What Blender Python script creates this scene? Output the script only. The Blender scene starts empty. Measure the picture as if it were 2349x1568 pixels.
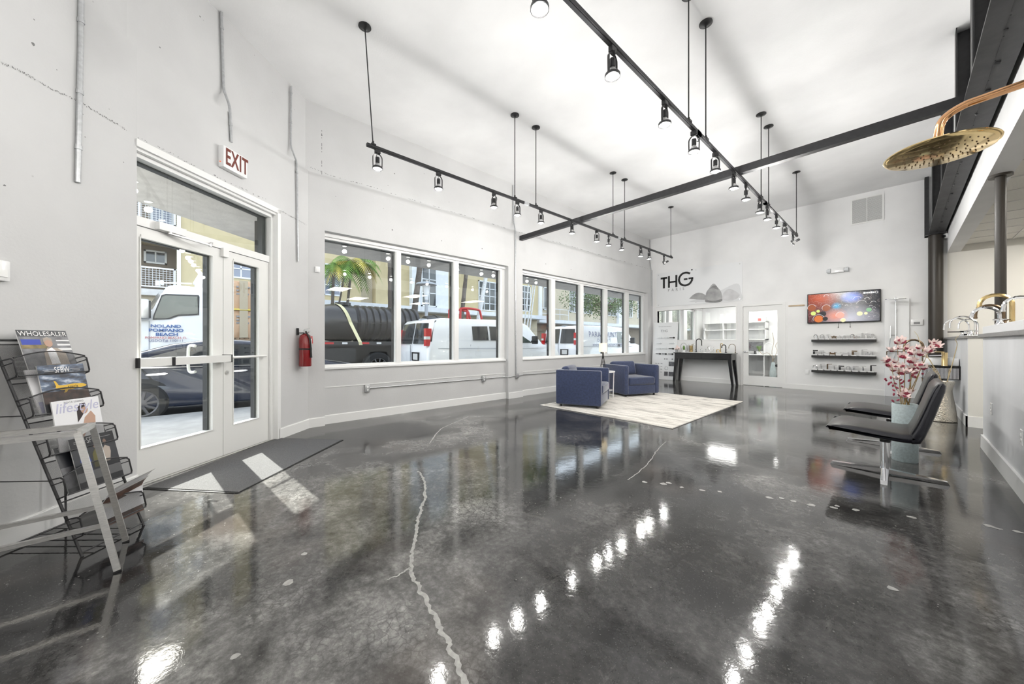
import bpy, bmesh, math, random
from mathutils import Vector, Matrix, Euler
random.seed(7)
R = math.radians
scene = bpy.context.scene
COL = scene.collection

# ------------------------------------------------------------------ camera
W, H, F = 2349.0, 1568.0, 815.0           # frame of the photograph and focal length in its pixels
CAMZ, YAW = 1.2, R(47.5)
cam_d = bpy.data.cameras.new('camera'); cam = bpy.data.objects.new('camera', cam_d); COL.objects.link(cam)
cam.location = (0, 0, CAMZ); cam.rotation_euler = (R(90), 0, YAW)
cam_d.sensor_width = 36; cam_d.lens = F / W * 36; cam_d.clip_start = 0.02; cam_d.clip_end = 400
scene.camera = cam

# ------------------------------------------------------------------ sky, sun, exposure
SUN_DIR = Vector((1.33, 0.12, -1.03)).normalized()
world = bpy.data.worlds.new('world'); scene.world = world; world.use_nodes = True
wn = world.node_tree.nodes; wl = world.node_tree.links
sky = wn.new('ShaderNodeTexSky'); sky.sky_type = 'NISHITA'; sky.sun_disc = False
sky.sun_elevation = math.asin(-SUN_DIR.z); sky.sun_rotation = math.atan2(-SUN_DIR.x, -SUN_DIR.y)
sky.air_density = 1.0; sky.dust_density = 2.5; sky.ozone_density = 1.0
wn['Background'].inputs['Strength'].default_value = 0.78
hsv = wn.new('ShaderNodeHueSaturation'); hsv.inputs['Saturation'].default_value = 0.45
wl.new(sky.outputs[0], hsv.inputs['Color']); wl.new(hsv.outputs[0], wn['Background'].inputs['Color'])
sun_d = bpy.data.lights.new('sun', 'SUN'); sun = bpy.data.objects.new('sun', sun_d); COL.objects.link(sun)
sun_d.energy = 17.0; sun_d.angle = R(0.6); sun_d.color = (1, .96, .9)
sun.rotation_euler = SUN_DIR.to_track_quat('-Z', 'Y').to_euler(); sun.location = (-15, -2, 14)
TRACK_W = (8.3, 4.4)          # watts of a lamp on the window side track: sparse near half, dense far half
TRACK_M = (7.6, 6.0, 28.0)    # the same on the middle track, and its last lamps by the back wall
TRACK_FILL = 8.0                 # lamps of the unseen rear track, added as fill light
TROFFER_E = 16.0       # emission of the ceiling panels
vs = scene.view_settings
vs.view_transform = 'Standard'; vs.look = 'None'; vs.gamma = 1; vs.use_curve_mapping = False; vs.exposure = 0.3
scene.cycles.max_bounces = 10; scene.cycles.diffuse_bounces = 5; scene.cycles.glossy_bounces = 5
scene.cycles.transparent_max_bounces = 16; scene.cycles.sample_clamp_indirect = 6
scene.cycles.use_denoising = True; scene.cycles.caustics_reflective = False; scene.cycles.caustics_refractive = False

# ------------------------------------------------------------------ pixel -> place
cy_, sy_ = math.cos(YAW), math.sin(YAW)
FW = Vector((-sy_, cy_, 0)); RT = Vector((cy_, sy_, 0))
def ray(u, v): return FW + RT * ((u - W / 2) / F) + Vector((0, 0, 1)) * ((H / 2 - v) / F)
C0 = Vector((0, 0, CAMZ))
def at_z(u, v, z=0.0): d = ray(u, v); return C0 + d * ((z - CAMZ) / d.z)
def at_x(u, v, x): d = ray(u, v); return C0 + d * (x / d.x)
def at_y(u, v, y): d = ray(u, v); return C0 + d * (y / d.y)
def at_pl(u, v, p, n): d = ray(u, v); return C0 + d * ((Vector(p) - C0).dot(Vector(n)) / d.dot(Vector(n)))

# ------------------------------------------------------------------ mesh collector
class MB:
    def __init__(s, m=None): s.v = []; s.f = []; s.mi = []; s.m = m or Matrix(); s.cur = 0
    def add(s, vs_, fs_):
        o = len(s.v); s.v += [tuple(s.m @ Vector(p)) for p in vs_]
        for f in fs_: s.f.append(tuple(i + o for i in f)); s.mi.append(s.cur)
        return s
    def box(s, a, b):
        x0, y0, z0 = a; x1, y1, z1 = b
        x0, x1 = min(x0, x1), max(x0, x1); y0, y1 = min(y0, y1), max(y0, y1); z0, z1 = min(z0, z1), max(z0, z1)
        return s.add([(x0, y0, z0), (x1, y0, z0), (x1, y1, z0), (x0, y1, z0), (x0, y0, z1), (x1, y0, z1), (x1, y1, z1), (x0, y1, z1)],
                     [(0, 3, 2, 1), (4, 5, 6, 7), (0, 1, 5, 4), (1, 2, 6, 5), (2, 3, 7, 6), (3, 0, 4, 7)])
    def cbox(s, c, d): return s.box([c[i] - d[i] / 2 for i in range(3)], [c[i] + d[i] / 2 for i in range(3)])
    def rbox(s, a, b, r=.01, seg=2):
        bm = bmesh.new(); c = [(a[i] + b[i]) / 2 for i in range(3)]; d = [abs(b[i] - a[i]) for i in range(3)]
        bmesh.ops.create_cube(bm, size=1)
        for v in bm.verts: v.co = Vector((v.co.x * d[0] + c[0], v.co.y * d[1] + c[1], v.co.z * d[2] + c[2]))
        bmesh.ops.bevel(bm, geom=list(bm.edges), offset=min(r, min(d) * .49), segments=seg, affect='EDGES', profile=.5)
        return s.bm(bm)
    def bm(s, bm):
        bm.verts.index_update(); s.add([v.co.copy() for v in bm.verts], [[v.index for v in f.verts] for f in bm.faces]); bm.free(); return s
    def bar(s, p, q, w, h=None, up=(0, 0, 1)):
        p, q = Vector(p), Vector(q); h = h or w; d = (q - p).normalized(); up = Vector(up)
        if abs(d.dot(up)) > .98: up = Vector((1, 0, 0))
        a = d.cross(up).normalized() * (w / 2); b = a.cross(d).normalized() * (h / 2)
        c = [p - a - b, p + a - b, p + a + b, p - a + b, q - a - b, q + a - b, q + a + b, q - a + b]
        return s.add(c, [(0, 3, 2, 1), (4, 5, 6, 7), (0, 1, 5, 4), (1, 2, 6, 5), (2, 3, 7, 6), (3, 0, 4, 7)])
    def tube(s, pts, r, n=8, caps=True):
        pts = [Vector(p) for p in pts]; k = len(pts); rs = r if isinstance(r, (list, tuple)) else [r] * k
        d0 = (pts[1] - pts[0]).normalized(); up = Vector((0, 0, 1)) if abs(d0.z) < .9 else Vector((1, 0, 0))
        a = d0.cross(up).normalized(); vs_ = []
        for i, p in enumerate(pts):
            d = (pts[min(i + 1, k - 1)] - pts[max(i - 1, 0)]).normalized()
            a = (a - d * a.dot(d)).normalized(); b = d.cross(a)
            for j in range(n): t = 2 * math.pi * j / n; vs_.append(p + (a * math.cos(t) + b * math.sin(t)) * rs[i])
        fs = [(i * n + j, i * n + (j + 1) % n, (i + 1) * n + (j + 1) % n, (i + 1) * n + j) for i in range(k - 1) for j in range(n)]
        if caps: fs += [tuple(range(n - 1, -1, -1)), tuple(range((k - 1) * n, k * n))]
        return s.add(vs_, fs)
    def cyl(s, p, q, r, r2=None, n=14): return s.tube([p, q], [r, r if r2 is None else r2], n)
    def lathe(s, prof, n=20, c=(0, 0, 0), axis='z'):
        vs_ = []; k = len(prof)
        for r, z in prof:
            for j in range(n):
                t = 2 * math.pi * j / n; x, y = r * math.cos(t), r * math.sin(t)
                p = (x, y, z) if axis == 'z' else ((z, x, y) if axis == 'x' else (y, z, x))
                vs_.append((p[0] + c[0], p[1] + c[1], p[2] + c[2]))
        fs = [(i * n + j, i * n + (j + 1) % n, (i + 1) * n + (j + 1) % n, (i + 1) * n + j) for i in range(k - 1) for j in range(n)]
        if prof[0][0] > 1e-5: fs.append(tuple(range(n - 1, -1, -1)))
        if prof[-1][0] > 1e-5: fs.append(tuple(range((k - 1) * n, k * n)))
        return s.add(vs_, fs)
    def prism(s, poly, z0, z1, fn=lambda x, y, z: (x, y, z)):
        n = len(poly); vs_ = [fn(x, y, z0) for x, y in poly] + [fn(x, y, z1) for x, y in poly]
        fs = [tuple(range(n - 1, -1, -1)), tuple(range(n, 2 * n))] + [(i, (i + 1) % n, n + (i + 1) % n, n + i) for i in range(n)]
        return s.add(vs_, fs)
    def sph(s, c, r, nu=12, nv=8, sc=(1, 1, 1)):
        vs_ = [(c[0], c[1], c[2] - r * sc[2])]
        for i in range(1, nv):
            ph = -math.pi / 2 + math.pi * i / nv
            for j in range(nu):
                t = 2 * math.pi * j / nu
                vs_.append((c[0] + r * sc[0] * math.cos(ph) * math.cos(t), c[1] + r * sc[1] * math.cos(ph) * math.sin(t), c[2] + r * sc[2] * math.sin(ph)))
        vs_.append((c[0], c[1], c[2] + r * sc[2])); e = len(vs_) - 1
        fs = [(0, 1 + (j + 1) % nu, 1 + j) for j in range(nu)]
        for i in range(nv - 2):
            for j in range(nu): a = 1 + i * nu + j; b = 1 + i * nu + (j + 1) % nu; fs.append((a, b, b + nu, a + nu))
        fs += [(e, 1 + (nv - 2) * nu + j, 1 + (nv - 2) * nu + (j + 1) % nu) for j in range(nu)]
        return s.add(vs_, fs)
    def loft(s, secs, closed=True, caps=True):
        n = len(secs[0]); vs_ = [p for sec in secs for p in sec]; m = n if closed else n - 1
        fs = [(i * n + j, i * n + (j + 1) % n, (i + 1) * n + (j + 1) % n, (i + 1) * n + j) for i in range(len(secs) - 1) for j in range(m)]
        if caps: fs += [tuple(range(n - 1, -1, -1)), tuple(range((len(secs) - 1) * n, len(secs) * n))]
        return s.add(vs_, fs)
    def quad(s, *p): return s.add(p, [tuple(range(len(p)))])

def cat(pts, n=6):
    P = [Vector(p) for p in pts]; out = []
    for i in range(len(P) - 1):
        a, b, c, d = P[max(i - 1, 0)], P[i], P[i + 1], P[min(i + 2, len(P) - 1)]
        for k in range(n):
            t = k / n; out.append(.5 * ((2 * b) + (c - a) * t + (2 * a - 5 * b + 4 * c - d) * t * t + (3 * b - a - 3 * c + d) * t ** 3))
    out.append(P[-1]); return out
def arc2(cx, cz, r, a0, a1, n=10, rz=None): return [(cx + r * math.cos(R(a0 + (a1 - a0) * i / n)), cz + (rz or r) * math.sin(R(a0 + (a1 - a0) * i / n))) for i in range(n + 1)]

# ------------------------------------------------------------------ object makers
RM = {}                                       # root matrices of the things
def finish(name, me, mats, parent, smooth):
    for m in (mats if isinstance(mats, (list, tuple)) else [mats]): me.materials.append(M[m] if isinstance(m, str) else m)
    if smooth is not None:
        me.polygons.foreach_set('use_smooth', [True] * len(me.polygons)); me.set_sharp_from_angle(angle=R(smooth))
    o = bpy.data.objects.new(name, me); COL.objects.link(o)
    if parent: o.parent = parent
    return o
def build(name, mb, mats, parent=None, smooth=35, local=False):
    """one mesh object; vertices are world coordinates unless local=True (then the parent's own)"""
    vs_ = [Vector(v) for v in mb.v]
    off = None
    if parent is not None and not local:
        inv = Matrix()
        p = parent
        inv = RM[p.name].inverted(); vs_ = [inv @ v for v in vs_]
    elif parent is None and not local:
        xs = [v.x for v in vs_]; ys = [v.y for v in vs_]; zs = [v.z for v in vs_]
        off = Vector(((min(xs) + max(xs)) / 2, (min(ys) + max(ys)) / 2, min(zs))); vs_ = [v - off for v in vs_]
    me = bpy.data.meshes.new(name); me.from_pydata(vs_, [], mb.f); me.polygons.foreach_set('material_index', mb.mi); me.update()
    o = finish(name, me, mats, parent, smooth)
    if off is not None: o.location = off; RM[o.name] = Matrix.Translation(off)
    elif parent is not None: RM[o.name] = RM[parent.name]
    else: RM[o.name] = Matrix()
    return o
def tag(o, label=None, cat_=None, group=None, kind=None):
    if label: o['label'] = label
    if cat_: o['category'] = cat_
    if group: o['group'] = group
    if kind: o['kind'] = kind
    return o
def thing(name, label, cat_, loc=(0, 0, 0), rz=0.0, group=None, kind=None):
    o = bpy.data.objects.new(name, None); COL.objects.link(o); o.location = loc; o.rotation_euler = (0, 0, rz)
    o.empty_display_size = .1
    RM[o.name] = Matrix.LocRotScale(Vector(loc), Euler((0, 0, rz)), None)
    return tag(o, label, cat_, group, kind)
def copy_tree(o, parent=None, loc=None, rz=None, label=None):
    c = o.copy(); COL.objects.link(c)
    if parent: c.parent = parent
    if loc is not None: c.location = loc
    if rz is not None: c.rotation_euler = (0, 0, rz)
    if label: c['label'] = label
    RM[c.name] = Matrix.LocRotScale(c.location, c.rotation_euler, None) if parent is None else RM.get(parent.name, Matrix())
    for ch in list(o.children): copy_tree(ch, c)
    return c
def text_mb(txt, size, frame, ext=.001, align='CENTER', shear=0, spacing=1.0, bold=0.0, sx=1.0):
    """flat lettering as a mesh collector; frame maps (x right, y up, z out) to the world"""
    cu = bpy.data.curves.new('t', 'FONT'); cu.body = txt; cu.size = size; cu.extrude = ext; cu.align_x = align; cu.align_y = 'CENTER'
    cu.shear = shear; cu.space_character = spacing; cu.offset = bold; cu.resolution_u = 3
    o = bpy.data.objects.new('t', cu); COL.objects.link(o)
    dg = bpy.context.evaluated_depsgraph_get(); me = o.evaluated_get(dg).to_mesh()
    mb = MB(frame); mb.add([(v.co.x * sx, v.co.y, v.co.z + ext) for v in me.vertices], [tuple(p.vertices) for p in me.polygons])
    o.evaluated_get(dg).to_mesh_clear(); bpy.data.objects.remove(o); bpy.data.curves.remove(cu)
    return mb
def frame3(o, x, y, z):
    o, x, y, z = Vector(o), Vector(x).normalized(), Vector(y).normalized(), Vector(z).normalized()
    return Matrix(((x.x, y.x, z.x, o.x), (x.y, y.y, z.y, o.y), (x.z, y.z, z.z, o.z), (0, 0, 0, 1)))

# ------------------------------------------------------------------ materials
M = {}
def mat(name, col, rough=.5, metal=0.0, spec=.5, noise=0.0, nscale=8.0, bump=0.0, bscale=60.0, emit=None, es=0.0, sheen=0.0, coat=0.0, ns=(1, 1, 1)):
    m = bpy.data.materials.new(name); m.use_nodes = True; nt = m.node_tree; b = nt.nodes['Principled BSDF']
    c = tuple(col) + (1,) if len(col) == 3 else tuple(col)
    b.inputs['Base Color'].default_value = c; b.inputs['Roughness'].default_value = rough; b.inputs['Metallic'].default_value = metal
    b.inputs['Specular IOR Level'].default_value = spec
    if sheen: b.inputs['Sheen Weight'].default_value = sheen; b.inputs['Sheen Roughness'].default_value = .4
    if coat: b.inputs['Coat Weight'].default_value = coat; b.inputs['Coat Roughness'].default_value = .05
    if emit: b.inputs['Emission Color'].default_value = tuple(emit) + (1,); b.inputs['Emission Strength'].default_value = es
    if noise or bump:
        tc = nt.nodes.new('ShaderNodeTexCoord'); mp = nt.nodes.new('ShaderNodeMapping'); mp.inputs['Scale'].default_value = ns
        nt.links.new(tc.outputs['Object'], mp.inputs['Vector'])
    if noise:
        n = nt.nodes.new('ShaderNodeTexNoise'); n.inputs['Scale'].default_value = nscale; n.inputs['Detail'].default_value = 6
        nt.links.new(mp.outputs[0], n.inputs['Vector'])
        r = nt.nodes.new('ShaderNodeValToRGB'); r.color_ramp.elements[0].position = .3; r.color_ramp.elements[1].position = .72
        r.color_ramp.elements[0].color = tuple(max(0, x * (1 - noise)) for x in c[:3]) + (1,)
        r.color_ramp.elements[1].color = tuple(min(1, x * (1 + noise)) for x in c[:3]) + (1,)
        nt.links.new(n.outputs[0], r.inputs[0]); nt.links.new(r.outputs[0], b.inputs['Base Color'])
    if bump:
        n2 = nt.nodes.new('ShaderNodeTexNoise'); n2.inputs['Scale'].default_value = bscale; n2.inputs['Detail'].default_value = 4
        nt.links.new(mp.outputs[0], n2.inputs['Vector'])
        bu = nt.nodes.new('ShaderNodeBump'); bu.inputs['Strength'].default_value = bump; bu.inputs['Distance'].default_value = .01
        nt.links.new(n2.outputs[0], bu.inputs['Height']); nt.links.new(bu.outputs[0], b.inputs['Normal'])
    M[name] = m; return m
def N(nt, t, **kw):
    n = nt.nodes.new(t)
    for k, v in kw.items():
        if k in n.inputs: n.inputs[k].default_value = v
        else: setattr(n, k, v)
    return n
def ramp(nt, src, stops):
    r = nt.nodes.new('ShaderNodeValToRGB'); el = r.color_ramp.elements
    while len(el) < len(stops): el.new(.5)
    for e, (p, c) in zip(el, stops): e.position = p; e.color = (c, c, c, 1) if isinstance(c, (int, float)) else tuple(c) + (1,)
    nt.links.new(src, r.inputs[0]); return r.outputs[0]
def mixc(nt, fac, a, b, mode='MIX'):
    n = nt.nodes.new('ShaderNodeMix'); n.data_type = 'RGBA'; n.blend_type = mode
    for s_, i in ((fac, 0), (a, 6), (b, 7)):
        if isinstance(s_, (int, float)): n.inputs[i].default_value = s_ if i == 0 else (s_, s_, s_, 1)
        elif isinstance(s_, tuple): n.inputs[i].default_value = s_ + (1,)
        else: nt.links.new(s_, n.inputs[i])
    return n.outputs[2]
# painted plaster with small pits and scuffs
def plaster(name, col, pits=True):
    m = mat(name, col, rough=.62, spec=.3); nt = m.node_tree; b = nt.nodes['Principled BSDF']
    geo = N(nt, 'ShaderNodeNewGeometry')
    n1 = N(nt, 'ShaderNodeTexNoise', Scale=1.3, Detail=5.0); nt.links.new(geo.outputs['Position'], n1.inputs['Vector'])
    base = mixc(nt, ramp(nt, n1.outputs[0], [(.35, 0.0), (.7, 1.0)]), tuple(x * .94 for x in col), tuple(min(1, x * 1.03) for x in col))
    n2 = N(nt, 'ShaderNodeTexNoise', Scale=55.0, Detail=3.0); nt.links.new(geo.outputs['Position'], n2.inputs['Vector'])
    bu = N(nt, 'ShaderNodeBump', Strength=.12, Distance=.008); nt.links.new(n2.outputs[0], bu.inputs['Height']); nt.links.new(bu.outputs[0], b.inputs['Normal'])
    if pits:
        vo = N(nt, 'ShaderNodeTexVoronoi', Scale=7.0); nt.links.new(geo.outputs['Position'], vo.inputs['Vector'])
        n3 = N(nt, 'ShaderNodeTexNoise', Scale=1.1, Detail=2.0); nt.links.new(geo.outputs['Position'], n3.inputs['Vector'])
        d = ramp(nt, vo.outputs['Distance'], [(.02, 1.0), (.05, 0.0)]); k = ramp(nt, n3.outputs[0], [(.56, 0.0), (.62, .85)])
        base = mixc(nt, mixc(nt, 1.0, d, k, 'MULTIPLY'), base, (.16, .16, .16))
    nt.links.new(base, b.inputs['Base Color']); return m
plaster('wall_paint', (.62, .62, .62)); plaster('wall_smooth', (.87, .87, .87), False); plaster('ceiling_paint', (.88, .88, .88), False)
mat('trim_white', (.84, .84, .83), .4); mat('white_gloss', (.85, .85, .85), .2); mat('door_white', (.78, .78, .76), .38)
mat('black_steel', (.018, .018, .02), .45, noise=.3, nscale=20); mat('dark_steel', (.035, .035, .037), .5, noise=.35, nscale=6, bump=.15, bscale=18)
mat('brown_steel', (.03, .024, .018), .4); mat('black_plastic', (.015, .015, .016), .35); mat('black_gloss', (.008, .008, .009), .12)
mat('gasket', (.012, .013, .015), .5); mat('chrome', (.82, .82, .84), .08, 1.0); mat('brushed', (.82, .81, .79), .34, 1.0, noise=.12, nscale=30, ns=(1, 1, 8))
mat('galvanised', (.55, .56, .57), .42, .75, noise=.12, nscale=40); mat('gold', (.95, .72, .36), .1, 1.0); mat('brass_satin', (.66, .5, .25), .25, 1.0)
mat('bronze', (.2, .14, .09), .25, 1.0); mat('extinguisher_red', (.22, .005, .008), .22, coat=.5); mat('label_white', (.7, .7, .68), .5)
mat('sign_red', (.15, .022, .01), .45); mat('ink_black', (.01, .01, .01), .5); mat('ink_grey', (.25, .25, .26), .5); mat('ink_white', (.85, .85, .85), .5)
mat('navy_velvet', (.028, .042, .1), .75, noise=.28, nscale=30, sheen=.75, bump=.25, bscale=220)
mat('leather', (.032, .029, .026), .34, noise=.25, nscale=25, bump=.2, bscale=160); mat('leather_side', (.012, .012, .018), .36, bump=.15, bscale=160)
mat('lampshade', (.85, .78, .6), .7, emit=(1, .86, .6), es=.45); mat('magenta', (.42, .01, .22), .6, noise=.4, nscale=30)
mat('concrete_ext', (.36, .355, .34), .8, noise=.12, nscale=5, bump=.1); mat('asphalt', (.09, .09, .09), .9, noise=.2, nscale=20)
mat('tan_stucco', (.55, .46, .28), .85, noise=.06, nscale=3, bump=.15, bscale=50); mat('beige_stucco', (.5, .44, .33), .85, noise=.08, nscale=3, bump=.15, bscale=50)
mat('grey_stucco', (.62, .6, .58), .9, noise=.1, nscale=6, bump=.3, bscale=40); mat('white_stucco', (.75, .77, .8), .8, noise=.05, nscale=4)
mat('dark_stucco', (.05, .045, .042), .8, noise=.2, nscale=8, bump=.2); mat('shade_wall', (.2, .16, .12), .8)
mat('pane_dark', (.03, .035, .04), .08, spec=.6); mat('pane_blue', (.18, .2, .27), .12, spec=.6)
mat('car_blue', (.007, .013, .034), .2, spec=.5, coat=.5, noise=.15, nscale=3); mat('car_white', (.8, .81, .82), .25, coat=.6); mat('car_glass', (.02, .024, .028), .04, spec=.7)
mat('car_glass_green', (.06, .085, .075), .05, spec=.7); mat('tyre', (.02, .02, .02), .8); mat('alloy', (.4, .4, .41), .3, .9); mat('alloy_dark', (.09, .09, .1), .35, .8)
mat('tail_red', (.5, .01, .015), .15, coat=.5); mat('tank_black', (.022, .022, .024), .32, noise=.2, nscale=10); mat('strap_yellow', (.6, .56, .33), .7)
mat('truck_black', (.015, .015, .016), .6, noise=.3, nscale=12); mat('reflector_white', (.75, .75, .75), .4); mat('cardboard', (.58, .38, .24), .8, noise=.06, nscale=6)
mat('tape_tan', (.42, .36, .26), .6); mat('tape_yellow', (.75, .6, .1), .6); mat('wood_pallet', (.3, .2, .12), .8, noise=.3, nscale=20)
mat('ink_blue', (.02, .1, .32), .4); mat('ink_red', (.5, .06, .05), .4); mat('ink_violet', (.1, .12, .25), .5); mat('primer_grey', (.38, .4, .43), .7)
mat('palm_trunk', (.12, .1, .085), .9, noise=.4, nscale=14, ns=(1, 1, 6), bump=.6, bscale=30); mat('palm_white', (.62, .62, .62), .8, noise=.2, nscale=9)
mat('palm_leaf', (.14, .26, .04), .6, noise=.45, nscale=3); mat('palm_yellow', (.45, .38, .07), .6, noise=.3, nscale=3); mat('tree_leaf', (.1, .17, .045), .6, noise=.5, nscale=2.5)
mat('bark', (.18, .14, .1), .9, noise=.4, nscale=12, bump=.6, bscale=25); mat('red_paint', (.5, .03, .03), .4)
mat('petal', (.9, .74, .71), .6, noise=.12, nscale=30); mat('petal_dark', (.36, .05, .09), .6, noise=.3, nscale=20); mat('stem', (.28, .19, .07), .7); mat('twig', (.5, .4, .24), .7)
mat('vase_glaze', (.48, .56, .57), .35, noise=.14, nscale=60, bump=.2, bscale=120); mat('hammered', (.72, .67, .58), .22, 1.0, bump=.9, bscale=55)
mat('stone_top', (.24, .235, .23), .4, noise=.2, nscale=60); mat('counter_paint', (.71, .72, .735), .55, noise=.07, nscale=2.2, bump=.06, ns=(1, 1, .35)); mat('counter_warm_lit', (.76, .745, .70), .5)
mat('black_wood', (.012, .012, .013), .22, noise=.3, nscale=4, ns=(1, 9, 9), coat=.3); mat('marble', (.82, .82, .81), .15, noise=.05, nscale=5)
mat('shelf_black', (.014, .014, .014), .5); mat('light_wood', (.55, .42, .28), .6, noise=.2, nscale=8); mat('paper', (.8, .8, .8), .6); mat('board_white', (.82, .83, .84), .35)
mat('tile_white', (.87, .85, .8), .8, noise=.04, nscale=60, bump=.12, bscale=150); mat('grid_white', (.8, .79, .76), .5); mat('leaf_green', (.12, .24, .05), .5, noise=.2, nscale=10)
mat('silver', (.6, .6, .6), .3, .8); mat('skin', (.5, .32, .24), .6); mat('hair', (.03, .02, .02), .6); mat('suit_blue', (.03, .06, .25), .6); mat('jacket', (.42, .36, .31), .7)
mat('olive', (.12, .11, .04), .7); mat('cover_dark', (.02, .022, .028), .3); mat('cover_mid', (.12, .12, .13), .3, noise=.6, nscale=18); mat('cover_white', (.8, .8, .82), .3)
mat('cover_brown', (.1, .05, .035), .3, noise=.7, nscale=25); mat('plane_yellow', (.7, .43, .02), .4); mat('lilac', (.5, .5, .66), .4); mat('crate_blue', (.03, .06, .4), .5)
mat('mag_shelf', (.22, .17, .07), .5, noise=.5, nscale=30); mat('balcony_white', (.75, .76, .78), .4); mat('lamp_off', (.7, .72, .74), .2)
mat('lens_on', (1, 1, 1), .3, emit=(1, .97, .9), es=22.0); mat('panel_on', (1, .97, .9), .4, emit=(1, .95, .86), es=TROFFER_E); mat('led_red', (.5, .05, .02), .3, emit=(1, .2, .05), es=.6)
mat('office_fill_on', (1, 1, 1), .4, emit=(1, .98, .94), es=16.0); mat('beige_wall', (.78, .76, .71), .6)
def sky_print(name):
    m = mat(name, (.1, .14, .2), .3); nt = m.node_tree; tc = N(nt, 'ShaderNodeTexCoord')
    mp = N(nt, 'ShaderNodeMapping'); mp.inputs['Scale'].default_value = (12, 12, 30); nt.links.new(tc.outputs['Object'], mp.inputs['Vector'])
    n = N(nt, 'ShaderNodeTexNoise', Scale=1.2, Detail=8.0); nt.links.new(mp.outputs[0], n.inputs['Vector'])
    nt.links.new(ramp(nt, n.outputs[0], [(.38, (.015, .02, .035)), (.55, (.08, .12, .2)), (.68, (.5, .55, .65))]), nt.nodes['Principled BSDF'].inputs['Base Color'])
sky_print('cover_clouds')
def glass(name, tint=(1, 1, 1), refl=1.0):
    m = bpy.data.materials.new(name); m.use_nodes = True; nt = m.node_tree; nt.nodes.remove(nt.nodes['Principled BSDF'])
    tr = N(nt, 'ShaderNodeBsdfTransparent'); tr.inputs[0].default_value = tint + (1,)
    gl = N(nt, 'ShaderNodeBsdfGlossy', Roughness=0.0); gl.inputs['Color'].default_value = (refl, refl, refl, 1)
    lw = N(nt, 'ShaderNodeLayerWeight', Blend=.5); pw = N(nt, 'ShaderNodeMath', operation='POWER'); pw.inputs[1].default_value = 5.0; nt.links.new(lw.outputs['Facing'], pw.inputs[0])
    fr = N(nt, 'ShaderNodeMath', operation='MULTIPLY_ADD'); fr.inputs[1].default_value = .9; fr.inputs[2].default_value = .04; nt.links.new(pw.outputs[0], fr.inputs[0]); mx = N(nt, 'ShaderNodeMixShader')
    nt.links.new(fr.outputs[0], mx.inputs[0]); nt.links.new(tr.outputs[0], mx.inputs[1]); nt.links.new(gl.outputs[0], mx.inputs[2])
    nt.links.new(mx.outputs[0], nt.nodes['Material Output'].inputs['Surface']); M[name] = m
glass('window_glass', (.95, .97, .96)); glass('office_glass', (.97, .98, .98)); glass('bulb_glass', (.9, .9, .9))
def meshcloth():
    m = bpy.data.materials.new('wire_mesh'); m.use_nodes = True; nt = m.node_tree; b = nt.nodes['Principled BSDF']
    b.inputs['Base Color'].default_value = (.02, .02, .021, 1); b.inputs['Roughness'].default_value = .5
    tc = N(nt, 'ShaderNodeTexCoord'); mp = N(nt, 'ShaderNodeMapping'); mp.inputs['Scale'].default_value = (330, 330, 330); mp.inputs['Rotation'].default_value = (0, 0, R(45)); nt.links.new(tc.outputs['UV'], mp.inputs['Vector'])
    br = N(nt, 'ShaderNodeTexBrick', offset=0.0); br.inputs['Scale'].default_value = 1; br.inputs['Mortar Size'].default_value = .13; br.inputs['Brick Width'].default_value = 1; br.inputs['Row Height'].default_value = 1
    nt.links.new(mp.outputs[0], br.inputs['Vector']); tr = N(nt, 'ShaderNodeBsdfTransparent'); mx = N(nt, 'ShaderNodeMixShader')
    nt.links.new(br.outputs['Fac'], mx.inputs[0]); nt.links.new(tr.outputs[0], mx.inputs[1]); nt.links.new(b.outputs[0], mx.inputs[2])
    nt.links.new(mx.outputs[0], nt.nodes['Material Output'].inputs['Surface']); M['wire_mesh'] = m
meshcloth()
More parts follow.
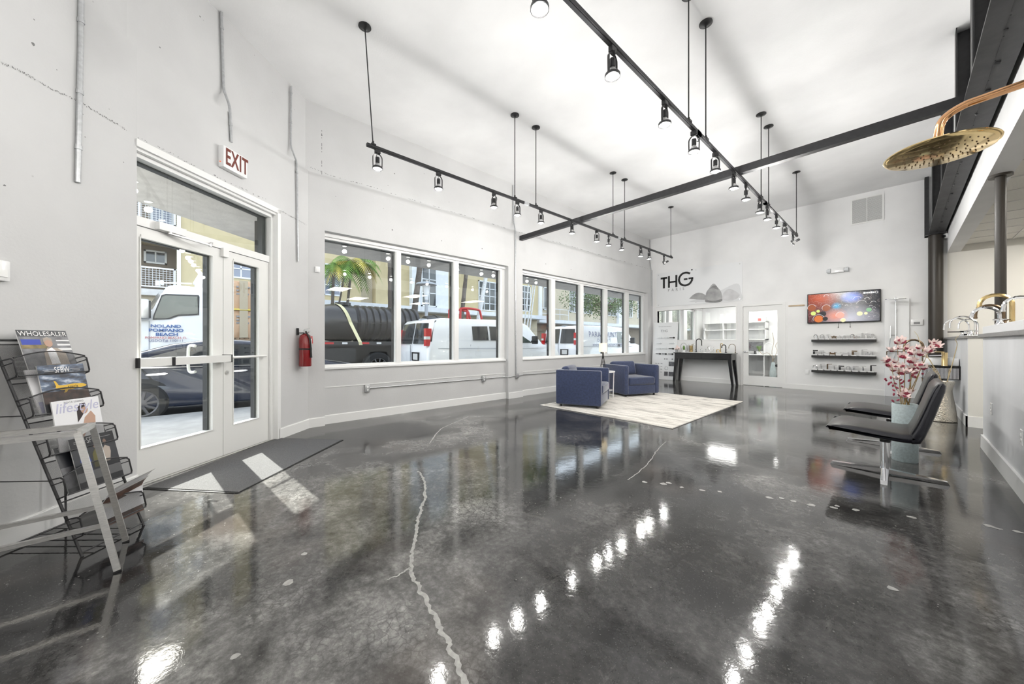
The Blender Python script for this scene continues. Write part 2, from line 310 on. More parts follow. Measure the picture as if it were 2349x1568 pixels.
def floor_mat():
    m = mat('polished_concrete', (.07, .07, .07), .2, spec=.6); nt = m.node_tree; b = nt.nodes['Principled BSDF']; g = N(nt, 'ShaderNodeNewGeometry'); P = g.outputs['Position']
    def noise(sc, det=6.0, rough=.6, dist=0.0, st=None):
        n = N(nt, 'ShaderNodeTexNoise', Scale=sc, Detail=det, Roughness=rough, Distortion=dist); src = P
        if st: mp = N(nt, 'ShaderNodeMapping'); mp.inputs['Scale'].default_value = st; nt.links.new(P, mp.inputs['Vector']); src = mp.outputs[0]
        nt.links.new(src, n.inputs['Vector']); return n.outputs[0]
    big = ramp(nt, noise(.55, 4.0, .55, .4), [(.36, (.015, .015, .016)), (.5, (.045, .044, .043)), (.64, (.14, .137, .132))])
    med = ramp(nt, noise(2.2, 9.0, .68, .5), [(.3, .3), (.48, .85), (.7, 2.1)])
    col = mixc(nt, 1.0, big, med, 'MULTIPLY')
    fine = ramp(nt, noise(26, 8.0, .75), [(.3, .45), (.5, 1.0), (.72, 1.9)]); col = mixc(nt, 1.0, col, fine, 'MULTIPLY')
    # craquelure veins inside the worn patches
    vo = N(nt, 'ShaderNodeTexVoronoi', feature='DISTANCE_TO_EDGE', Scale=26.0); wv = N(nt, 'ShaderNodeTexNoise', Scale=9.0, Detail=3.0); nt.links.new(P, wv.inputs['Vector'])
    va = N(nt, 'ShaderNodeVectorMath', operation='MULTIPLY_ADD'); va.inputs[1].default_value = (.12, .12, .12); nt.links.new(wv.outputs['Color'], va.inputs[0]); nt.links.new(P, va.inputs[2]); nt.links.new(va.outputs[0], vo.inputs['Vector'])
    vein = ramp(nt, vo.outputs['Distance'], [(.0, 1.0), (.1, 0.0)]); area = ramp(nt, noise(1.1, 5.0, .6), [(.5, 0.0), (.62, .6)])
    col = mixc(nt, mixc(nt, 1.0, vein, area, 'MULTIPLY'), col, (.018, .017, .016))
    # pale aggregate specks and paint flecks
    sp = N(nt, 'ShaderNodeTexVoronoi', Scale=24.0, Randomness=1.0); nt.links.new(P, sp.inputs['Vector'])
    dots = mixc(nt, 1.0, ramp(nt, sp.outputs['Distance'], [(.05, 1.0), (.11, 0.0)]), ramp(nt, noise(3.1, 3.0, .6), [(.5, 0.0), (.62, .75)]), 'MULTIPLY')
    col = mixc(nt, dots, col, (.36, .35, .33))
    sp2 = N(nt, 'ShaderNodeTexVoronoi', Scale=95.0); nt.links.new(P, sp2.inputs['Vector'])
    col = mixc(nt, ramp(nt, sp2.outputs['Distance'], [(.1, .35), (.2, 0.0)]), col, (.2, .2, .19))
    pale = ramp(nt, noise(3.4, 10.0, .8, .8, (1.0, .45, 1)), [(.6, 0.0), (.72, .45)]); col = mixc(nt, pale, col, (.2, .195, .185))
    warm = ramp(nt, noise(.8, 3.0, .5, .2), [(.58, 0.0), (.7, .3)]); col = mixc(nt, warm, col, (.1, .07, .05))
    nt.links.new(col, b.inputs['Base Color'])
    rg = ramp(nt, noise(1.6, 7.0, .6), [(.3, .035), (.7, .11)]); nt.links.new(rg, b.inputs['Roughness'])
    bu = N(nt, 'ShaderNodeBump', Strength=.06, Distance=.01); nt.links.new(noise(14, 5.0), bu.inputs['Height']); nt.links.new(bu.outputs[0], b.inputs['Normal'])
floor_mat()
def rug_mat():
    m = mat('rug_pile', (.62, .59, .53), .95, sheen=.2); nt = m.node_tree; b = nt.nodes['Principled BSDF']; g = N(nt, 'ShaderNodeNewGeometry')
    mp = N(nt, 'ShaderNodeMapping'); mp.inputs['Scale'].default_value = (1.2, 7.5, 1); mp.inputs['Rotation'].default_value = (0, 0, R(8)); nt.links.new(g.outputs['Position'], mp.inputs['Vector'])
    n = N(nt, 'ShaderNodeTexNoise', Scale=1.3, Detail=5.0, Distortion=1.4); nt.links.new(mp.outputs[0], n.inputs['Vector'])
    n2 = N(nt, 'ShaderNodeTexNoise', Scale=60.0, Detail=3.0); nt.links.new(g.outputs['Position'], n2.inputs['Vector'])
    c = ramp(nt, n.outputs[0], [(.36, (.34, .32, .29)), (.46, (.6, .57, .52)), (.6, (.72, .69, .64))])
    c = mixc(nt, 1.0, c, ramp(nt, n2.outputs[0], [(.3, .85), (.7, 1.1)]), 'MULTIPLY'); nt.links.new(c, b.inputs['Base Color'])
    bu = N(nt, 'ShaderNodeBump', Strength=.5, Distance=.01); nt.links.new(n2.outputs[0], bu.inputs['Height']); nt.links.new(bu.outputs[0], b.inputs['Normal'])
rug_mat()
mat('mat_grey', (.11, .11, .112), .95, noise=.3, nscale=160, bump=.5, bscale=300); mat('mat_edge', (.015, .015, .015), .7)
def tv_mat():
    m = mat('tv_picture', (.01, .01, .01), .15); nt = m.node_tree; b = nt.nodes['Principled BSDF']; tc = N(nt, 'ShaderNodeTexCoord'); U = tc.outputs['Object']
    def blob(cx, cz, r, soft=.5, sx=1.0):
        mp = N(nt, 'ShaderNodeMapping'); mp.inputs['Location'].default_value = (-cx / r / sx, 0, -cz / r); mp.inputs['Scale'].default_value = (1 / r / sx, 0, 1 / r); nt.links.new(U, mp.inputs['Vector'])
        ln = N(nt, 'ShaderNodeVectorMath', operation='LENGTH'); nt.links.new(mp.outputs[0], ln.inputs[0]); return ramp(nt, ln.outputs['Value'], [(max(0.0, 1 - soft), 1.0), (1.0, 0.0)])
    col = mixc(nt, blob(.12, -.28, .36, .9, 1.7), (.006, .007, .012), (.5, .5, .56))
    col = mixc(nt, blob(-.42, .22, .34, .9, 1.3), col, (.5, .07, .012)); col = mixc(nt, blob(-.55, -.1, .4, 1.0), col, (.16, .03, .03))
    col = mixc(nt, blob(.16, .22, .15, .9, 1.4), col, (.02, .13, .7)); col = mixc(nt, blob(-.1, .03, .1, .9), col, (.03, .35, .6))
    col = mixc(nt, blob(-.12, -.2, .2, .9, 1.2), col, (.7, .25, .17))
    vo = N(nt, 'ShaderNodeTexVoronoi', Scale=9.0); nt.links.new(U, vo.inputs['Vector']); ring = ramp(nt, vo.outputs['Distance'], [(.40, 0.0), (.44, .22), (.47, 0.0)]); col = mixc(nt, ring, col, (.75, .6, .55))
    vo2 = N(nt, 'ShaderNodeTexVoronoi', Scale=26.0); nt.links.new(U, vo2.inputs['Vector']); col = mixc(nt, ramp(nt, vo2.outputs['Distance'], [(.3, 0.0), (.36, .1), (.42, 0.0)]), col, (.7, .7, .7))
    b.inputs['Base Color'].default_value = (.005, .005, .005, 1); nt.links.new(col, b.inputs['Emission Color']); b.inputs['Emission Strength'].default_value = 1.0
tv_mat()
def tvc(name, c): mat(name, (.01, .01, .01), .15, emit=c, es=1.0)
tvc('tv_orange', (.62, .16, .03)); tvc('tv_rust', (.3, .07, .02)); tvc('tv_lime', (.62, .72, .2)); tvc('tv_cream', (.75, .72, .42)); tvc('tv_green', (.2, .42, .22)); tvc('tv_black', (.008, .008, .012)); tvc('tv_white', (.8, .8, .8)); tvc('tv_pink', (.75, .35, .27))
# ================================================================== the room
CEIL, LEDGE = 4.63, 3.59
XL, YB = -5.60, 11.5                       # window wall and back wall
DO = Vector((-4.30, -.295, 0)); DD = Vector((-.666, .746, 0)).normalized(); DN = Vector((DD.y, -DD.x, 0))
def dw(s, n, z=0.0): return DO + DD * s + DN * n + Vector((0, 0, z))
def at_dw(u, v, n=.1): return at_pl(u, v, dw(0, n), DN)
def sz(u, v, n=.1): p = at_dw(u, v, n); return (p - DO).dot(DD), p.z
PC = Vector((-5.567, 1.25, 0))             # corner between entrance wall and window wall
S_R = sz(640, 784)[0]; S_L = -.09; HEAD = 2.83
FAR = dw(-6, 1.18); FARO = dw(-6, .88)
def P2(v): return (v.x, v.y)
def struct(name, mb, m, label=None, smooth=None):
    o = build(name, mb, m, smooth=smooth); tag(o, label, kind='structure'); return o

fl = MB(); fl.prism([P2(FAR), (7, FAR.y), (7, 16.1), (-5.86, 16.1), (-5.86, 1.2), P2(dw(1.8, -.1)), P2(dw(-.2, -.1)), P2(dw(-.2, .1))], -.12, 0)
floor = struct('floor', fl, 'polished_concrete', 'dark polished and mottled concrete floor')
# filled crack running through the slab, and the row of filler spots
def strip(pts, ws, z=.0008, jit=.012):
    mb = MB(); P = cat([at_z(u, v) for u, v in pts], 14); k = len(P); rnd = random.Random(3); L = []; jo = 0.0
    for i, p in enumerate(P):
        d = (P[min(i + 1, k - 1)] - P[max(i - 1, 0)]).normalized(); a = Vector((-d.y, d.x, 0)); w = ws[0] + (ws[1] - ws[0]) * i / k
        w *= rnd.uniform(.6, 1.3); jo = .55 * jo + rnd.uniform(-jit, jit) * .6; o = a * jo; L.append((p + o - a * w / 2, p + o + a * w / 2))
    for i in range(k - 1): mb.quad((L[i][0].x, L[i][0].y, z), (L[i][1].x, L[i][1].y, z), (L[i + 1][1].x, L[i + 1][1].y, z), (L[i + 1][0].x, L[i + 1][0].y, z))
    return mb
mat('crack_fill', (.32, .315, .3), .35, noise=.25, nscale=40)
build('crack', strip([(1078, 1600), (1040, 1500), (1010, 1435), (962, 1350), (942, 1300), (950, 1240), (958, 1190), (972, 1150), (975, 1105), (958, 1080)], (.02, .02)), 'crack_fill', floor, None)
build('crack', strip([(985, 1017), (1010, 985), (1045, 968), (1075, 955)], (.016, .012), jit=.006), 'crack_fill', floor, None)
build('crack', strip([(1440, 1100), (1468, 1080), (1493, 1055), (1505, 1035), (1527, 1013)], (.008, .008), jit=.006), 'crack_fill', floor, None)
build('crack', strip([(942, 1300), (915, 1318), (888, 1328)], (.012, .004), jit=.006), 'crack_fill', floor, None)
rnd = random.Random(5)
for (u, v) in [(1478, 1105), (1522, 1109), (1534, 1107), (1563, 1117), (1611, 1124), (1651, 1127), (1765, 1141), (1793, 1142), (1820, 1149), (1861, 1158), (1913, 1164), (1920, 1160), (1963, 1169), (2092, 1186), (2270, 1206), (2290, 1212), (2335, 1219), (662, 1335), (697, 1270), (540, 1505), (2046, 1349)]:
    p = at_z(u, v); r = rnd.uniform(.018, .03); mb = MB(); n = 9
    mb.quad(*[(p.x + r * rnd.uniform(.6, 1.1) * math.cos(2 * math.pi * i / n), p.y + r * rnd.uniform(.6, 1.1) * math.sin(2 * math.pi * i / n), .0009) for i in range(n)])
    build('filler_spot', mb, 'crack_fill', floor, None)

ce = MB(); ce.prism([P2(FARO), (.66, FAR.y), (.66, YB + .1), (-5.9, YB + .1), (-5.9, 1.1), P2(dw(-.2, -.15))], CEIL, CEIL + .12)
struct('ceiling', ce, 'ceiling_paint', 'high smooth white ceiling over the showroom')

# ---- entrance wall (angled)
we = MB()
we.prism([P2(dw(S_L, .1)), P2(FAR), P2(FARO), P2(dw(S_L, -.14))], 0, LEDGE)
CO = dw((PC - DO).dot(DD) + .12, -.14)
we.prism([P2(PC), P2(dw(S_R, .1)), P2(dw(S_R, -.14)), P2(CO)], 0, LEDGE)
we.prism([P2(dw(S_R, .1)), P2(dw(S_L, .1)), P2(dw(S_L, -.14)), P2(dw(S_R, -.14))], HEAD, LEDGE)
FU = FAR - DN * .09; PU = PC + Vector((-.105, -.01, 0))
we.prism([P2(PU), P2(dw(S_L, .01)), P2(FU), P2(FARO), P2(dw(S_L, -.14)), P2(CO)], LEDGE, CEIL)
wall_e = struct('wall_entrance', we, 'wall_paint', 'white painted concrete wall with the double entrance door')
mat('pit_dark', (.2, .2, .2), .9)
def wall_crack(pixels, n, seed, prob, parent, plane):
    r = random.Random(seed); P = cat([plane(u, v) for u, v in pixels], 40); mb = MB(); k = len(P)
    out = plane.__dict__['n'] * .0012
    for i in range(k - 1):
        if r.random() < prob:
            w = r.uniform(.0015, .006); z = Vector((0, 0, 1)) * w; o = Vector((0, 0, r.uniform(-.006, .006)))
            mb.quad(P[i] - z + out + o, P[i + 1] - z * .6 + out + o, P[i + 1] + z * .6 + out + o, P[i] + z + out + o)
    return build('crack', mb, 'pit_dark', parent, None)
def pl_e(u, v): return at_dw(u, v, .1)
pl_e.n = DN
LW_A, LW_B = dw(S_L, .1), FAR; LWN = Vector(((LW_B - LW_A).y, -(LW_B - LW_A).x, 0)).normalized()
if LWN.dot(DN) < 0: LWN = -LWN
def pl_l(u, v): return at_pl(u, v, LW_A, LWN)
pl_l.n = LWN
def pl_m(u, v): return at_x(u, v, XL + .02)
pl_m.n = Vector((1, 0, 0))
wall_crack([(0, 143), (60, 170), (120, 205), (172, 228), (230, 262), (290, 298)], 1, 2, .7, wall_e, pl_l)
wall_crack([(310, 312), (380, 345), (450, 383), (540, 425), (620, 462)], 1, 4, .3, wall_e, pl_e)
wall_crack([(646, 484), (675, 500), (704, 516)], 1, 6, .5, wall_e, pl_e)
for i, (u, v, r) in enumerate([(76, 101, .014), (478, 36, .01), (306, 240, .012), (388, 107, .008), (78, 45, .005), (130, 160, .004), (195, 314, .005), (283, 372, .005), (10, 425, .008), (250, 250, .004), (600, 125, .004), (640, 210, .004), (190, 262, .004), (690, 250, .004)]):
    f = pl_l if u < 295 else pl_e
    p = f(u, v) + f.n * (.001 if v > 330 or u < 295 else -.089 if (u - 275) * .78 + 52 > v else .001); a = f.n.cross(Vector((0, 0, 1))).normalized(); mb = MB()
    mb.quad(*[p + a * r * random.uniform(.6, 1.1) * math.cos(t * .785) + Vector((0, 0, r * random.uniform(.5, 1) * math.sin(t * .785))) for t in range(8)])
    build('pit', mb, 'pit_dark', wall_e, None)

pmb = random.Random(21)
for i in range(46):
    u, v = pmb.uniform(205, 278), pmb.uniform(-10, 52)
    if v > (u - 203) * .72: continue
    p = at_dw(u, v, .0115); r = pmb.uniform(.003, .011); mb = MB(); a = DD
    mb.quad(*[p + a * r * pmb.uniform(.5, 1.1) * math.cos(t * .785) + Vector((0, 0, r * pmb.uniform(.5, 1.1) * math.sin(t * .785))) for t in range(8)]); build('pit', mb, 'pit_dark', wall_e, None)
# ---- window wall
B1 = (at_x(745, 700, -5.58).y, at_x(1166, 700, -5.58).y); B2 = (at_x(1199, 700, -5.58).y, 11.14)
HEADW, SILL = 2.80, .83
wl_ = MB(); XO = -5.86
wl_.box((XO, PC.y - .1, 0), (XL + .02, B1[0], LEDGE)); wl_.box((XO, B1[1], 0), (XL + .02, B2[0], LEDGE)); wl_.box((XO, B2[1], 0), (XL + .02, YB + .3, LEDGE))
for a, b in (B1, B2): wl_.box((XO, a, 0), (-5.67, b, SILL)); wl_.box((XO, a, HEADW), (XL + .02, b, LEDGE))
wl_.box((XO, PC.y - .1, LEDGE), (XL - .075, YB + .3, CEIL))
# office part of the same wall, with its openings
OW = [(12.0, 12.75), (13.05, 14.1), (14.4, 15.4)]
ys = [YB + .3] + [y for ab in OW for y in ab] + [16.1]
for i in range(0, len(ys), 2): wl_.box((XO, ys[i], 0), (XL, ys[i + 1], 3.0))
for a, b in OW: wl_.box((XO, a, 0), (XL, b, .85)); wl_.box((XO, a, 2.5), (XL, b, 3.0))
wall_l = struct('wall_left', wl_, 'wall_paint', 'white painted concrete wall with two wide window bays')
wall_crack([(712, 383), (760, 402), (850, 428), (950, 459), (1060, 492), (1160, 523)], 1, 8, .35, wall_l, pl_m)
wall_crack([(1188, 531), (1280, 556), (1380, 585), (1490, 617)], 1, 9, .3, wall_l, pl_m)
for (u, v, r) in [(900, 527, .012), (1013, 552, .01), (1106, 570, .012), (1252, 605, .011), (1310, 618, .01), (1345, 632, .008), (738, 310, .01), (905, 398, .01), (1030, 463, .006), (890, 425, .006), (880, 478, .005), (973, 398, .006), (770, 450, .005)]:
    p = at_x(u, v, XL + .021 if v > 400 + (u - 800) * .29 else XL - .074); mb = MB(); mb.quad(*[p + Vector((0, r * math.cos(t), .9 * r * math.sin(t))) for t in [k * .785 for k in range(8)]]); build('pit', mb, 'pit_dark', wall_l, None)
mb = MB(); r_ = random.Random(4)
for i in range(14):
    p = at_x(738, 300 + i * 8, XL - .074); h = r_.uniform(.005, .03)
    if r_.random() < .7: mb.quad(p + Vector((0, -.003, -h)), p + Vector((0, .004, -h * .8)), p + Vector((0, .003, h)), p + Vector((0, -.004, h)))
build('crack', mb, 'pit_dark', wall_l, None)

# ---- back wall with the office window and door
IW = (-5.42, at_y(1688, 740, YB).x, 1.27, 2.215); OD = (at_y(1703, 800, YB).x, at_y(1796, 800, YB).x, 2.2)
wb = MB(); T = .12
wb.box((XL - .25, YB, 0), (OD[0], YB + T, IW[2])); wb.box((XL - .25, YB, IW[3]), (OD[0], YB + T, CEIL)); wb.box((XL - .25, YB, IW[2]), (IW[0], YB + T, IW[3])); wb.box((IW[1], YB, IW[2]), (OD[0], YB + T, IW[3]))
wb.box((OD[0], YB, OD[2]), (OD[1], YB + T, CEIL)); wb.box((OD[1], YB, 0), (.66, YB + T, CEIL))
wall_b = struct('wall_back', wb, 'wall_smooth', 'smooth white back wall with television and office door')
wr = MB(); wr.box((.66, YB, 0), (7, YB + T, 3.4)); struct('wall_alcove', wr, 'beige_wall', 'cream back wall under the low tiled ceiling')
struct('wall_right', MB().box((6.9, FAR.y, 0), (7, YB, 3.4)), 'wall_smooth', 'plain white right wall')
struct('wall_rear', MB().box((FAR.x - .2, FAR.y - .12, 0), (7, FAR.y, CEIL)), 'wall_smooth', 'plain white wall behind the room')
# office shell
of = MB(); of.box((XL, 16.0, 0), (-.4, 16.1, 3.0)); of.box((-.5, YB + T, 0), (-.4, 16.0, 3.0)); struct('wall_office', of, 'wall_smooth', 'white walls of the back office')
struct('ceiling_office', MB().box((XL, YB + T, 2.95), (-.4, 16.1, 3.05)), 'ceiling_paint', 'white ceiling of the back office')

# ---- soffit, tile ceiling
struct('soffit', MB().box((.655, FAR.y, 3.02), (.83, YB, CEIL)), 'wall_smooth', 'white bulkhead beside the steel beam')
tc_ = struct('ceiling_low', MB().box((.83, FAR.y, 3.175), (7, YB, 3.22)), 'grid_white', 'low suspended ceiling of square tiles')
tm = MB(); tm.rbox((-.292, -.292, 0), (.292, .292, .018), .006, 1)
proto = None
for i in range(7):
    for j in range(14):
        x, y = 1.14 + i * .61, YB - .32 - j * .61
        if proto is None: proto = build('ceiling_tile', tm, 'tile_white', tc_, None, local=True); o = proto
        else: o = proto.copy(); COL.objects.link(o); o.parent = tc_
        o.location = Vector((x, y, 3.15)) - tc_.location
gb = MB()
for i in range(8): gb.box((.835 + i * .61 - .012, YB - 14 * .61, 3.143), (.835 + i * .61 + .012, YB, 3.175))
for j in range(15): gb.box((.835, YB - .01 - j * .61 - .012, 3.144), (.835 + 7 * .61, YB - .01 - j * .61 + .012, 3.175))
build('ceiling_grid', gb, 'grid_white', tc_, None)

# ---- baseboards
def bb_line(mb, p, q, h=.13, t=.016, out=None):
    p, q = Vector(p), Vector(q); d = (q - p).normalized(); n = Vector((d.y, -d.x, 0))
    if out is not None and n.dot(Vector(out)) < 0: n = -n
    mb.prism([P2(p), P2(q), P2(q + n * t), P2(p + n * t)], 0, h - .008); mb.prism([P2(p), P2(q), P2(q + n * t * .5), P2(p + n * t * .5)], h - .008, h)
be = MB(); bb_line(be, dw(S_L, .1), FAR, out=LWN); bb_line(be, PC, dw(S_R, .1), out=DN); bb_line(be, dw(S_R, .115), dw(S_R, .0), out=-DD)
struct('baseboard_entrance', be, 'trim_white', 'white baseboard along the entrance wall')
bl = MB()
for a, b, x in ((PC.y, B1[0], XL + .02), (B1[0], B1[1], -5.67), (B1[1], B2[0], XL + .02), (B2[0], B2[1], -5.67), (B2[1], YB, XL + .02)): bb_line(bl, (x, a, 0), (x, b, 0), out=(1, 0, 0))
struct('baseboard_left', bl, 'trim_white', 'white baseboard along the window wall')
bk = MB(); bb_line(bk, (XL, YB, 0), (OD[0] - .05, YB, 0), out=(0, -1, 0)); bb_line(bk, (OD[1] + .05, YB, 0), (1.8, YB, 0), out=(0, -1, 0))
struct('baseboard_back', bk, 'trim_white', 'white baseboard along the back wall')

# ---- windows in the bays
def window(n, bay, us, label):
    t = thing('window_%d' % n, label, None, (-5.74, (bay[0] + bay[1]) / 2, SILL), kind='structure')
    a, b = bay; x0, x1 = -5.77, -5.70; edges = [(at_x(u0, 700, -5.735).y, at_x(u1, 700, -5.735).y) for u0, u1 in us]; z0, z1 = SILL + .035, HEADW - .09
    edges[0] = (a + .005, edges[0][1])
    fr = MB(); fr.box((x0, a, SILL), (x1, b, z0)); fr.box((x0, a, z1), (x1, b, HEADW)); fr.box((x0, edges[-1][1], z0), (x1, b, z1)); build('window_frame', fr, 'trim_white', t)
    for i in range(len(edges) - 1):
        m_ = MB(); m_.box((x0, edges[i][1], z0), (x1, edges[i + 1][0], z1)); m_.box((x1, edges[i][1] + .012, z0), (x1 + .012, edges[i + 1][0] - .012, z1)); build('mullion', m_, 'trim_white', t)
    st = MB(); st.box((x1, a, HEADW - .055), (x1 + .03, b, HEADW)); st.box((x1, a, SILL), (x1 + .02, b, SILL + .02)); build('window_stop', st, 'trim_white', t)
    g = MB()
    for e0, e1 in edges: g.box((x0 - .05, e1 - .016, z0), (x0, e1 + .02, z1)); g.box((x0 - .05, e0, z1 - .012), (x0, e1, z1 + .01))
    build('gasket', g, 'gasket', t, None)
    for e0, e1 in edges: build('pane', MB().box((-5.742, e0 - .004, z0 - .004), (-5.736, e1 + .004, z1 + .004)), 'window_glass', t, None)
    build('window_sill', MB().rbox((-5.70, a, SILL - .035), (-5.645, b, SILL + .003), .006), 'trim_white', t)
    s2 = MB(); s2.box((-5.672, a, SILL - .3), (-5.664, b, SILL - .288)); build('seam_strip', s2, 'trim_white', t)
    return t
window(1, B1, [(747, 905), (918, 1038), (1050, 1145)], 'wide white framed window of three panes beside the red extinguisher')
window(2, B2, [(1199, 1261), (1271, 1328), (1336, 1384), (1391, 1433), (1440, 1472)], 'white framed window of five panes behind the armchairs')
t = thing('window_3', 'office window panes seen through the opening behind the console', None, (-5.73, 13.7, .85), kind='structure')
for a, b in OW:
    f = MB(); f.box((-5.77, a, .85), (-5.7, a + .05, 2.5)); f.box((-5.77, b - .05, .85), (-5.7, b, 2.5)); f.box((-5.77, a, .85), (-5.7, b, .9)); f.box((-5.77, a, 2.44), (-5.7, b, 2.5)); build('window_frame', f, 'trim_white', t)
    build('gasket', MB().box((-5.83, b - .075, .9), (-5.77, b - .04, 2.44)), 'gasket', t, None); build('pane', MB().box((-5.742, a + .04, .88), (-5.736, b - .04, 2.46)), 'window_glass', t, None)
# internal office window
t = thing('window_4', 'long frameless glazed opening into the back office above the console', None, ((IW[0] + IW[1]) / 2, YB, IW[2]), kind='structure')
f = MB(); y0, y1 = YB - .012, YB + T
for b_ in (((IW[0], y0, IW[3]), (IW[1], y1, IW[3] + .03)), ((IW[0], y0, IW[2] - .03), (IW[1], y1, IW[2])), ((IW[1], y0, IW[2] - .03), (IW[1] + .03, y1, IW[3] + .03)), ((IW[0] - .03, y0, IW[2] - .03), (IW[0], y1, IW[3] + .03))): f.box(*b_)
build('window_frame', f, 'trim_white', t); build('pane', MB().box((IW[0], YB + .05, IW[2]), (IW[1], YB + .056, IW[3])), 'office_glass', t, None)

# ---- entrance double door
def dbox(mb, s0, s1, n0, n1, z0, z1): mb.prism([(s0, n0), (s1, n0), (s1, n1), (s0, n1)], z0, z1, lambda x, y, z: tuple(dw(x, y, z))); return mb
d1 = thing('door_1', 'white aluminium double entrance door with glass panes and transom', None, dw(.65, 0), kind='structure')
s_g = [sz(u, 800, 0)[0] for u in (317, 482, 508, 531, 589, 613)]     # glass and leaf edges along the door
DH = 2.17; JR = s_g[5]
fr = MB(); dbox(fr, S_L - .12, JR + .05, -.06, .03, DH, DH + .075); dbox(fr, JR, S_R - .02, -.07, .05, 0, HEAD - .05); dbox(fr, S_L - .06, S_L + .02, -.07, .03, 0, HEAD - .05); dbox(fr, S_L, S_R - .02, -.06, .05, HEAD - .11, HEAD - .05)
build('door_frame', fr, 'trim_white', d1)
tr = MB(); dbox(tr, S_R - .035, S_R + .012, .0, .115, 0, HEAD + .0); dbox(tr, S_L - .01, S_R + .012, .0, .115, HEAD - .05, HEAD + .008); dbox(tr, S_L, S_R, .0, .09, HEAD - .075, HEAD - .05)
build('trim', tr, 'trim_white', d1)
build('transom_gasket', dbox(dbox(MB(), S_L, JR, -.09, -.03, HEAD - .125, HEAD - .11), JR - .05, JR + .0, -.09, -.025, DH + .075, HEAD - .11), 'gasket', d1, None)
build('transom_pane', dbox(MB(), S_L, JR, -.02, -.014, DH + .07, HEAD - .105), 'window_glass', d1, None)
def leaf(s0, s1, g0, g1, zb, zt):
    m_ = MB(); dbox(m_, s0, g0, -.03, .02, .012, DH - .006); dbox(m_, g1, s1, -.03, .02, .012, DH - .006); dbox(m_, g0, g1, -.03, .02, .012, zb); dbox(m_, g0, g1, -.03, .02, zt, DH - .006)
    bd = MB()
    for a, b, c, e in ((g0 - .008, g0, zb - .008, zt + .008), (g1, g1 + .03, zb - .008, zt + .03), (g0, g1, zb - .008, zb), (g0, g1, zt, zt + .03)): dbox(bd, a, b, .02, .028, c, e)
    l = build('door_leaf', m_, 'door_white', d1); build('glazing_bead', bd, 'door_white', l); build('pane', dbox(MB(), g0 - .004, g1 + .004, -.006, 0, zb - .004, zt + .004), 'window_glass', l, None)
    build('gasket', dbox(dbox(MB(), g1 - .022, g1 + .002, -.06, -.012, zb, zt), g0, g1, -.05, -.012, zt - .008, zt), 'gasket', l, None); return l
ZB = sz(317, 1028, 0)[1]; ZT = sz(317, 545, 0)[1]
l1 = leaf(S_L - .02, s_g[2] - .003, s_g[0], s_g[1], ZB, ZT); l2 = leaf(s_g[2] + .003, s_g[5] - .004, s_g[3], s_g[4], ZB, ZT)
zb_ = 1.03
pb = MB(); dbox(pb, S_L + .0, s_g[2] - .005, .075, .125, zb_ - .035, zb_ + .035); pp = build('panic_bar', pb, 'door_white', d1)
build('end_cap', dbox(dbox(dbox(MB(), S_L - .012, S_L + .002, .02, .13, zb_ - .04, zb_ + .04), .16, .185, .07, .13, zb_ - .038, zb_ + .038), s_g[2] - .012, s_g[2], .02, .128, zb_ - .04, zb_ + .04), 'black_plastic', pp)
build('bar_bracket', dbox(dbox(MB(), S_L, S_L + .08, .02, .075, zb_ - .03, zb_ + .03), s_g[2] - .1, s_g[2] - .01, .02, .075, zb_ - .03, zb_ + .03), 'door_white', pp)
h_ = cat([dw(.5, -.02, 1.16), dw(.5, -.07, 1.165), dw(.495, -.09, 1.13), dw(.495, -.09, .95), dw(.5, -.07, .905), dw(.5, -.02, .91)], 5); build('pull_handle', MB().tube(h_, .013, 10), 'door_white', l1)
ph = cat([dw(s_g[3] - .07, .02, 1.035), dw(s_g[3] - .06, .065, 1.035), dw(s_g[3], .07, 1.035), dw(s_g[4], .07, 1.035), dw(s_g[4] + .06, .065, 1.035), dw(s_g[4] + .07, .02, 1.035)], 5); build('push_rod', MB().tube(ph, .012, 10), 'door_white', l2)
lk = MB(); lk.cyl(dw(s_g[2] + .04, .02, .88), dw(s_g[2] + .04, .032, .88), .018); lk.box(dw(s_g[2] + .03, .02, .86), dw(s_g[2] + .05, .03, .87)); build('thumb_lock', lk, 'brushed', l2)
cl = MB(); dbox(cl, .1, .33, .03, .075, DH + .005, DH + .07); cb = build('door_closer', cl, 'trim_white', d1)
am = MB(); am.bar(dw(.2, .055, DH - .005), dw(.5, .14, DH - .03), .02, .012); am.bar(dw(.5, .14, DH - .03), dw(.62, .035, DH + .03), .018, .01); am.cyl(dw(.2, .055, DH - .012), dw(.2, .055, DH + .01), .018); am.cyl(dw(.5, .14, DH - .045), dw(.5, .14, DH - .015), .014); build('closer_arm', am, 'silver', cb)
build('header_stop', dbox(MB(), s_g[2] - .03, s_g[2] + .035, .02, .055, DH - .08, DH + .01), 'trim_white', d1)
build('threshold', dbox(MB(), S_L - .1, S_R, -.1, .06, 0, .01), 'brushed', d1)

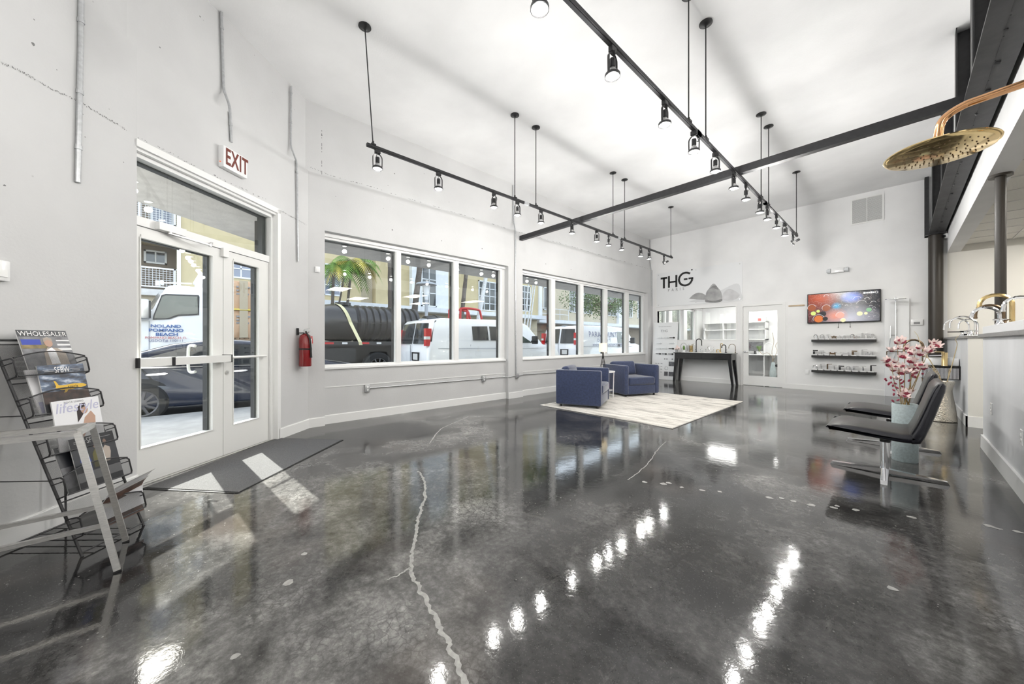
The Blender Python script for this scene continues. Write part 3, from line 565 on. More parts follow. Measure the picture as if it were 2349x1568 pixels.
# ---- office door
OX0, OX1 = OD[0], OD[1]
d2 = thing('door_2', 'white office door with one tall glass pane and silver lever', None, ((OX0 + OX1) / 2, YB, 0), kind='structure')
f = MB(); f.box((OX0 - .045, YB - .018, 0), (OX0 + .012, YB + T, OD[2] - .01)); f.box((OX1 - .012, YB - .018, 0), (OX1 + .06, YB + T, OD[2] - .01)); f.box((OX0 - .045, YB - .018, OD[2] - .01), (OX1 + .06, YB + T, OD[2] + .045)); build('door_frame', f, 'trim_white', d2)
gx0, gx1 = at_y(1717, 800, YB + .03).x, at_y(1783.5, 800, YB + .03).x; gz1 = at_y(1717, 714, YB + .03).z; gz0 = at_y(1717, 861, YB + .03).z
m_ = MB(); a, b = OX0 + .015, OX1 - .015; m_.box((a, YB + .02, .012), (gx0, YB + .062, OD[2] - .012)); m_.box((gx1, YB + .02, .012), (b, YB + .062, OD[2] - .012)); m_.box((gx0, YB + .02, .012), (gx1, YB + .062, gz0)); m_.box((gx0, YB + .02, gz1), (gx1, YB + .062, OD[2] - .012))
l = build('door_leaf', m_, 'trim_white', d2); build('pane', MB().box((gx0, YB + .038, gz0), (gx1, YB + .044, gz1)), 'office_glass', l, None)
hp = at_y(1709, 806, YB + .02); k = MB(); k.cyl((hp.x, YB + .02, hp.z), (hp.x, YB - .03, hp.z), .012); k.cyl((hp.x, YB + .02, hp.z), (hp.x, YB + .01, hp.z), .028); k.rbox((hp.x - .01, YB - .045, hp.z - .01), (hp.x + .1, YB - .027, hp.z + .01), .004); build('lever_handle', k, 'chrome', l)
# ================================================================== steel
BZ = 3.415; BX0, BX1 = .40, .62
ib = thing('steel_beam', 'long dark steel beam running to the back wall beside the white bulkhead', 'beam', ((BX0 + BX1) / 2, 6, BZ))
m_ = MB(); m_.box((BX0, -3.9, BZ), (BX1, YB - .002, BZ + .02)); build('bottom_flange', m_, 'dark_steel', ib, None)
build('web_plate', MB().box((BX1 - .03, -3.9, BZ + .02), (BX1 - .01, YB - .002, BZ + .4)), 'dark_steel', ib, None)
seam = MB(); r_ = random.Random(2)
y = 0.0
while y < 11.4: l_ = r_.uniform(.2, .5); seam.box((BX0 + .105, y, BZ - .0035), (BX0 + .112, y + l_ * .9, BZ)); y += l_
for i in range(24): y = .6 + i * .46; seam.cyl((BX0 + .11 + r_.uniform(-.02, .03), y, BZ - .008), (BX0 + .11, y, BZ), .012, n=6)
build('weld_seam', seam, 'black_steel', ib, None)
for y in (4.9, 6.2, 8.2, 10.45):
    p = MB(); p.box((.415, y, BZ + .02), (.425, y + .13, CEIL)); p.box((.415, y + .12, BZ + .02), (.53, y + .13, CEIL)); p.box((.52, y, BZ + .02), (.53, y + .13, CEIL)); build('post', p, 'black_steel', ib, None)
build('wall_plate', MB().box((.35, YB - .16, BZ - .02), (.41, YB - .002, CEIL)), 'black_steel', ib, None)
cbx = thing('cross_beam', 'slim black steel tube crossing the ceiling under the track lights', 'beam', (-2.6, 5.37, 3.405))
build('tube', MB().box((XL + .022, 5.33, 3.405), (BX0 + .02, 5.41, 3.5)), 'black_steel', cbx, None)
c = thing('steel_column', 'thick black round steel column against the back wall', 'column', (.5, YB - .13, 0))
build('shaft', MB().cyl((.5, YB - .13, .0), (.5, YB - .13, BZ - .02), .103, n=24), 'brown_steel', c); build('cap_plate', MB().box((.36, YB - .28, BZ - .02), (.64, YB - .004, BZ - .001)), 'black_steel', c)
c = thing('pipe_column', 'thin black pipe column with a round flange rising behind the faucets', 'column', (.742, 6.54, 0))
build('shaft', MB().cyl((.742, 6.54, 1.26), (.742, 6.54, 3.0), .04, n=20), 'brown_steel', c); build('flange', MB().cyl((.742, 6.54, 2.995), (.742, 6.54, 3.019), .085, n=24), 'brown_steel', c)
# camera on the column top
sc_ = thing('security_camera', 'small white dome security camera at the top of the column', 'camera', (.63, YB, 3.3))
build('bracket', MB().cyl((.66, YB, 3.36), (.66, YB - .08, 3.36), .03), 'white_gloss', sc_); hb = build('housing', MB().sph((.645, YB - .13, 3.36), .055, 14, 10), 'white_gloss', sc_); build('lens', MB().cyl((.61, YB - .17, 3.345), (.6, YB - .185, 3.34), .028), 'black_gloss', hb)

# ================================================================== track lights
TZ = 3.355
def head_proto():
    t = thing('track_spotlight', 'x', 'spotlight')
    st = MB(); st.rbox((-.018, -.03, -.045), (.018, .03, .0), .004, 1); build('track_adapter', st, 'black_plastic', t, local=True)
    yk = MB()
    pts = [(0, -.048, -.205), (0, -.05, -.1), (0, -.045, -.072), (0, -.025, -.05), (0, 0, -.046), (0, .025, -.05), (0, .045, -.072), (0, .05, -.1), (0, .048, -.205)]
    P = cat(pts, 3); yk.loft([[(-.009, p.y, p.z), (.009, p.y, p.z), (.009, p.y + (.004 if p.y > 0 else -.004), p.z - .002), (-.009, p.y + (.004 if p.y > 0 else -.004), p.z - .002)] for p in P]); build('yoke', yk, 'black_plastic', t, local=True)
    sk = MB(); sk.lathe([(.0, -.085), (.02, -.085), (.022, -.09), (.022, -.145), (.016, -.15)], 14); build('lamp_socket', sk, 'black_plastic', t, local=True)
    cw = MB(); cw.tube(cat([(.015, 0, -.03), (.035, -.02, -.07), (.03, -.03, -.11), (.012, -.01, -.1)], 5), .0028, 5); build('wire', cw, 'black_plastic', t, local=True)
    rf = MB(); rf.lathe([(.017, -.15), (.03, -.17), (.043, -.195), (.046, -.205)], 18); build('bulb', rf, 'silver', t, local=True)
    rm = MB(); rm.lathe([(.047, -.195), (.053, -.195), (.055, -.2), (.055, -.216), (.05, -.218), (.046, -.212), (.047, -.195)], 20); build('rim', rm, 'black_plastic', t, local=True)
    ln = MB(); ln.lathe([(.0001, -.222), (.02, -.221), (.038, -.217), (.046, -.208)], 18); build('lens', ln, 'lens_on', t, local=True)
    return t
proto = head_proto(); first = True
def track(x, ends, rods, us, dark, where, ysp=None):
    global first
    t = thing('track_light_rail', 'black ceiling track on thin rods, the one %s' % where, 'track light', (x, 5.3, TZ))
    r = MB(); r.box((x - .018, ends[0], TZ - .012), (x + .018, ends[1], TZ + .016)); r.box((x - .012, ends[0], TZ - .02), (x + .012, ends[1], TZ - .012)); build('rail', r, 'black_steel', t, None)
    for y in (3.9, 6.6): build('joiner', MB().box((x - .02, y - .05, TZ - .022), (x + .02, y + .05, TZ + .018)), 'galvanised', t, None)
    for yr, yt in rods:
        rd = MB(); rd.cyl((x, yr, CEIL), (x, yt, TZ + .02), .0065, n=8); o = build('suspension_rod', rd, 'black_steel', t)
        cp = MB(); cp.lathe([(.0, CEIL - .001), (.065, CEIL - .001), (.066, CEIL - .01), (.03, CEIL - .018), (.014, CEIL - .03), (.0, CEIL - .03)][::-1], 22, (x, yr, 0)); build('canopy', cp, 'black_plastic', o)
        kb = MB(); kb.box((x - .024, yt - .025, TZ + .012), (x + .024, yt + .025, TZ + .03)); kb.cyl((x, yt, TZ + .02), (x, yt, TZ + .06), .012, n=10); build('clamp', kb, 'black_plastic', o)
    names = ['nearest the door end', 'second from the door end', 'third from the door end', 'fourth from the door end', 'fifth from the door end', 'sixth from the door end', 'sixth from the far end', 'fifth from the far end', 'fourth from the far end', 'third from the far end', 'second from the far end', 'at the very far end']
    for i, u in enumerate(us):
        p = at_x(u, 700, x) if ysp is None else Vector((x, ysp[i], 0)); lab = 'black track spotlight %s of the %s track' % (names[i], ('window side' if x < -3 else 'middle') if ysp is None else 'added rear'); rz = random.Random(i * 7 + int(-x * 10)).choice([0, 0, 0, R(35), R(85), R(-30), R(15)])
        if u in dark: lab = 'tilted unlit ' + lab
        if first: o = proto; first = False; o.location = (x, p.y, TZ - .015); o.rotation_euler = (0, 0, rz); o['label'] = lab
        else: o = copy_tree(proto, None, (x, p.y, TZ - .015), rz, lab)
        o['group'] = 'track spotlights'
        if u in dark:
            for ch in o.children:
                if ch.name.startswith(('rim', 'lens', 'bulb', 'lamp_socket')):
                    ch.location = (0, 0, 0); Mx = Matrix.Translation((0, 0, -.2)) @ Matrix.Rotation(R(65), 4, 'Y') @ Matrix.Translation((0, 0, .2)); ch.matrix_local = Mx
                if ch.name.startswith('lens'):
                    ch.data = ch.data.copy(); ch.data.materials.clear(); ch.data.materials.append(M['lamp_off'])
        else:
            ld = lamp(TRACK_W[p.y > 4.6] if x < -3 else (TRACK_FILL if ysp else TRACK_M[(p.y > 4.6) + (p.y > 6.9)])); lo = bpy.data.objects.new('track_lamp', ld); COL.objects.link(lo); lo.parent = o; lo.location = (0, 0, -.32)
LAMPS = {}
def lamp(w):
    if w not in LAMPS: l = LAMPS[w] = bpy.data.lights.new('track_lamp', 'POINT'); l.energy = w; l.shadow_soft_size = .04; l.color = (1, .985, .955)
    return LAMPS[w]
RODS = [(1.43, 1.52), (3.66, 3.66), (4.12, 4.12), (6.38, 6.38), (6.83, 6.83), (9.08, 9.08)]
track(-3.93, (1.45, 9.16), RODS, [866, 1006, 1133, 1187, 1241, 1312, 1369, 1396, 1426, 1470, 1489, 1523], (1523,), 'nearest the windows')
track(-1.41, (1.45, 9.16), RODS, [1238, 1405, 1525, 1592, 1641, 1683, 1711, 1743, 1760, 1781, 1800, 1819], (1819,), 'over the middle of the floor')
track(-1.41, (-3.4, .9), [(-3.2, -3.2), (-1.3, -1.3), (.7, .7)], list(range(7)), (), 'added behind the viewer for fill light', [-3.1, -2.5, -1.9, -1.3, -.7, -.1, .5])
# ceiling panels in the low ceiling (their images float in the window glass)
tp = thing('ceiling_panel_light', 'x', 'ceiling light'); f = MB()
for a in ((-.605, -.3, -.597, .3), (.597, -.3, .605, .3), (-.597, -.3, .597, -.292), (-.597, .292, .597, .3)): f.box((a[0], a[1], -.012), (a[2], a[3], .02))
build('frame', f, 'trim_white', tp, None, local=True); build('diffuser', MB().box((-.597, -.292, -.006), (.597, .292, .004)), 'panel_on', tp, None, local=True)
first_ = True
for i, (x, y) in enumerate([(2.35, 10.1), (2.35, 7.1), (2.35, 4.1), (2.35, 1.1), (2.35, -1.9), (4.8, 8.6), (4.8, 5.6), (4.8, 2.6), (4.8, -.4)]):
    lab = 'panel light in the low ceiling, %s, %s row' % (['first', 'second', 'third', 'fourth', 'fifth'][i if i < 5 else i - 5] + ' from the back wall', 'near' if i < 5 else 'far')
    if first_: first_ = False; tp.location = (x, y, 3.135); tp['label'] = lab; tp['group'] = 'panel lights'
    else: copy_tree(tp, None, (x, y, 3.135), 0, lab)
opl = None  # unseen ceiling panels added to brighten the office
for i, (x, y) in enumerate([(-4.3, 12.6), (-2.3, 12.6), (-4.3, 14.6), (-2.3, 14.6)]):
    c_ = copy_tree(tp, None, (x, y, 2.936), 0, 'added panel light in the office ceiling, %s' % ('front left', 'front right', 'rear left', 'rear right')[i])
    for ch in c_.children:
        if ch.name.startswith('diffuser'): ch.data = ch.data.copy(); ch.data.materials.clear(); ch.data.materials.append(M['office_fill_on'])

# ================================================================== things on the walls
# exit sign
s0, z1 = sz(514, 331, .17); s1, _ = sz(569, 348, .17); z0 = sz(514, 381, .17)[1]
ex = thing('exit_sign', 'white box exit sign with red letters above the entrance door', 'exit sign', dw((s0 + s1) / 2, .1, z0))
hb = MB(); hb.rbox((-(s1 - s0) / 2, .0, 0), ((s1 - s0) / 2, .065, z1 - z0), .008, 2)
hb.v = [tuple(dw((s0 + s1) / 2 + v[0], .1 + v[1], z0 + v[2])) for v in hb.v]; build('housing', hb, 'white_gloss', ex)
build('lettering', text_mb('EXIT', .235, frame3(dw((s0 + s1) / 2 + .012, .166, (z0 + z1) / 2), DD, (0, 0, 1), DN), bold=.004, sx=.52 * (s1 - s0) / .28, spacing=1.08), 'sign_red', ex, None)
lp = MB(); lp.cyl(dw(s0 - .001, .13, z0 + .05), dw(s0 - .006, .13, z0 + .05), .006); build('indicator', lp, 'led_red', ex)
# conduits
def conduit(pts, name, label, r=.011, straps=()):
    pts = [Vector(p) for p in pts]; mid = pts[-1]; t = thing(name, label, 'conduit', (mid.x, mid.y, min(p.z for p in pts)))
    P = [pts[0]]
    for i in range(1, len(pts) - 1):
        a, b, c_ = pts[i - 1], pts[i], pts[i + 1]; P += [b + (a - b).normalized() * min(.03, (a - b).length * .4), b + (c_ - b).normalized() * min(.03, (c_ - b).length * .4)]
    P.append(pts[-1]); build('pipe', MB().tube(P, r, 10), 'galvanised', t)
    for k in straps:
        i = int(k); p = pts[i].lerp(pts[i + 1], k - i); d = (pts[i + 1] - pts[i]).normalized(); build('strap', MB().cyl(p - d * .014, p + d * .014, r + .004, n=10), 'galvanised', t)
    return t
o1 = LWN * .012
conduit([pl_l(182, -30) + o1, pl_l(181, 100) + o1, pl_l(174, 418) + o1], 'conduit_pipe', 'leftmost bare metal conduit pipe ending in mid wall', .015, (.6, 1.35, 1.75))
def pe(u, v, n): return at_dw(u, v, n)
conduit([pe(508, 28, .025), pe(513, 205, .025), pe(527, 243, .113), pe(531, 326, .113)], 'conduit_pipe', 'bent metal conduit pipe leading down to the exit sign', .0125, (.2, 2.5))
conduit([pe(668, 198, .025), pe(667, 335, .025), pe(681, 372, .113), pe(684, 600, .113)], 'conduit_pipe', 'bent metal conduit pipe between the door and the corner', .011, (.1, .6, 2.1))
conduit([at_x(1177, 425, XL - .06), at_x(1178, 506, XL - .06), at_x(1182, 527, XL + .034), at_x(1184, 862, XL + .034)], 'conduit_pipe', 'tall metal conduit pipe on the pier between the two windows', .014, (.5, 2.1, 2.5))
conduit([at_x(1491, 545, XL - .06), at_x(1491, 600, XL - .06), at_x(1494, 622, XL + .034), at_x(1496, 702, XL + .034)], 'conduit_pipe', 'thin metal conduit pipe in the far corner by the wall sign', .012, (.5, 2.2))
XC = -5.655
hc = thing('floor_conduit', 'horizontal metal conduit low along the window wall with outlet boxes', 'conduit', (XC, 4, .4))
def outlet_box(p, w, h, face):
    b_ = MB(); b_.rbox((p.x - .018, p.y - w / 2, p.z - h / 2), (p.x + .03, p.y + w / 2, p.z + h / 2), .004); o = build('outlet_box', b_, 'galvanised', hc); f = MB()
    for dz in (-.022, .022): f.cyl((p.x + .03, p.y, p.z + dz), (p.x + .033, p.y, p.z + dz), .015, n=10)
    build('socket', f, face, o)
PA, PB_, PCx, PD = at_x(842, 890, XC), at_x(1109, 868, XC), at_x(1186, 861, XL + .034), at_x(1400, 845, XC)
build('pipe', MB().tube([PA, PB_], .0095, 8), 'galvanised', hc); build('pipe', MB().tube([PB_, Vector((XC, B1[1] - .06, PB_.z)), Vector((XL + .034, B1[1] + .02, PB_.z)), PCx], .0095, 8), 'galvanised', hc)
build('pipe', MB().tube([PCx, Vector((XL + .034, B2[0] - .03, PCx.z)), Vector((XC, B2[0] + .06, PCx.z)), PD], .0095, 8), 'galvanised', hc)
outlet_box(PA, .075, .115, 'ink_white'); outlet_box(PB_, .075, .115, 'ink_white'); outlet_box(PCx, .075, .115, 'galvanised')
# small sensors
def wallbox(name, label, cat_, p, n, w, h, d, m='white_gloss', lens=None):
    n = Vector(n); a = Vector((0, 0, 1)).cross(n).normalized(); t = thing(name, label, cat_, p - Vector((0, 0, h / 2))); b_ = MB(frame3(p, a, (0, 0, 1), n)); b_.rbox((-w / 2, -h / 2, 0), (w / 2, h / 2, d), .008, 2); build('housing', b_, m, t)
    l = MB(frame3(p, a, (0, 0, 1), n)); l.box((-w * .25, -h * .3, d), (w * .25, h * .05, d + .004)); build('cover', l, lens or 'trim_white', t); return t
wallbox('wall_sensor', 'small white sensor on the pier left of the wide window', 'sensor', at_x(728, 618, XL + .02), (1, 0, 0), .065, .085, .02)
wallbox('thermostat', 'white thermostat box at the left edge of the entrance wall', 'thermostat', pl_l(-4, 620), LWN, .07, .12, .025)
# fire extinguisher
p = at_dw(686, 800, .1); nE = DN
fe = thing('fire_extinguisher', 'red fire extinguisher hanging on the wall beside the entrance door', 'extinguisher', Vector((p.x, p.y, 0)) + nE * .09 + Vector((0, 0, at_dw(686, 841, .19).z)))
zb0 = at_dw(686, 841, .19).z; zt0 = at_dw(686, 764, .19).z; cx, cyy = p.x + nE.x * .09, p.y + nE.y * .09; hh = zt0 - zb0; rr = .075
build('cylinder', MB().lathe([(.0, 0), (rr * .92, 0), (rr, .012), (rr, hh * .86), (rr * .85, hh * .93), (rr * .4, hh * .99), (.02, hh * 1.0), (0, hh)], 26, (cx, cyy, zb0)), 'extinguisher_red', fe)
vv = MB(); vv.cyl((cx, cyy, zt0 - .01), (cx, cyy, zt0 + .035), .018); build('valve', vv, 'chrome', fe)
lv = MB(frame3((cx, cyy, zt0 + .03), DD, (0, 0, 1), nE)); lv.box((-.03, 0, -.01), (.09, .008, .01)); lv.bar((-.02, .015, 0), (.085, .045, 0), .018, .006); lv.cyl((.03, -.01, .02), (.03, -.01, .035), .014); build('handle', lv, 'silver', fe)
hs = MB(frame3((cx, cyy, zb0), DD, (0, 0, 1), nE)); hs.tube(cat([(-.01, hh + .02, .02), (-.04, hh + .015, .04), (-.035, hh - .06, .085), (-.02, hh - .16, .09), (-.01, hh - .25, .088)], 6), .011, 8); hs.tube([(-.01, hh - .24, .088), (-.006, hh - .32, .086)], [.011, .016], 8); build('hose', hs, 'black_plastic', fe)
lb = MB()
for k in range(6):
    a0, a1 = R(-10 + k * 12), R(-10 + (k + 1) * 12); fr_ = frame3((cx, cyy, zb0), DD, (0, 0, 1), nE); lb.m = fr_; q = rr + .0012
    lb.quad((q * math.sin(a0), hh * .58, q * math.cos(a0)), (q * math.sin(a1), hh * .58, q * math.cos(a1)), (q * math.sin(a1), hh * .84, q * math.cos(a1)), (q * math.sin(a0), hh * .84, q * math.cos(a0)))
build('label', lb, 'label_white', fe, None)
tg = MB(frame3((cx, cyy, zb0), DD, (0, 0, 1), nE)); tg.add([(.05, hh - .04, .03), (.1, hh - .03, .03), (.105, hh - .13, .035), (.075, hh - .14, .035)], [(0, 1, 2, 3)]); build('inspection_tag', tg, 'ink_red', fe, None)
bk_ = MB(frame3((cx, cyy, zb0), DD, (0, 0, 1), nE)); bk_.box((-.05, hh - .02, -.09), (-.025, hh + .07, -.07)); bk_.box((-.045, hh + .0, -.09), (.02, hh + .012, 0)); build('wall_hook', bk_, 'black_plastic', fe, None)
build('strap', MB().lathe([(rr + .002, hh * .5), (rr + .003, hh * .5 + .02), (rr + .001, hh * .5 + .021)], 26, (cx, cyy, zb0)), 'black_plastic', fe)
# floor mat
fmp = [at_z(545, 1132), at_z(788, 1009)]; d_ = (fmp[1] - fmp[0]).normalized(); nn_ = Vector((-d_.y, d_.x, 0)); nn_ = nn_ if nn_.dot(DN) < 0 else -nn_
q0 = at_z(318, 1129); q3 = at_z(660, 1007)
fm = thing('floor_mat', 'grey ribbed entrance mat with black rubber edge by the door', 'mat', (fmp[0] + fmp[1]) / 2 - DN * .3)
poly = [P2(fmp[0]), P2(fmp[1]), P2(fmp[1] - DN * (.62)), P2(fmp[0] - DN * (.62))]
w_ = min((fmp[0] - DO).dot(DN), (fmp[1] - DO).dot(DN)) - .065; poly = [P2(fmp[0]), P2(fmp[1]), P2(fmp[1] - DN * w_), P2(fmp[0] - DN * w_)]
cx = sum(a for a, b in poly) / 4; cyy = sum(b for a, b in poly) / 4
build('border', MB().prism(poly, .001, .005), 'mat_edge', fm, None); build('pile', MB().prism([(cx + (a - cx) * .985, cyy + (b - cyy) * .97) for a, b in poly], .004, .010), 'mat_grey', fm, None)

# ---- wall sign on the back wall
def yb(u, v, off=0.0): return at_y(u, v, YB - off)
SX0, SX1, SZ0, SZ1 = yb(1507, 628).x, yb(1703, 599).x, 2.352, 3.46
sg = thing('wall_sign', 'wide white wall sign with large black letters and a bathing figure', 'sign', ((SX0 + SX1) / 2, YB - .01, SZ0))
build('panel', MB().box((SX0, YB - .014, SZ0), (SX1, YB - .003, SZ1)), 'board_white', sg)
y_ = YB - .0155; sw = .055
lt = MB(); fy = lambda x, y, z: (x, YB - .015 - z, y)
def stroke(mb, pts, w):
    for (a, b), (c_, d__) in zip(pts[:-1], pts[1:]):
        L = math.hypot(c_ - a, d__ - b) or 1; nx, nz = -(d__ - b) / L * w / 2, (c_ - a) / L * w / 2
        mb.prism([(a + nx, b + nz), (c_ + nx, d__ + nz), (c_ - nx, d__ - nz), (a - nx, b - nz)], 0, .004, fy)
lx = lambda u, v: (yb(u, v).x, yb(u, v).z)
zt, zb_t = lx(1520, 637)[1], lx(1525, 661)[1]; x0 = lx(1516, 640)[0]; x1 = lx(1531, 640)[0]
stroke(lt, [(x0, zt - .02), (x1, zt - .02)], .06); xm = (x0 + x1) / 2; stroke(lt, [(xm, zt), (xm, zb_t)], .065); build('logo_letter', lt, 'ink_black', sg, None); lt = MB()
hx0, hx1 = lx(1535, 645)[0], lx(1552, 645)[0]; zm = (zt + zb_t) / 2
stroke(lt, [(hx0, zt + .03), (hx0, zb_t)], .06); stroke(lt, [(hx1, zt + .03), (hx1, zb_t + .0)], .06); stroke(lt, [(hx0, zm), (hx1, zm)], .055); build('logo_letter', lt, 'ink_black', sg, None); lt = MB()
gc, gr = lx(1573, 642)[0], .2; stroke(lt, arc2(gc, zm + .04, gr, 48, 360, 26), .062); build('logo_letter', lt, 'ink_black', sg, None); lt = MB(); stroke(lt, [(gc - .05, zm + .035), (gc + .06, zm + .035)], .055); build('logo_dash', lt, 'ink_black', sg, None); lt = MB(); stroke(lt, [(gc + .09, zm + .045), (gc + gr + .03, zm + .045)], .05); build('logo_dash', lt, 'ink_black', sg, None); lt = MB(); lt.lathe([(0, 0), (.022, 0), (.022, .004)], 10, (gc + gr - .01, YB - .017, zm + .3), 'y')
build('registered_mark', lt, 'ink_black', sg, None)
build('lettering', text_mb('PARIS', .13, frame3((lx(1551, 665)[0], YB - .0145, lx(1551, 664)[1]), (1, 0, 0), (0, 0, 1), (0, -1, 0)), spacing=2.2, sx=.8), 'ink_grey', sg, None)
mat('print_grey1', (.36, .36, .36), .4, noise=.25, nscale=5); mat('print_grey2', (.2, .2, .2), .4, noise=.3, nscale=6); mat('print_grey3', (.56, .56, .57), .4, noise=.15, nscale=4); mat('print_pale', (.68, .69, .7), .4)
def pblob(mb, pts, lay):
    c_ = cat([(p.x, p.z, 0) for p in [yb(u, v) for u, v in pts]], 5); mb.prism([(v.x, v.y) for v in c_[:-1]], 0, .0006 * lay, lambda x, y, z: (x, YB - .0142 - z, y))
pm = MB(); pm.cur = 3; pblob(pm, [(1580, 692), (1640, 672), (1690, 650), (1700, 670), (1700, 688), (1640, 692), (1580, 692)], 1)
pm.cur = 2; pblob(pm, [(1656, 686), (1660, 672), (1672, 662), (1688, 668), (1697, 676), (1690, 685), (1672, 690), (1656, 686)], 2)
pm.cur = 0; pblob(pm, [(1581, 685), (1592, 675), (1604, 671), (1618, 676), (1622, 686), (1605, 687), (1581, 685)], 3)
pblob(pm, [(1619, 690), (1620, 672), (1628, 660), (1634, 652), (1640, 651), (1646, 658), (1654, 668), (1657, 680), (1655, 688), (1640, 691), (1619, 690)], 4)
pm.cur = 1; pblob(pm, [(1619, 693), (1619, 687), (1636, 690), (1656, 686), (1655, 691), (1640, 694), (1619, 693)], 5); pblob(pm, [(1628, 662), (1636, 655), (1644, 656), (1648, 664), (1638, 661), (1628, 662)], 5)
build('figure_print', pm, ['print_grey1', 'print_grey2', 'print_grey3', 'print_pale'], sg, None)
bs = MB()
for x in (SX0 + .06, (SX0 + SX1) / 2, SX1 - .06):
    for z in (SZ0 + .06, SZ1 - .06): bs.cyl((x, YB - .014, z), (x, YB - .02, z), .014, n=10)
build('standoff', bs, 'silver', sg)
# ---- air vent
v0, v1 = yb(1955, 461), yb(2024, 507); VX0, VX1, VZ0, VZ1 = v0.x, v1.x, yb(1955, 514).z, v0.z
av = thing('air_vent', 'white wall return grille with fine louvres high on the back wall', 'vent', ((VX0 + VX1) / 2, YB - .01, VZ0)); f = MB(); w = .03; mx = (VX0 + VX1) / 2
for a in ((VX0 - w, VZ0 - w, VX0, VZ1 + w), (VX1, VZ0 - w, VX1 + w, VZ1 + w), (VX0, VZ0 - w, VX1, VZ0), (VX0, VZ1, VX1, VZ1 + w), (mx - .006, VZ0, mx + .006, VZ1)): f.box((a[0], YB - .02, a[1]), (a[2], YB - .002, a[3]))
build('frame', f, 'trim_white', av); build('backing', MB().box((VX0, YB - .006, VZ0), (VX1, YB - .002, VZ1)), 'ink_grey', av, None)
nsl = 30; lm = MB(); lm.bar((VX0 - mx, 0, 0), (VX1 - mx, 0, 0), .014, .004, up=(0, .7, 1)); sl0 = None
for i in range(nsl):
    z = VZ0 + (i + .5) * (VZ1 - VZ0) / nsl
    if sl0 is None: sl0 = build('slat', lm, 'trim_white', av, None, local=True); o = sl0
    else: o = sl0.copy(); COL.objects.link(o); o.parent = av
    o.location = Vector((mx, YB - .012, z)) - av.location
# ---- emergency light
e0, e1 = yb(1899, 623), yb(1945, 619); em = thing('emergency_light', 'white twin-head emergency light above the television', 'emergency light', ((e0.x + e1.x) / 2, YB - .05, e0.z - .07)); mx = (e0.x + e1.x) / 2
b_ = MB(); b_.rbox((mx - .12, YB - .09, e0.z - .06), (mx + .12, YB - .003, e0.z + .06), .02, 3); build('body', b_, 'white_gloss', em)
for sx in (-1, 1):
    l = MB(); l.lathe([(.0, 0), (.035, 0), (.055, .03), (.058, .07), (.0, .075)], 16, (mx + sx * .12 - (0 if sx > 0 else .075), YB - .06, e0.z + .0), 'x'); build('lamp_head', l, 'lamp_off', em)
# ---- wood strip and power outlet
w0, w1 = yb(1809, 702), yb(1846, 701); ws_ = tag(build('wood_strip', MB().rbox((w0.x, YB - .022, w0.z - .015), (w1.x, YB - .002, w0.z + .02), .004), 'light_wood'), 'short pale wooden strip fixed left of the television', 'strip')
wallbox('power_outlet', 'white power outlet low on the wall left of the shelves', 'outlet', yb(1852, 853), (0, -1, 0), .075, .12, .008)
wallbox('wall_thermostat', 'white thermostat box on the wall left of the thick column', 'thermostat', yb(2103, 739), (0, -1, 0), .18, .13, .035, lens='ink_grey')
tag(build('wall_seam_strip', MB().box((yb(1806, 800).x - .006, YB - .006, 0.02), (yb(1806, 800).x + .006, YB - .001, 2.25)), 'trim_white', None, None), 'thin vertical white joint strip on the wall right of the office door', 'strip')
# ---- television
X0, X1, Z0, Z1 = -1.56, -.284, 1.66, 2.388; cx, cz = (X0 + X1) / 2, (Z0 + Z1) / 2; ty = YB - .075
tv = thing('television', 'flat black television showing colourful bubbles above the three shelves', 'television', (cx, YB - .05, Z0))
build('case', MB().rbox((X0, ty, Z0), (X1, YB - .035, Z1), .008), 'black_plastic', tv); build('wall_mount', MB().box((cx - .25, YB - .04, cz - .15), (cx + .25, YB - .002, cz + .15)), 'black_steel', tv, None)
scm = MB(); scm.box((X0 + .018, ty - .002, Z0 + .022), (X1 - .018, ty + .001, Z1 - .018)); so = build('screen', scm, 'tv_picture', tv, None)
so.data.transform(Matrix.Translation((0, -(ty - (YB - .05)), -(cz - Z0)))); so.location = (0, ty - (YB - .05), cz - Z0)
TVF = lambda x, z, l=1: (cx + x, ty - .0022 - .0004 * l, cz + z)
def disc(mb, x, z, r, l=1, n=22, a0=0, a1=360):
    mb = MB(); mb.quad(*[TVF(x + r * math.cos(R(a0 + (a1 - a0) * i / n)), z + r * math.sin(R(a0 + (a1 - a0) * i / n)), l) for i in range(n)][::-1]); build('bubble', mb, MT[CURM], tv, None)
def ringp(mb, x, z, r, w, l=1, n=22, a0=0, a1=360):
    own = mb is None; mb = mb or MB()
    for i in range(n):
        t0, t1 = R(a0 + (a1 - a0) * i / n), R(a0 + (a1 - a0) * (i + 1) / n)
        mb.quad(TVF(x + r * math.cos(t0), z + r * math.sin(t0), l), TVF(x + r * math.cos(t1), z + r * math.sin(t1), l), TVF(x + (r - w) * math.cos(t1), z + (r - w) * math.sin(t1), l), TVF(x + (r - w) * math.cos(t0), z + (r - w) * math.sin(t0), l))
    if own: build('bubble_rim', mb, MT[CURM], tv, None)
bb = None; MT = ['tv_orange', 'tv_rust', 'tv_lime', 'tv_cream', 'tv_green', 'tv_black', 'tv_white', 'tv_pink']
CURM = 0
def cur(i):
    global CURM
    CURM = i
cur(0); disc(bb, -.42, -.26, .085, 1)
disc(bb, -.44, -.27, .06, 2)
cur(1); disc(bb, -.55, .02, .08, 1); disc(bb, -.28, 0, .075, 1); cur(2); disc(bb, -.52, -.12, .05, 2); disc(bb, -.43, -.07, .035, 1); cur(5); disc(bb, -.34, -.14, .06, 1); disc(bb, -.3, -.26, .05, 1)
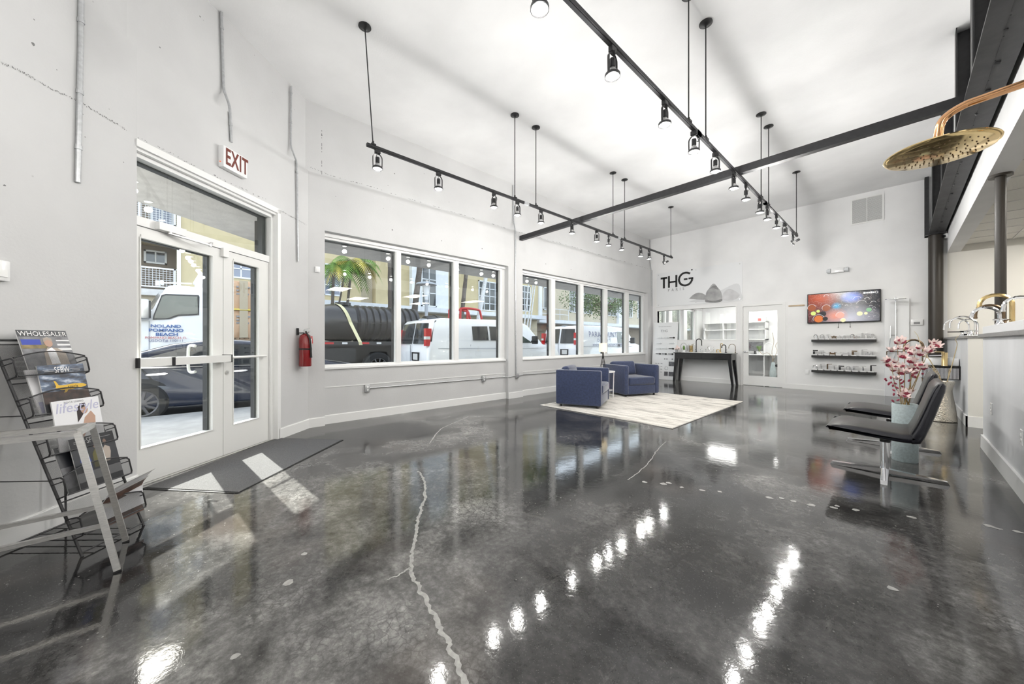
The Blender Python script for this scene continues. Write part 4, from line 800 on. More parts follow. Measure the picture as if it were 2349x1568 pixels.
cur(3); disc(bb, .3, -.17, .05, 1); disc(bb, .02, -.31, .045, 1); disc(bb, .4, -.17, .03, 1); cur(4); disc(bb, .45, -.09, .045, 1); cur(7); disc(bb, -.03, -.19, .07, 1)
cur(6)
for x, z, r in ((-.42, -.26, .11), (-.55, .02, .085), (-.28, 0, .08), (-.28, .28, .045), (-.03, -.19, .08), (.02, -.31, .05)): ringp(bb, x, z, r, .006, 3, 22, 20, 200)
for x, z, r in ((.26, .16, .07), (.33, .05, .085), (.52, .05, .05), (-.02, .03, .045), (.08, .02, .03), (.42, .14, .05), (.48, -.02, .03), (.53, -.06, .03), (.53, -.12, .025), (.5, -.16, .025), (.45, -.26, .02), (.54, -.25, .02), (-.12, .02, .03)): ringp(bb, x, z, r, .004, 3, 18, 20, 170)
lg = MB(); x = .36
for w, h in ((.03, .04), (.02, .028), (.025, .03), (.02, .03), (.03, .044), (.028, .03)): lg.quad(TVF(x, .297 - h / 2, 3), TVF(x + w, .297 - h / 2, 3), TVF(x + w, .297 + h / 2, 3), TVF(x, .297 + h / 2, 3)); x += w + .005
build('screen_logo', lg, 'tv_white', tv, None)
rg = MB(); ringp(rg, .57, .297, .026, .008, 3); build('screen_emblem', rg, 'tv_white', tv, None)
for u in (1923, 1950):
    p = yb(u, 745, .03); c_ = MB(); c_.tube([(p.x, YB - .03, Z0 + .01), (p.x, YB - .03, Z0 - .1)], .0035, 6); c_.sph((p.x, YB - .03, Z0 - .108), .011, 8, 6); build('pull_cord', c_, 'black_plastic', tv)
# ================================================================== seating group
rug = thing('area_rug', 'cream rug with soft grey streaks under the blue armchairs', 'rug', (-3.36, 6.58, 0))
build('pile', MB().rbox((-4.6, 4.94, .002), (-2.12, 8.2, .014), .004, 1), 'rug_pile', rug); build('binding', MB().box((-4.605, 4.935, .001), (-2.115, 8.205, .006)), 'ink_grey', rug, None)
def armchair(label, loc, rz):
    t = thing('armchair', label, 'armchair', loc, R(rz), 'blue velvet armchairs'); D, Wd, Hh, a = .83, .93, .675, .105; x0, x1 = -D / 2, D / 2; y0, y1 = -Wd / 2, Wd / 2
    for sgn in (-1, 1):
        m_ = MB(); m_.rbox((x0, min(sgn * Wd / 2, sgn * (Wd / 2 - a)), .045), (x1, max(sgn * Wd / 2, sgn * (Wd / 2 - a)), Hh), .028, 3); o = build('arm', m_, 'navy_velvet', t, local=True)
        pp = MB(); ye = sgn * (Wd / 2 - .006); pp.tube([(x1 - .012, ye, .07), (x1 - .012, ye, Hh - .03), (x1 - .03, ye, Hh - .01), (x0 + .03, ye, Hh - .01)], .006, 6); build('piping', pp, 'navy_velvet', o, local=True)
    b = MB(); b.rbox((x0, y0 + a - .02, .045), (x0 + .14, y1 - a + .02, Hh), .03, 3); build('backrest', b, 'navy_velvet', t, local=True)
    b = MB(); b.rbox((x0 + .1, y0 + a - .01, .045), (x1 - .012, y1 - a + .01, .245), .02, 3); build('base', b, 'navy_velvet', t, local=True)
    c_ = MB(); c_.rbox((x0 + .17, y0 + a + .005, .245), (x1 + .012, y1 - a - .005, .415), .045, 4); o = build('seat_cushion', c_, 'navy_velvet', t, local=True)
    pp = MB(); pp.tube([(x1 + .008, y0 + a + .03, .39), (x1 + .008, y1 - a - .03, .39)], .006, 6); build('piping', pp, 'navy_velvet', o, local=True)
    k = MB(Matrix.Translation((x0 + .2, 0, .41)) @ Matrix.Rotation(R(-14), 4, 'Y')); k.rbox((-.075, y0 + a + .03, 0), (.075, y1 - a - .03, .33), .06, 4); build('back_cushion', k, 'navy_velvet', t, local=True)
    for x in (x0 + .08, x1 - .08):
        for y in (y0 + .08, y1 - .08): build('foot', MB().cyl((x, y, .0), (x, y, .048), .022, n=10), 'black_plastic', t, local=True)
    return t
armchair('blue velvet armchair with its side turned to the front edge of the rug', (-4.105, 5.625, .014), 23.5)
armchair('blue velvet armchair farther back with its seat facing the room', (-4.196, 7.53, .014), -21.7)
st = thing('side_table', 'small round white side table between the two armchairs', 'side table', (-4.33, 6.66, .014))
build('top', MB().lathe([(0, .535), (.235, .535), (.24, .54), (.24, .556), (.235, .56), (0, .56)], 30), 'white_gloss', st, local=True)
for a in (20, 110, 200, 290): build('leg', MB().cyl((.2 * math.cos(R(a)), .2 * math.sin(R(a)), 0), (.215 * math.cos(R(a)), .215 * math.sin(R(a)), .536), .011, n=8), 'white_gloss', st, local=True)
build('shelf', MB().lathe([(0, .15), (.185, .15), (.185, .16), (0, .16)], 24), 'white_gloss', st, local=True)
lp = thing('table_lamp', 'lit table lamp with cream shade and black wire base', 'lamp', (-4.36, 6.68, .574))
bw = MB()
for a in range(0, 360, 36): bw.tube(cat([(.085 * math.cos(R(a)), .085 * math.sin(R(a)), .004), (.05 * math.cos(R(a + 20)), .05 * math.sin(R(a + 20)), .13), (.02 * math.cos(R(a + 40)), .02 * math.sin(R(a + 40)), .28), (.012 * math.cos(R(a + 60)), .012 * math.sin(R(a + 60)), .4)], 4), .0035, 5)
for z, r in ((.004, .085), (.13, .05), (.28, .02)): bw.tube([(r * math.cos(R(a)), r * math.sin(R(a)), z) for a in range(0, 361, 24)], .003, 5, False)
bw.cyl((0, 0, .38), (0, 0, .43), .012); build('wire_base', bw, 'black_steel', lp, local=True)
build('shade', MB().lathe([(.086, .41), (.084, .6), (.08, .6), (.082, .41), (.086, .41)], 28), 'lampshade', lp, local=True)
ll = bpy.data.lights.new('table_lamp_bulb', 'POINT'); ll.energy = 1.5; ll.color = (1, .8, .5); ll.shadow_soft_size = .03; lo = bpy.data.objects.new('table_lamp_bulb', ll); COL.objects.link(lo); lo.parent = lp; lo.location = (0, 0, .5)
fb = thing('flower_ball', 'magenta flower ball on the lower shelf of the side table', 'flowers', (-4.25, 6.57, .174))
for i in range(46):
    z_ = 1 - 2 * (i + .5) / 46; a = i * 2.4; q = math.sqrt(1 - z_ * z_); m_ = MB(); p = Vector((q * math.cos(a), q * math.sin(a), z_)) * .085; m_.sph((p.x, p.y, p.z + .1), .022, 6, 4); 
    if i == 0: fm_ = MB()
    fm_.add(m_.v, m_.f)
build('petals', fm_, 'magenta', fb, local=True); build('pot', MB().lathe([(0, 0), (.045, 0), (.06, .03), (0, .03)], 14), 'white_gloss', fb, local=True)

# ================================================================== black lounge chairs
def lounge(label, loc):
    t = thing('lounge_chair', label, 'chair', loc, 0, 'black lounge chairs')
    def slab(prof, name):
        n = len(prof); cx = sum(p[0] for p in prof) / n; cz = sum(p[1] for p in prof) / n; secs = []
        for y, k in ((-.295, .03), (-.28, .008), (-.25, 0), (.25, 0), (.28, .008), (.295, .03)):
            sec = []
            for i, (x, z) in enumerate(prof):
                a, b = prof[i - 1], prof[(i + 1) % n]; tx, tz = b[0] - a[0], b[1] - a[1]; L = math.hypot(tx, tz) or 1; sec.append((x - tz / L * k, y, z + tx / L * k))
            secs.append(sec)
        m_ = MB(); m_.loft(secs); m_.mi[-1] = m_.mi[-2] = 1
        for q in range(n): m_.mi[q] = m_.mi[4 * n + q] = 1
        return m_
    seat = [(-.385, .402), (-.33, .385), (-.1, .365), (.1, .352), (.16, .356), (.21, .40), (.165, .44), (.1, .43), (0, .438), (-.15, .45), (-.27, .452), (-.33, .44), (-.37, .415)]
    back = [(.16, .35), (.205, .36), (.232, .42), (.285, .6), (.335, .8), (.34, .85), (.325, .877), (.295, .872), (.265, .83), (.22, .66), (.17, .5), (.135, .42), (.13, .38)]
    o = build('seat', slab(seat, 's'), ['leather', 'leather_side'], t, 50, local=True)
    for y in (-.285, .285): build('seam', MB().tube(cat([(-.372, y, .402), (-.3, y, .432), (-.1, y, .422), (.1, y, .41)], 5), .004, 6), 'leather_side', o, local=True)
    o = build('backrest', slab(back, 'b'), ['leather', 'leather_side'], t, 50, local=True)
    for y in (-.287, .287): build('seam', MB().tube(cat([(.155, y, .44), (.2, y, .56), (.26, y, .76), (.3, y, .862)], 5), .004, 6), 'leather_side', o, local=True)
    build('post', MB().lathe([(0, .03), (.033, .03), (.033, .3), (.028, .305), (.028, .37), (0, .37)], 22), 'chrome', t, local=True); build('collar', MB().lathe([(.034, .29), (.036, .295), (.036, .31), (.03, .315)], 22), 'black_plastic', t, local=True)
    build('swivel_plate', MB().box((-.1, -.1, .345), (.1, .1, .372)), 'black_steel', t, local=True)
    for a in (0, 90, 180, 270):
        f = MB(Matrix.Rotation(R(a), 4, 'Z')); f.add([(.02, -.025, .05), (.02, .025, .05), (.36, .022, .03), (.36, -.022, .03), (.02, -.025, .012), (.02, .025, .012), (.375, .02, 0.0), (.375, -.02, 0.0)], [(0, 3, 2, 1), (4, 5, 6, 7), (0, 1, 5, 4), (1, 2, 6, 5), (2, 3, 7, 6), (3, 0, 4, 7)])
        f.add([(.02, -.025, .012), (.02, .025, .012), (.375, .02, 0), (.375, -.02, 0)], [(0, 1, 2, 3)]); build('foot', f, 'chrome', t, None, local=True)
    return t
lounge('black leather swivel lounge chair nearest to the viewer, in front of the flower vase', (-.09, 4.70, 0)); lounge('black leather swivel lounge chair half hidden behind the flower vase', (-.07, 5.96, 0))

# ================================================================== flower vase
fv = thing('flower_vase', 'tall pale blue cylinder vase beside the lounge chair', 'vase', (.035, 5.36, 0))
build('body', MB().lathe([(0, 0), (.09, 0), (.093, .006), (.093, .57), (.09, .577), (.082, .575), (.08, .3), (0, .3)], 32), 'vase_glaze', fv, local=True)
mg = thing('magnolia_branches', 'pink and white artificial magnolia branches standing in the pale blue vase', 'flowers', (.035, 5.36, .31))
def vp(u, v, dy=0.0): return at_y(u, v, 5.36 + dy)
ROOT = Vector((.035, 5.36, .45)); rr_ = random.Random(11)
ends = [((2076, 790), -.05), ((2058, 785), .06), ((2045, 835), -.08), ((2100, 800), .1), ((2138, 790), .0), ((2118, 830), -.1), ((2045, 875), .05), ((2062, 845), .12), ((2090, 850), -.06)]
bl_ = {}
for i, ((u, v), dy) in enumerate(ends):
    e = vp(u, v, dy); m1 = ROOT.lerp(e, .45) + Vector((rr_.uniform(-.02, .02), rr_.uniform(-.03, .03), .03)); P = cat([ROOT + Vector((rr_.uniform(-.03, .03), rr_.uniform(-.03, .03), -.1)), ROOT + Vector((rr_.uniform(-.03, .03), rr_.uniform(-.03, .03), .12)), m1, e], 7); build('branch', MB().tube(P, [.0065 - .0045 * k / (len(P) - 1) for k in range(len(P))], 6), 'stem', mg)
def blossom_mesh(kind):
    m_ = MB(); n = 7
    for j in range(n):
        a = 2 * math.pi * j / n; tilt = .55 if j % 2 else .25; r1, z1 = (.034 + .018 * tilt), .05 - .022 * tilt
        d = Vector((math.cos(a), math.sin(a), 0)); s = Vector((-math.sin(a), math.cos(a), 0)); w = .016
        b = d * .004; mid = d * r1 * .5 + Vector((0, 0, z1 * .36)); tip = d * r1 + Vector((0, 0, z1))
        o = len(m_.v); m_.cur = 1; m_.add([b - s * .004, b + s * .004, mid + s * w, mid + Vector((0, 0, -.004)), mid - s * w], [(0, 1, 2, 3), (0, 3, 4)]); m_.cur = 0; m_.add([mid - s * w, mid + Vector((0, 0, -.004)), mid + s * w, tip + s * .005, tip - s * .005], [(0, 1, 4), (1, 2, 3), (1, 3, 4)])
    m_.cur = 1; m_.sph((0, 0, .012), .009, 6, 4, (1, 1, 1.8)); return m_
def bud_mesh():
    m_ = MB(); m_.cur = 1; m_.sph((0, 0, .01), .009, 6, 5, (1, 1, 1.9)); return m_
pb0, pd0 = None, None
BL = [(2053, 788), (2066, 783), (2077, 786), (2045, 806), (2060, 800), (2078, 802), (2092, 806), (2104, 800), (2132, 798), (2140, 788), (2146, 795), (2125, 808), (2138, 806), (2040, 828), (2050, 832), (2035, 840), (2056, 842), (2072, 842), (2086, 832), (2098, 826), (2112, 838), (2094, 848), (2080, 856), (2066, 858), (2104, 856), (2048, 852), (2070, 820), (2110, 816), (2086, 812), (2120, 848), (2068, 898), (2080, 905), (2062, 908), (2090, 898), (2074, 912), (2096, 866), (2058, 870)]
for i, (u, v) in enumerate(BL):
    p = vp(u, v, rr_.uniform(-.14, .12)) - RM[mg.name].translation
    if pb0 is None: pb0 = build('blossom', blossom_mesh(0), ['petal', 'petal_dark'], mg, 60, local=True); o = pb0
    else: o = pb0.copy(); COL.objects.link(o); o.parent = mg
    o.location = p; o.rotation_euler = (rr_.uniform(-.9, .9), rr_.uniform(-.9, .9), rr_.uniform(0, 6)); k = rr_.uniform(.75, 1.2); o.scale = (k, k, k)
BU = [(2033, 873), (2042, 878), (2048, 886), (2056, 880), (2060, 890), (2052, 896), (2044, 868), (2066, 880), (2072, 888), (2102, 838), (2108, 846), (2092, 862), (2084, 874), (2064, 872), (2030, 870), (2038, 882), (2050, 906), (2058, 918), (2050, 921), (2072, 876), (2098, 842), (2116, 858)]
for i, (u, v) in enumerate(BU):
    p = vp(u, v, rr_.uniform(-.1, .1)) - RM[mg.name].translation
    if pd0 is None: pd0 = build('bud', bud_mesh(), ['petal', 'petal_dark'], mg, 60, local=True); o = pd0
    else: o = pd0.copy(); COL.objects.link(o); o.parent = mg
    o.location = p; o.rotation_euler = (rr_.uniform(-1, 1), rr_.uniform(-1, 1), 0)
# hammered vase
hv = thing('hammered_vase', 'hammered silver hourglass floor vase before the far counter', 'vase', (.41, 8.5, 0))
build('body', MB().lathe([(0, 0), (.17, 0), (.178, .01), (.172, .1), (.155, .25), (.135, .4), (.128, .46), (.137, .52), (.155, .6), (.152, .602), (.12, .5), (0, .45)], 36), 'hammered', hv, local=True)
tw = thing('curly_twigs', 'pale curly willow twigs in the hammered vase', 'twigs', (.41, 8.5, .46))
def vq(u, v): return at_y(u, v, 8.5)
for pts in ([(2170, 885), (2180, 850), (2190, 815), (2196, 790), (2192, 778), (2198, 770)], [(2165, 885), (2150, 870), (2140, 845), (2128, 838), (2118, 845)], [(2168, 885), (2152, 862), (2145, 850), (2133, 825), (2118, 815)], [(2166, 886), (2158, 872), (2150, 878), (2148, 868), (2140, 850)], [(2172, 885), (2176, 860), (2178, 845)], [(2160, 886), (2155, 860), (2139, 836), (2124, 812), (2112, 790), (2105, 770), (2098, 760)]):
    P = cat([vq(u, v) + Vector((0, rr_.uniform(-.03, .03), 0)) for u, v in pts], 6); build('twig', MB().tube(P, [.007 - .004 * k / len(P) for k in range(len(P))], 6), 'twig', tw)

# ================================================================== console table and its display
ct = thing('console_table', 'black wooden console table with splayed legs under the wall sign', 'table', (-3.87, 11.15, 0)); TX0, TX1, TY0, TY1, TZ1 = -4.66, -3.07, 10.93, 11.4, .885
m_ = MB(); m_.rbox((TX0, TY0, TZ1 - .022), (TX1, TY1, TZ1), .004, 1); build('table_top', m_, 'black_wood', ct)
m_ = MB(); m_.box((TX0 + .03, TY0 + .02, .70), (TX1 - .03, TY0 + .045, TZ1 - .022)); m_.box((TX0 + .03, TY1 - .045, .70), (TX1 - .03, TY1 - .02, TZ1 - .022)); m_.box((TX0 + .03, TY0 + .045, .70), (TX0 + .055, TY1 - .045, TZ1 - .022)); m_.box((TX1 - .055, TY0 + .045, .70), (TX1 - .03, TY1 - .045, TZ1 - .022)); build('apron', m_, 'black_wood', ct, None)
for k in range(2):
    a = TX0 + .06 + k * (TX1 - TX0 - .12) / 2; b = a + (TX1 - TX0 - .12) / 2 - .006; o = build('drawer', MB().rbox((a, TY0 + .006, .712), (b, TY0 + .03, TZ1 - .03), .003, 1), 'black_wood', ct)
build('marble_slab', MB().rbox((TX0 + .22, TY0 + .03, TZ1), (TX1 - .02, TY1 - .03, TZ1 + .014), .003, 1), 'marble', ct)
for sx, x in ((-1, TX0 + .08), (1, TX1 - .08)):
    for sy, y in ((-1, TY0 + .06), (1, TY1 - .06)):
        g = MB(); w1, w0 = .045, .026; xb, yb2 = x + sx * .075, y + sy * .02; g.loft([[(xb - w0, yb2 - w0, 0), (xb + w0, yb2 - w0, 0), (xb + w0, yb2 + w0, 0), (xb - w0, yb2 + w0, 0)], [(x - w1, y - w1, .74), (x + w1, y - w1, .74), (x + w1, y + w1, .74), (x - w1, y + w1, .74)]]); build('leg', g, 'black_wood', ct, None)
def faucet(label, loc, rz, h, reach, r, m, name='faucet', handles=0, drop=.06, cat_='faucet', base=True, lever=True, group=None):
    t = thing(name, label, cat_, loc, rz, group)
    if base: build('base', MB().lathe([(0, 0), (r * 2.1, 0), (r * 2.2, .006), (r * 2.0, .014), (r * 1.3, .02), (0, .02)], 18), m, t, local=True)
    ra = reach / 2; z0 = h - ra * .95
    pts = [(0, 0, .01), (0, 0, max(.03, z0 * .5)), (0, 0, max(.04, z0))] + [(-ra + ra * math.cos(R(a)), 0, max(.045, z0) + ra * .95 * math.sin(R(a))) for a in range(15, 181, 15)] + [(-reach - .002, 0, max(.045, z0) - drop)]
    o = build('spout', MB().tube(pts, r, 10), m, t, local=True); e = pts[-1]; build('aerator', MB().cyl((e[0], 0, e[2] - .014), (e[0], 0, e[2] + .004), r * 1.18, n=12), m, o, local=True)
    if lever: build('lever', MB().tube([(0, 0, .05), (.0, r * 2.2, .06), (.0, r * 4.6, .085)], [r * .7, r * .55, r * .4], 8), m, t, local=True)
    for k in range(handles):
        y = (.07 if k % 2 else -.07); g = MB(); g.lathe([(0, 0), (r * 2, 0), (r * 1.5, .012), (r * .9, .03), (r * .9, .05), (0, .052)], 12, (0, y, 0)); g.tube([(-.035, y, .055), (.035, y, .055)], r * .5, 6); g.tube([(0, y - .035, .055), (0, y + .035, .055)], r * .5, 6); build('handle', g, m, t, local=True)
    return t
def cz_(u, v=806): p = at_z(u, v, TZ1 + .014); return Vector((p.x, max(TY0 + .1, min(TY1 - .1, p.y)), TZ1 + .014))
def cpos(u, dy=.22): p = at_y(u, 800, TY0 + dy); return (p.x, TY0 + dy, TZ1 + .0145)
bq = thing('flower_bouquet', 'small pink bouquet in a glass at the left end of the console', 'flowers', (cpos(1552, .12)[0], TY0 + .12, TZ1 + .0005)); build('glass', MB().lathe([(0, 0), (.04, 0), (.045, .09), (.042, .09), (.037, .01), (0, .01)], 14), 'bulb_glass', bq, local=True); pm_ = MB()
for i in range(18): pm_.sph((rr_.uniform(-.08, .08), rr_.uniform(-.06, .06), .1 + rr_.uniform(-.02, .1)), .024, 7, 5)
build('blooms', pm_, 'petal', bq, local=True)
oc = thing('orchid_ring', 'green plant inside a wire ring stand on the console', 'plant', cpos(1568, .28)); rg = MB(); rg.tube([(.085 * math.cos(R(a)), 0, .16 + .11 * math.sin(R(a))) for a in range(0, 361, 15)], .004, 6, False); build('ring', rg, 'black_steel', oc, local=True)
lf = MB(); lf.sph((.01, 0, .12), .05, 8, 6, (.7, .5, 1.5)); build('leaves', lf, 'leaf_green', oc, local=True); build('pot', MB().lathe([(0, 0), (.05, 0), (.055, .06), (0, .06)], 14), 'white_gloss', oc, local=True)
for i, (u, h, m) in enumerate(((1579, .2, 'silver'), (1586, .19, 'brass_satin'))):
    t = thing('tumbler', ('silver' if i == 0 else 'rose gold') + ' cylinder dispenser on the console left of the black faucet', 'dispenser', cpos(u, .2)); build('body', MB().lathe([(0, 0), (.04, 0), (.042, .004), (.042, h), (.038, h + .004), (0, h + .004)], 18), m, t, local=True); build('pump', MB().tube([(0, 0, h), (0, 0, h + .03), (.04, 0, h + .035)], .006, 6), m, t, local=True)
faucet('tall black gooseneck kitchen faucet on the console', cpos(1597, .22), R(180), .39, .15, .013, 'black_plastic', drop=.11)
faucet('slim chrome pillar faucet on the console beside the black gooseneck', cpos(1589, .3), R(180), .24, .05, .012, 'chrome', drop=.02)
for i, (u, h, rch, r, m, lab) in enumerate(((1607, .1, .05, .009, 'chrome', 'low chrome basin tap right of the black gooseneck'), (1619, .1, .05, .01, 'chrome', 'second low chrome tap near the middle of the console'), (1644, .09, .07, .01, 'brass_satin', 'short gold tap on the console'), (1653, .26, .05, .01, 'brass_satin', 'tall thin gold tap on the console'), (1665, .22, .1, .013, 'black_plastic', 'black and chrome tap near the right end of the console'), (1687, .24, .16, .007, 'bronze', 'thin rose bronze gooseneck at the right end of the console'))):
    faucet(lab, cpos(u, .2), 0 if u > 1660 else R(180), h, rch, r, m, drop=.03)
ws2 = thing('shower_hose_ring', 'coiled chrome shower hose on the console', 'shower hose', cpos(1630, .22)); g = MB(); g.tube([(.085 * math.cos(R(a)), .01 * a / 360, .1 + .09 * math.sin(R(a))) for a in range(-90, 400, 15)], .006, 6); build('hose', g, 'chrome', ws2, local=True); build('hand_shower', MB().cyl((-.02, .02, .02), (-.07, .02, .17), .012, .02), 'chrome', ws2, local=True); build('foot', MB().cyl((0, 0, 0), (0, 0, .02), .035), 'chrome', ws2, local=True)
# leaning sample board
BX, BY0, BY1 = -5.11, 11.18, 11.44; lean = math.atan2(.2, 1.84); bd = thing('sample_board', 'white sample board with rows of black door levers leaning in the corner', 'sample board', (BX, 11.22, 0))
BF = frame3((BX, 11.22, .002), (1, 0, 0), (0, math.sin(lean), math.cos(lean)), (0, -math.cos(lean), math.sin(lean)))
g = MB(BF); g.rbox((-.39, 0, -.02), (.39, 1.84, 0), .003, 1); build('panel', g, 'board_white', bd)
build('lettering', text_mb('THG', .11, BF @ Matrix.Translation((-.03, 1.56, 0)), ext=.0006), 'ink_grey', bd, None)
hd = MB(BF); x = -.22
for w in (.05, .04, .06, .045, .05, .07, .04, .03): hd.box((x, 1.7, 0), (x + w * .8, 1.712, .001)); x += w + .004
build('heading_print', hd, 'ink_grey', bd, None)
lv = MB(); lv.cyl((0, 0, 0), (0, 0, .02), .026, n=12); lv.cyl((0, 0, .02), (0, 0, .05), .009, n=8); lv.rbox((-.125, -.009, .042), (.008, .009, .058), .004, 1); lo0 = None; kk = 0
for zr, xs, ms in ((1.34, (-.1, .1, .29), ('silver', 'silver', 'ink_black')), (1.16, (-.12, .29), ('silver', 'silver')), (.99, (-.13, .07, .28), ('silver', 'silver', 'ink_black')), (.82, (-.13, .06, .27), ('ink_black', 'ink_black', 'ink_black'))):
    for x, m in zip(xs, ms):
        o = build('door_lever', lv, m, bd, local=True); o.matrix_local = RM[bd.name].inverted() @ BF @ Matrix.Translation((x, zr, 0))
for a in ((.16, .44, .33, .58), (.03, .12, .15, .26), (.17, .12, .33, .26)): build('photo_print', MB(BF).box((a[0], a[1], 0), (a[2], a[3], .0012)), 'cover_mid', bd, None)
r2 = random.Random(8); spots = set()
for i in range(14):
    x, z = (-.28, -.2, -.1)[i % 3], .5 - (i // 3) * .09
    build('sample_pull', MB(BF).box((x, z, 0), (x + .06, z + .014, .003)), 'ink_grey', bd, None)
for i in range(10): a = R(36 * i); build('sample_knob', MB(BF).box((.08 + .05 * math.cos(a), .36 + .05 * math.sin(a), 0), (.1 + .05 * math.cos(a), .372 + .05 * math.sin(a), .003)), 'ink_grey', bd, None)
for x in (.03, .1, .27): build('sample_knob', MB(BF).cyl((x, .66, 0), (x, .66, .012), .022, n=10), 'ink_grey', bd, None)
bx_ = thing('sample_box', 'small grey framed box on the floor behind the far armchair', 'box', (-5.42, 10.5, 0)); build('body', MB().rbox((-.14, -.2, 0), (.14, .2, .5), .006), 'silver', bx_, local=True); g = MB()
for i in range(4): g.box((.14, -.16 + i * .08, .36), (.146, -.11 + i * .08, .46))
build('samples', g, 'cover_mid', bx_, None, local=True)

# ================================================================== wall shelves with fittings
def fit_mesh(k):
    m_ = MB(); m_.cur = 0; m_.box((-.045, -.05, 0), (.045, .05, .018)); m_.cur = 1; r = .009
    if k == 0: m_.cyl((0, 0, .018), (0, 0, .09), .012, n=8); m_.cyl((0, 0, .085), (.0, -.09, .08), r, n=8); m_.bar((-.03, 0, .1), (.05, 0, .1), .012, .008)
    elif k == 1:
        for x in (-.03, .03): m_.cyl((x, 0, .018), (x, 0, .05), .011, n=8); m_.bar((x - .025, 0, .055), (x + .025, 0, .055), .01)
        m_.cyl((0, 0, .018), (0, 0, .07), .011, n=8); m_.cyl((0, 0, .065), (0, -.08, .06), r, n=8)
    elif k == 2: m_.cyl((0, 0, .018), (0, 0, .11), .014, n=8); m_.bar((-.01, 0, .115), (.085, 0, .118), .018, .01)
    elif k == 3: m_.cyl((-.02, 0, .018), (-.02, 0, .07), .02, n=10); m_.bar((-.04, 0, .085), (.055, 0, .085), .014, .02)
    elif k == 4: m_.tube([(.035 * math.cos(R(a)), 0, .055 + .038 * math.sin(R(a))) for a in range(-60, 250, 24)], .008, 6); m_.cyl((.02, .02, .018), (.02, .02, .075), .01, n=8)
    elif k == 5: m_.box((-.055, -.02, .018), (.055, .02, .048)); m_.cyl((-.04, 0, .045), (-.04, 0, .06), .012, n=8); m_.cyl((.04, 0, .045), (.04, 0, .06), .012, n=8)
    return m_
FM = {}
def fitting(k, m, loc, label, grp):
    key = (k, m)
    if key not in FM: FM[key] = build('shelf_fitting', fit_mesh(k), ['paper', m], None, 40, local=True); o = FM[key]
    else: o = FM[key].copy(); COL.objects.link(o)
    o.location = loc; o.scale = (1, 1, 1.3); tag(o, label, 'faucet', grp)
KN = {0: 'single lever tap', 1: 'three piece tap', 2: 'tall tap with long flat lever', 3: 'stub tap with side lever', 4: 'round looped tap', 5: 'low two knob mixer'}; MN = {'chrome': 'chrome', 'black_plastic': 'black', 'bronze': 'bronze', 'brass_satin': 'gold', 'silver': 'silver'}
ORD = ['first', 'second', 'third', 'fourth', 'fifth', 'sixth', 'seventh', 'eighth', 'ninth', 'tenth', 'eleventh']
SXa, SXb = -1.466, -.353
rows = [('top', 1.232, [(1871, 4, 'chrome'), (1886, 4, 'silver'), (1898, 0, 'chrome'), (1913, 1, 'bronze'), (1926, 1, 'silver'), (1939, 3, 'silver'), (1955, 4, 'chrome'), (1965, 1, 'chrome'), (1978, 2, 'silver'), (1990, 3, 'chrome'), (2004, 4, 'silver')]),
        ('middle', .85, [(1869, 3, 'black_plastic'), (1884, 3, 'silver'), (1897, 5, 'silver'), (1910, 5, 'bronze'), (1924, 5, 'silver'), (1940, 5, 'chrome'), (1959, 3, 'bronze'), (1978, 2, 'silver'), (1991, 1, 'chrome'), (2003, 3, 'silver')]),
        ('bottom', .49, [(1867, 4, 'chrome'), (1883, 2, 'silver'), (1898, 2, 'bronze'), (1914, 0, 'silver'), (1929, 3, 'black_plastic'), (1946, 4, 'silver'), (1962, 3, 'chrome'), (1980, 0, 'chrome'), (1998, 2, 'black_plastic')])]
for nm, z, its in rows:
    s_ = build('floating_shelf', MB().rbox((SXa, YB - .2, z - .028), (SXb, YB - .002, z + .028), .004, 1), 'shelf_black'); tag(s_, 'black floating shelf below the television, the %s one of three' % nm, 'shelf', 'floating shelves')
    for i, (u, k, m) in enumerate(its):
        p = at_y(u, 800, YB - .11); fitting(k, m, (min(max(p.x, SXa + .06), SXb - .06), YB - .11, z + .0285), '%s %s, %s from the left on the %s shelf' % (MN[m], KN[k], ORD[i], nm), 'fittings on the %s shelf' % nm)

# ================================================================== shower panel and vanity
px0, px1 = at_y(2029, 800, YB - .05).x, at_y(2086, 800, YB - .05).x
sp = thing('upright_board', 'tall white upright board carrying the chrome shower column', 'display panel', ((px0 + px1) / 2, YB - .03, 0)); build('board', MB().rbox((px0, YB - .055, 0), (px1, YB - .002, 2.14), .004, 1), 'board_white', sp)
bp = MB()
for z in (.5, 1.1, 1.7): bp.box((px0 + .05, YB - .0575, z - .004), (px1 - .05, YB - .055, z + .004))
build('groove', bp, 'trim_white', sp, None)
sx = at_y(2055, 750, YB - .15).x; shc = thing('shower_column', 'slim chrome shower column with flat round head on the white panel', 'shower', (sx, YB - .15, .95))
g = MB(); g.cyl((sx, YB - .1, .95), (sx, YB - .1, 2.1), .011, n=10); g.tube(cat([(sx, YB - .1, 2.08), (sx, YB - .12, 2.15), (sx, YB - .25, 2.17), (sx, YB - .35, 2.14)], 4), .011, 8); build('riser_pipe', g, 'chrome', shc)
build('shower_head', MB().lathe([(0, 2.13), (.16, 2.118), (.16, 2.11), (0, 2.105)], 24, (sx, YB - .35, 0)), 'chrome', shc)
g = MB(); g.cyl((sx - .08, YB - .16, 1.28), (sx - .075, YB - .16, 1.55), .012, n=10); g.cyl((sx - .08, YB - .12, 1.35), (sx, YB - .1, 1.35), .008, n=8); build('hand_shower', g, 'chrome', shc)
build('hose', MB().tube(cat([(sx - .08, YB - .16, 1.28), (sx - .1, YB - .15, 1.0), (sx - .1, YB - .13, .8), (sx - .03, YB - .1, .85), (sx, YB - .1, 1.0)], 6), .007, 6), 'chrome', shc)
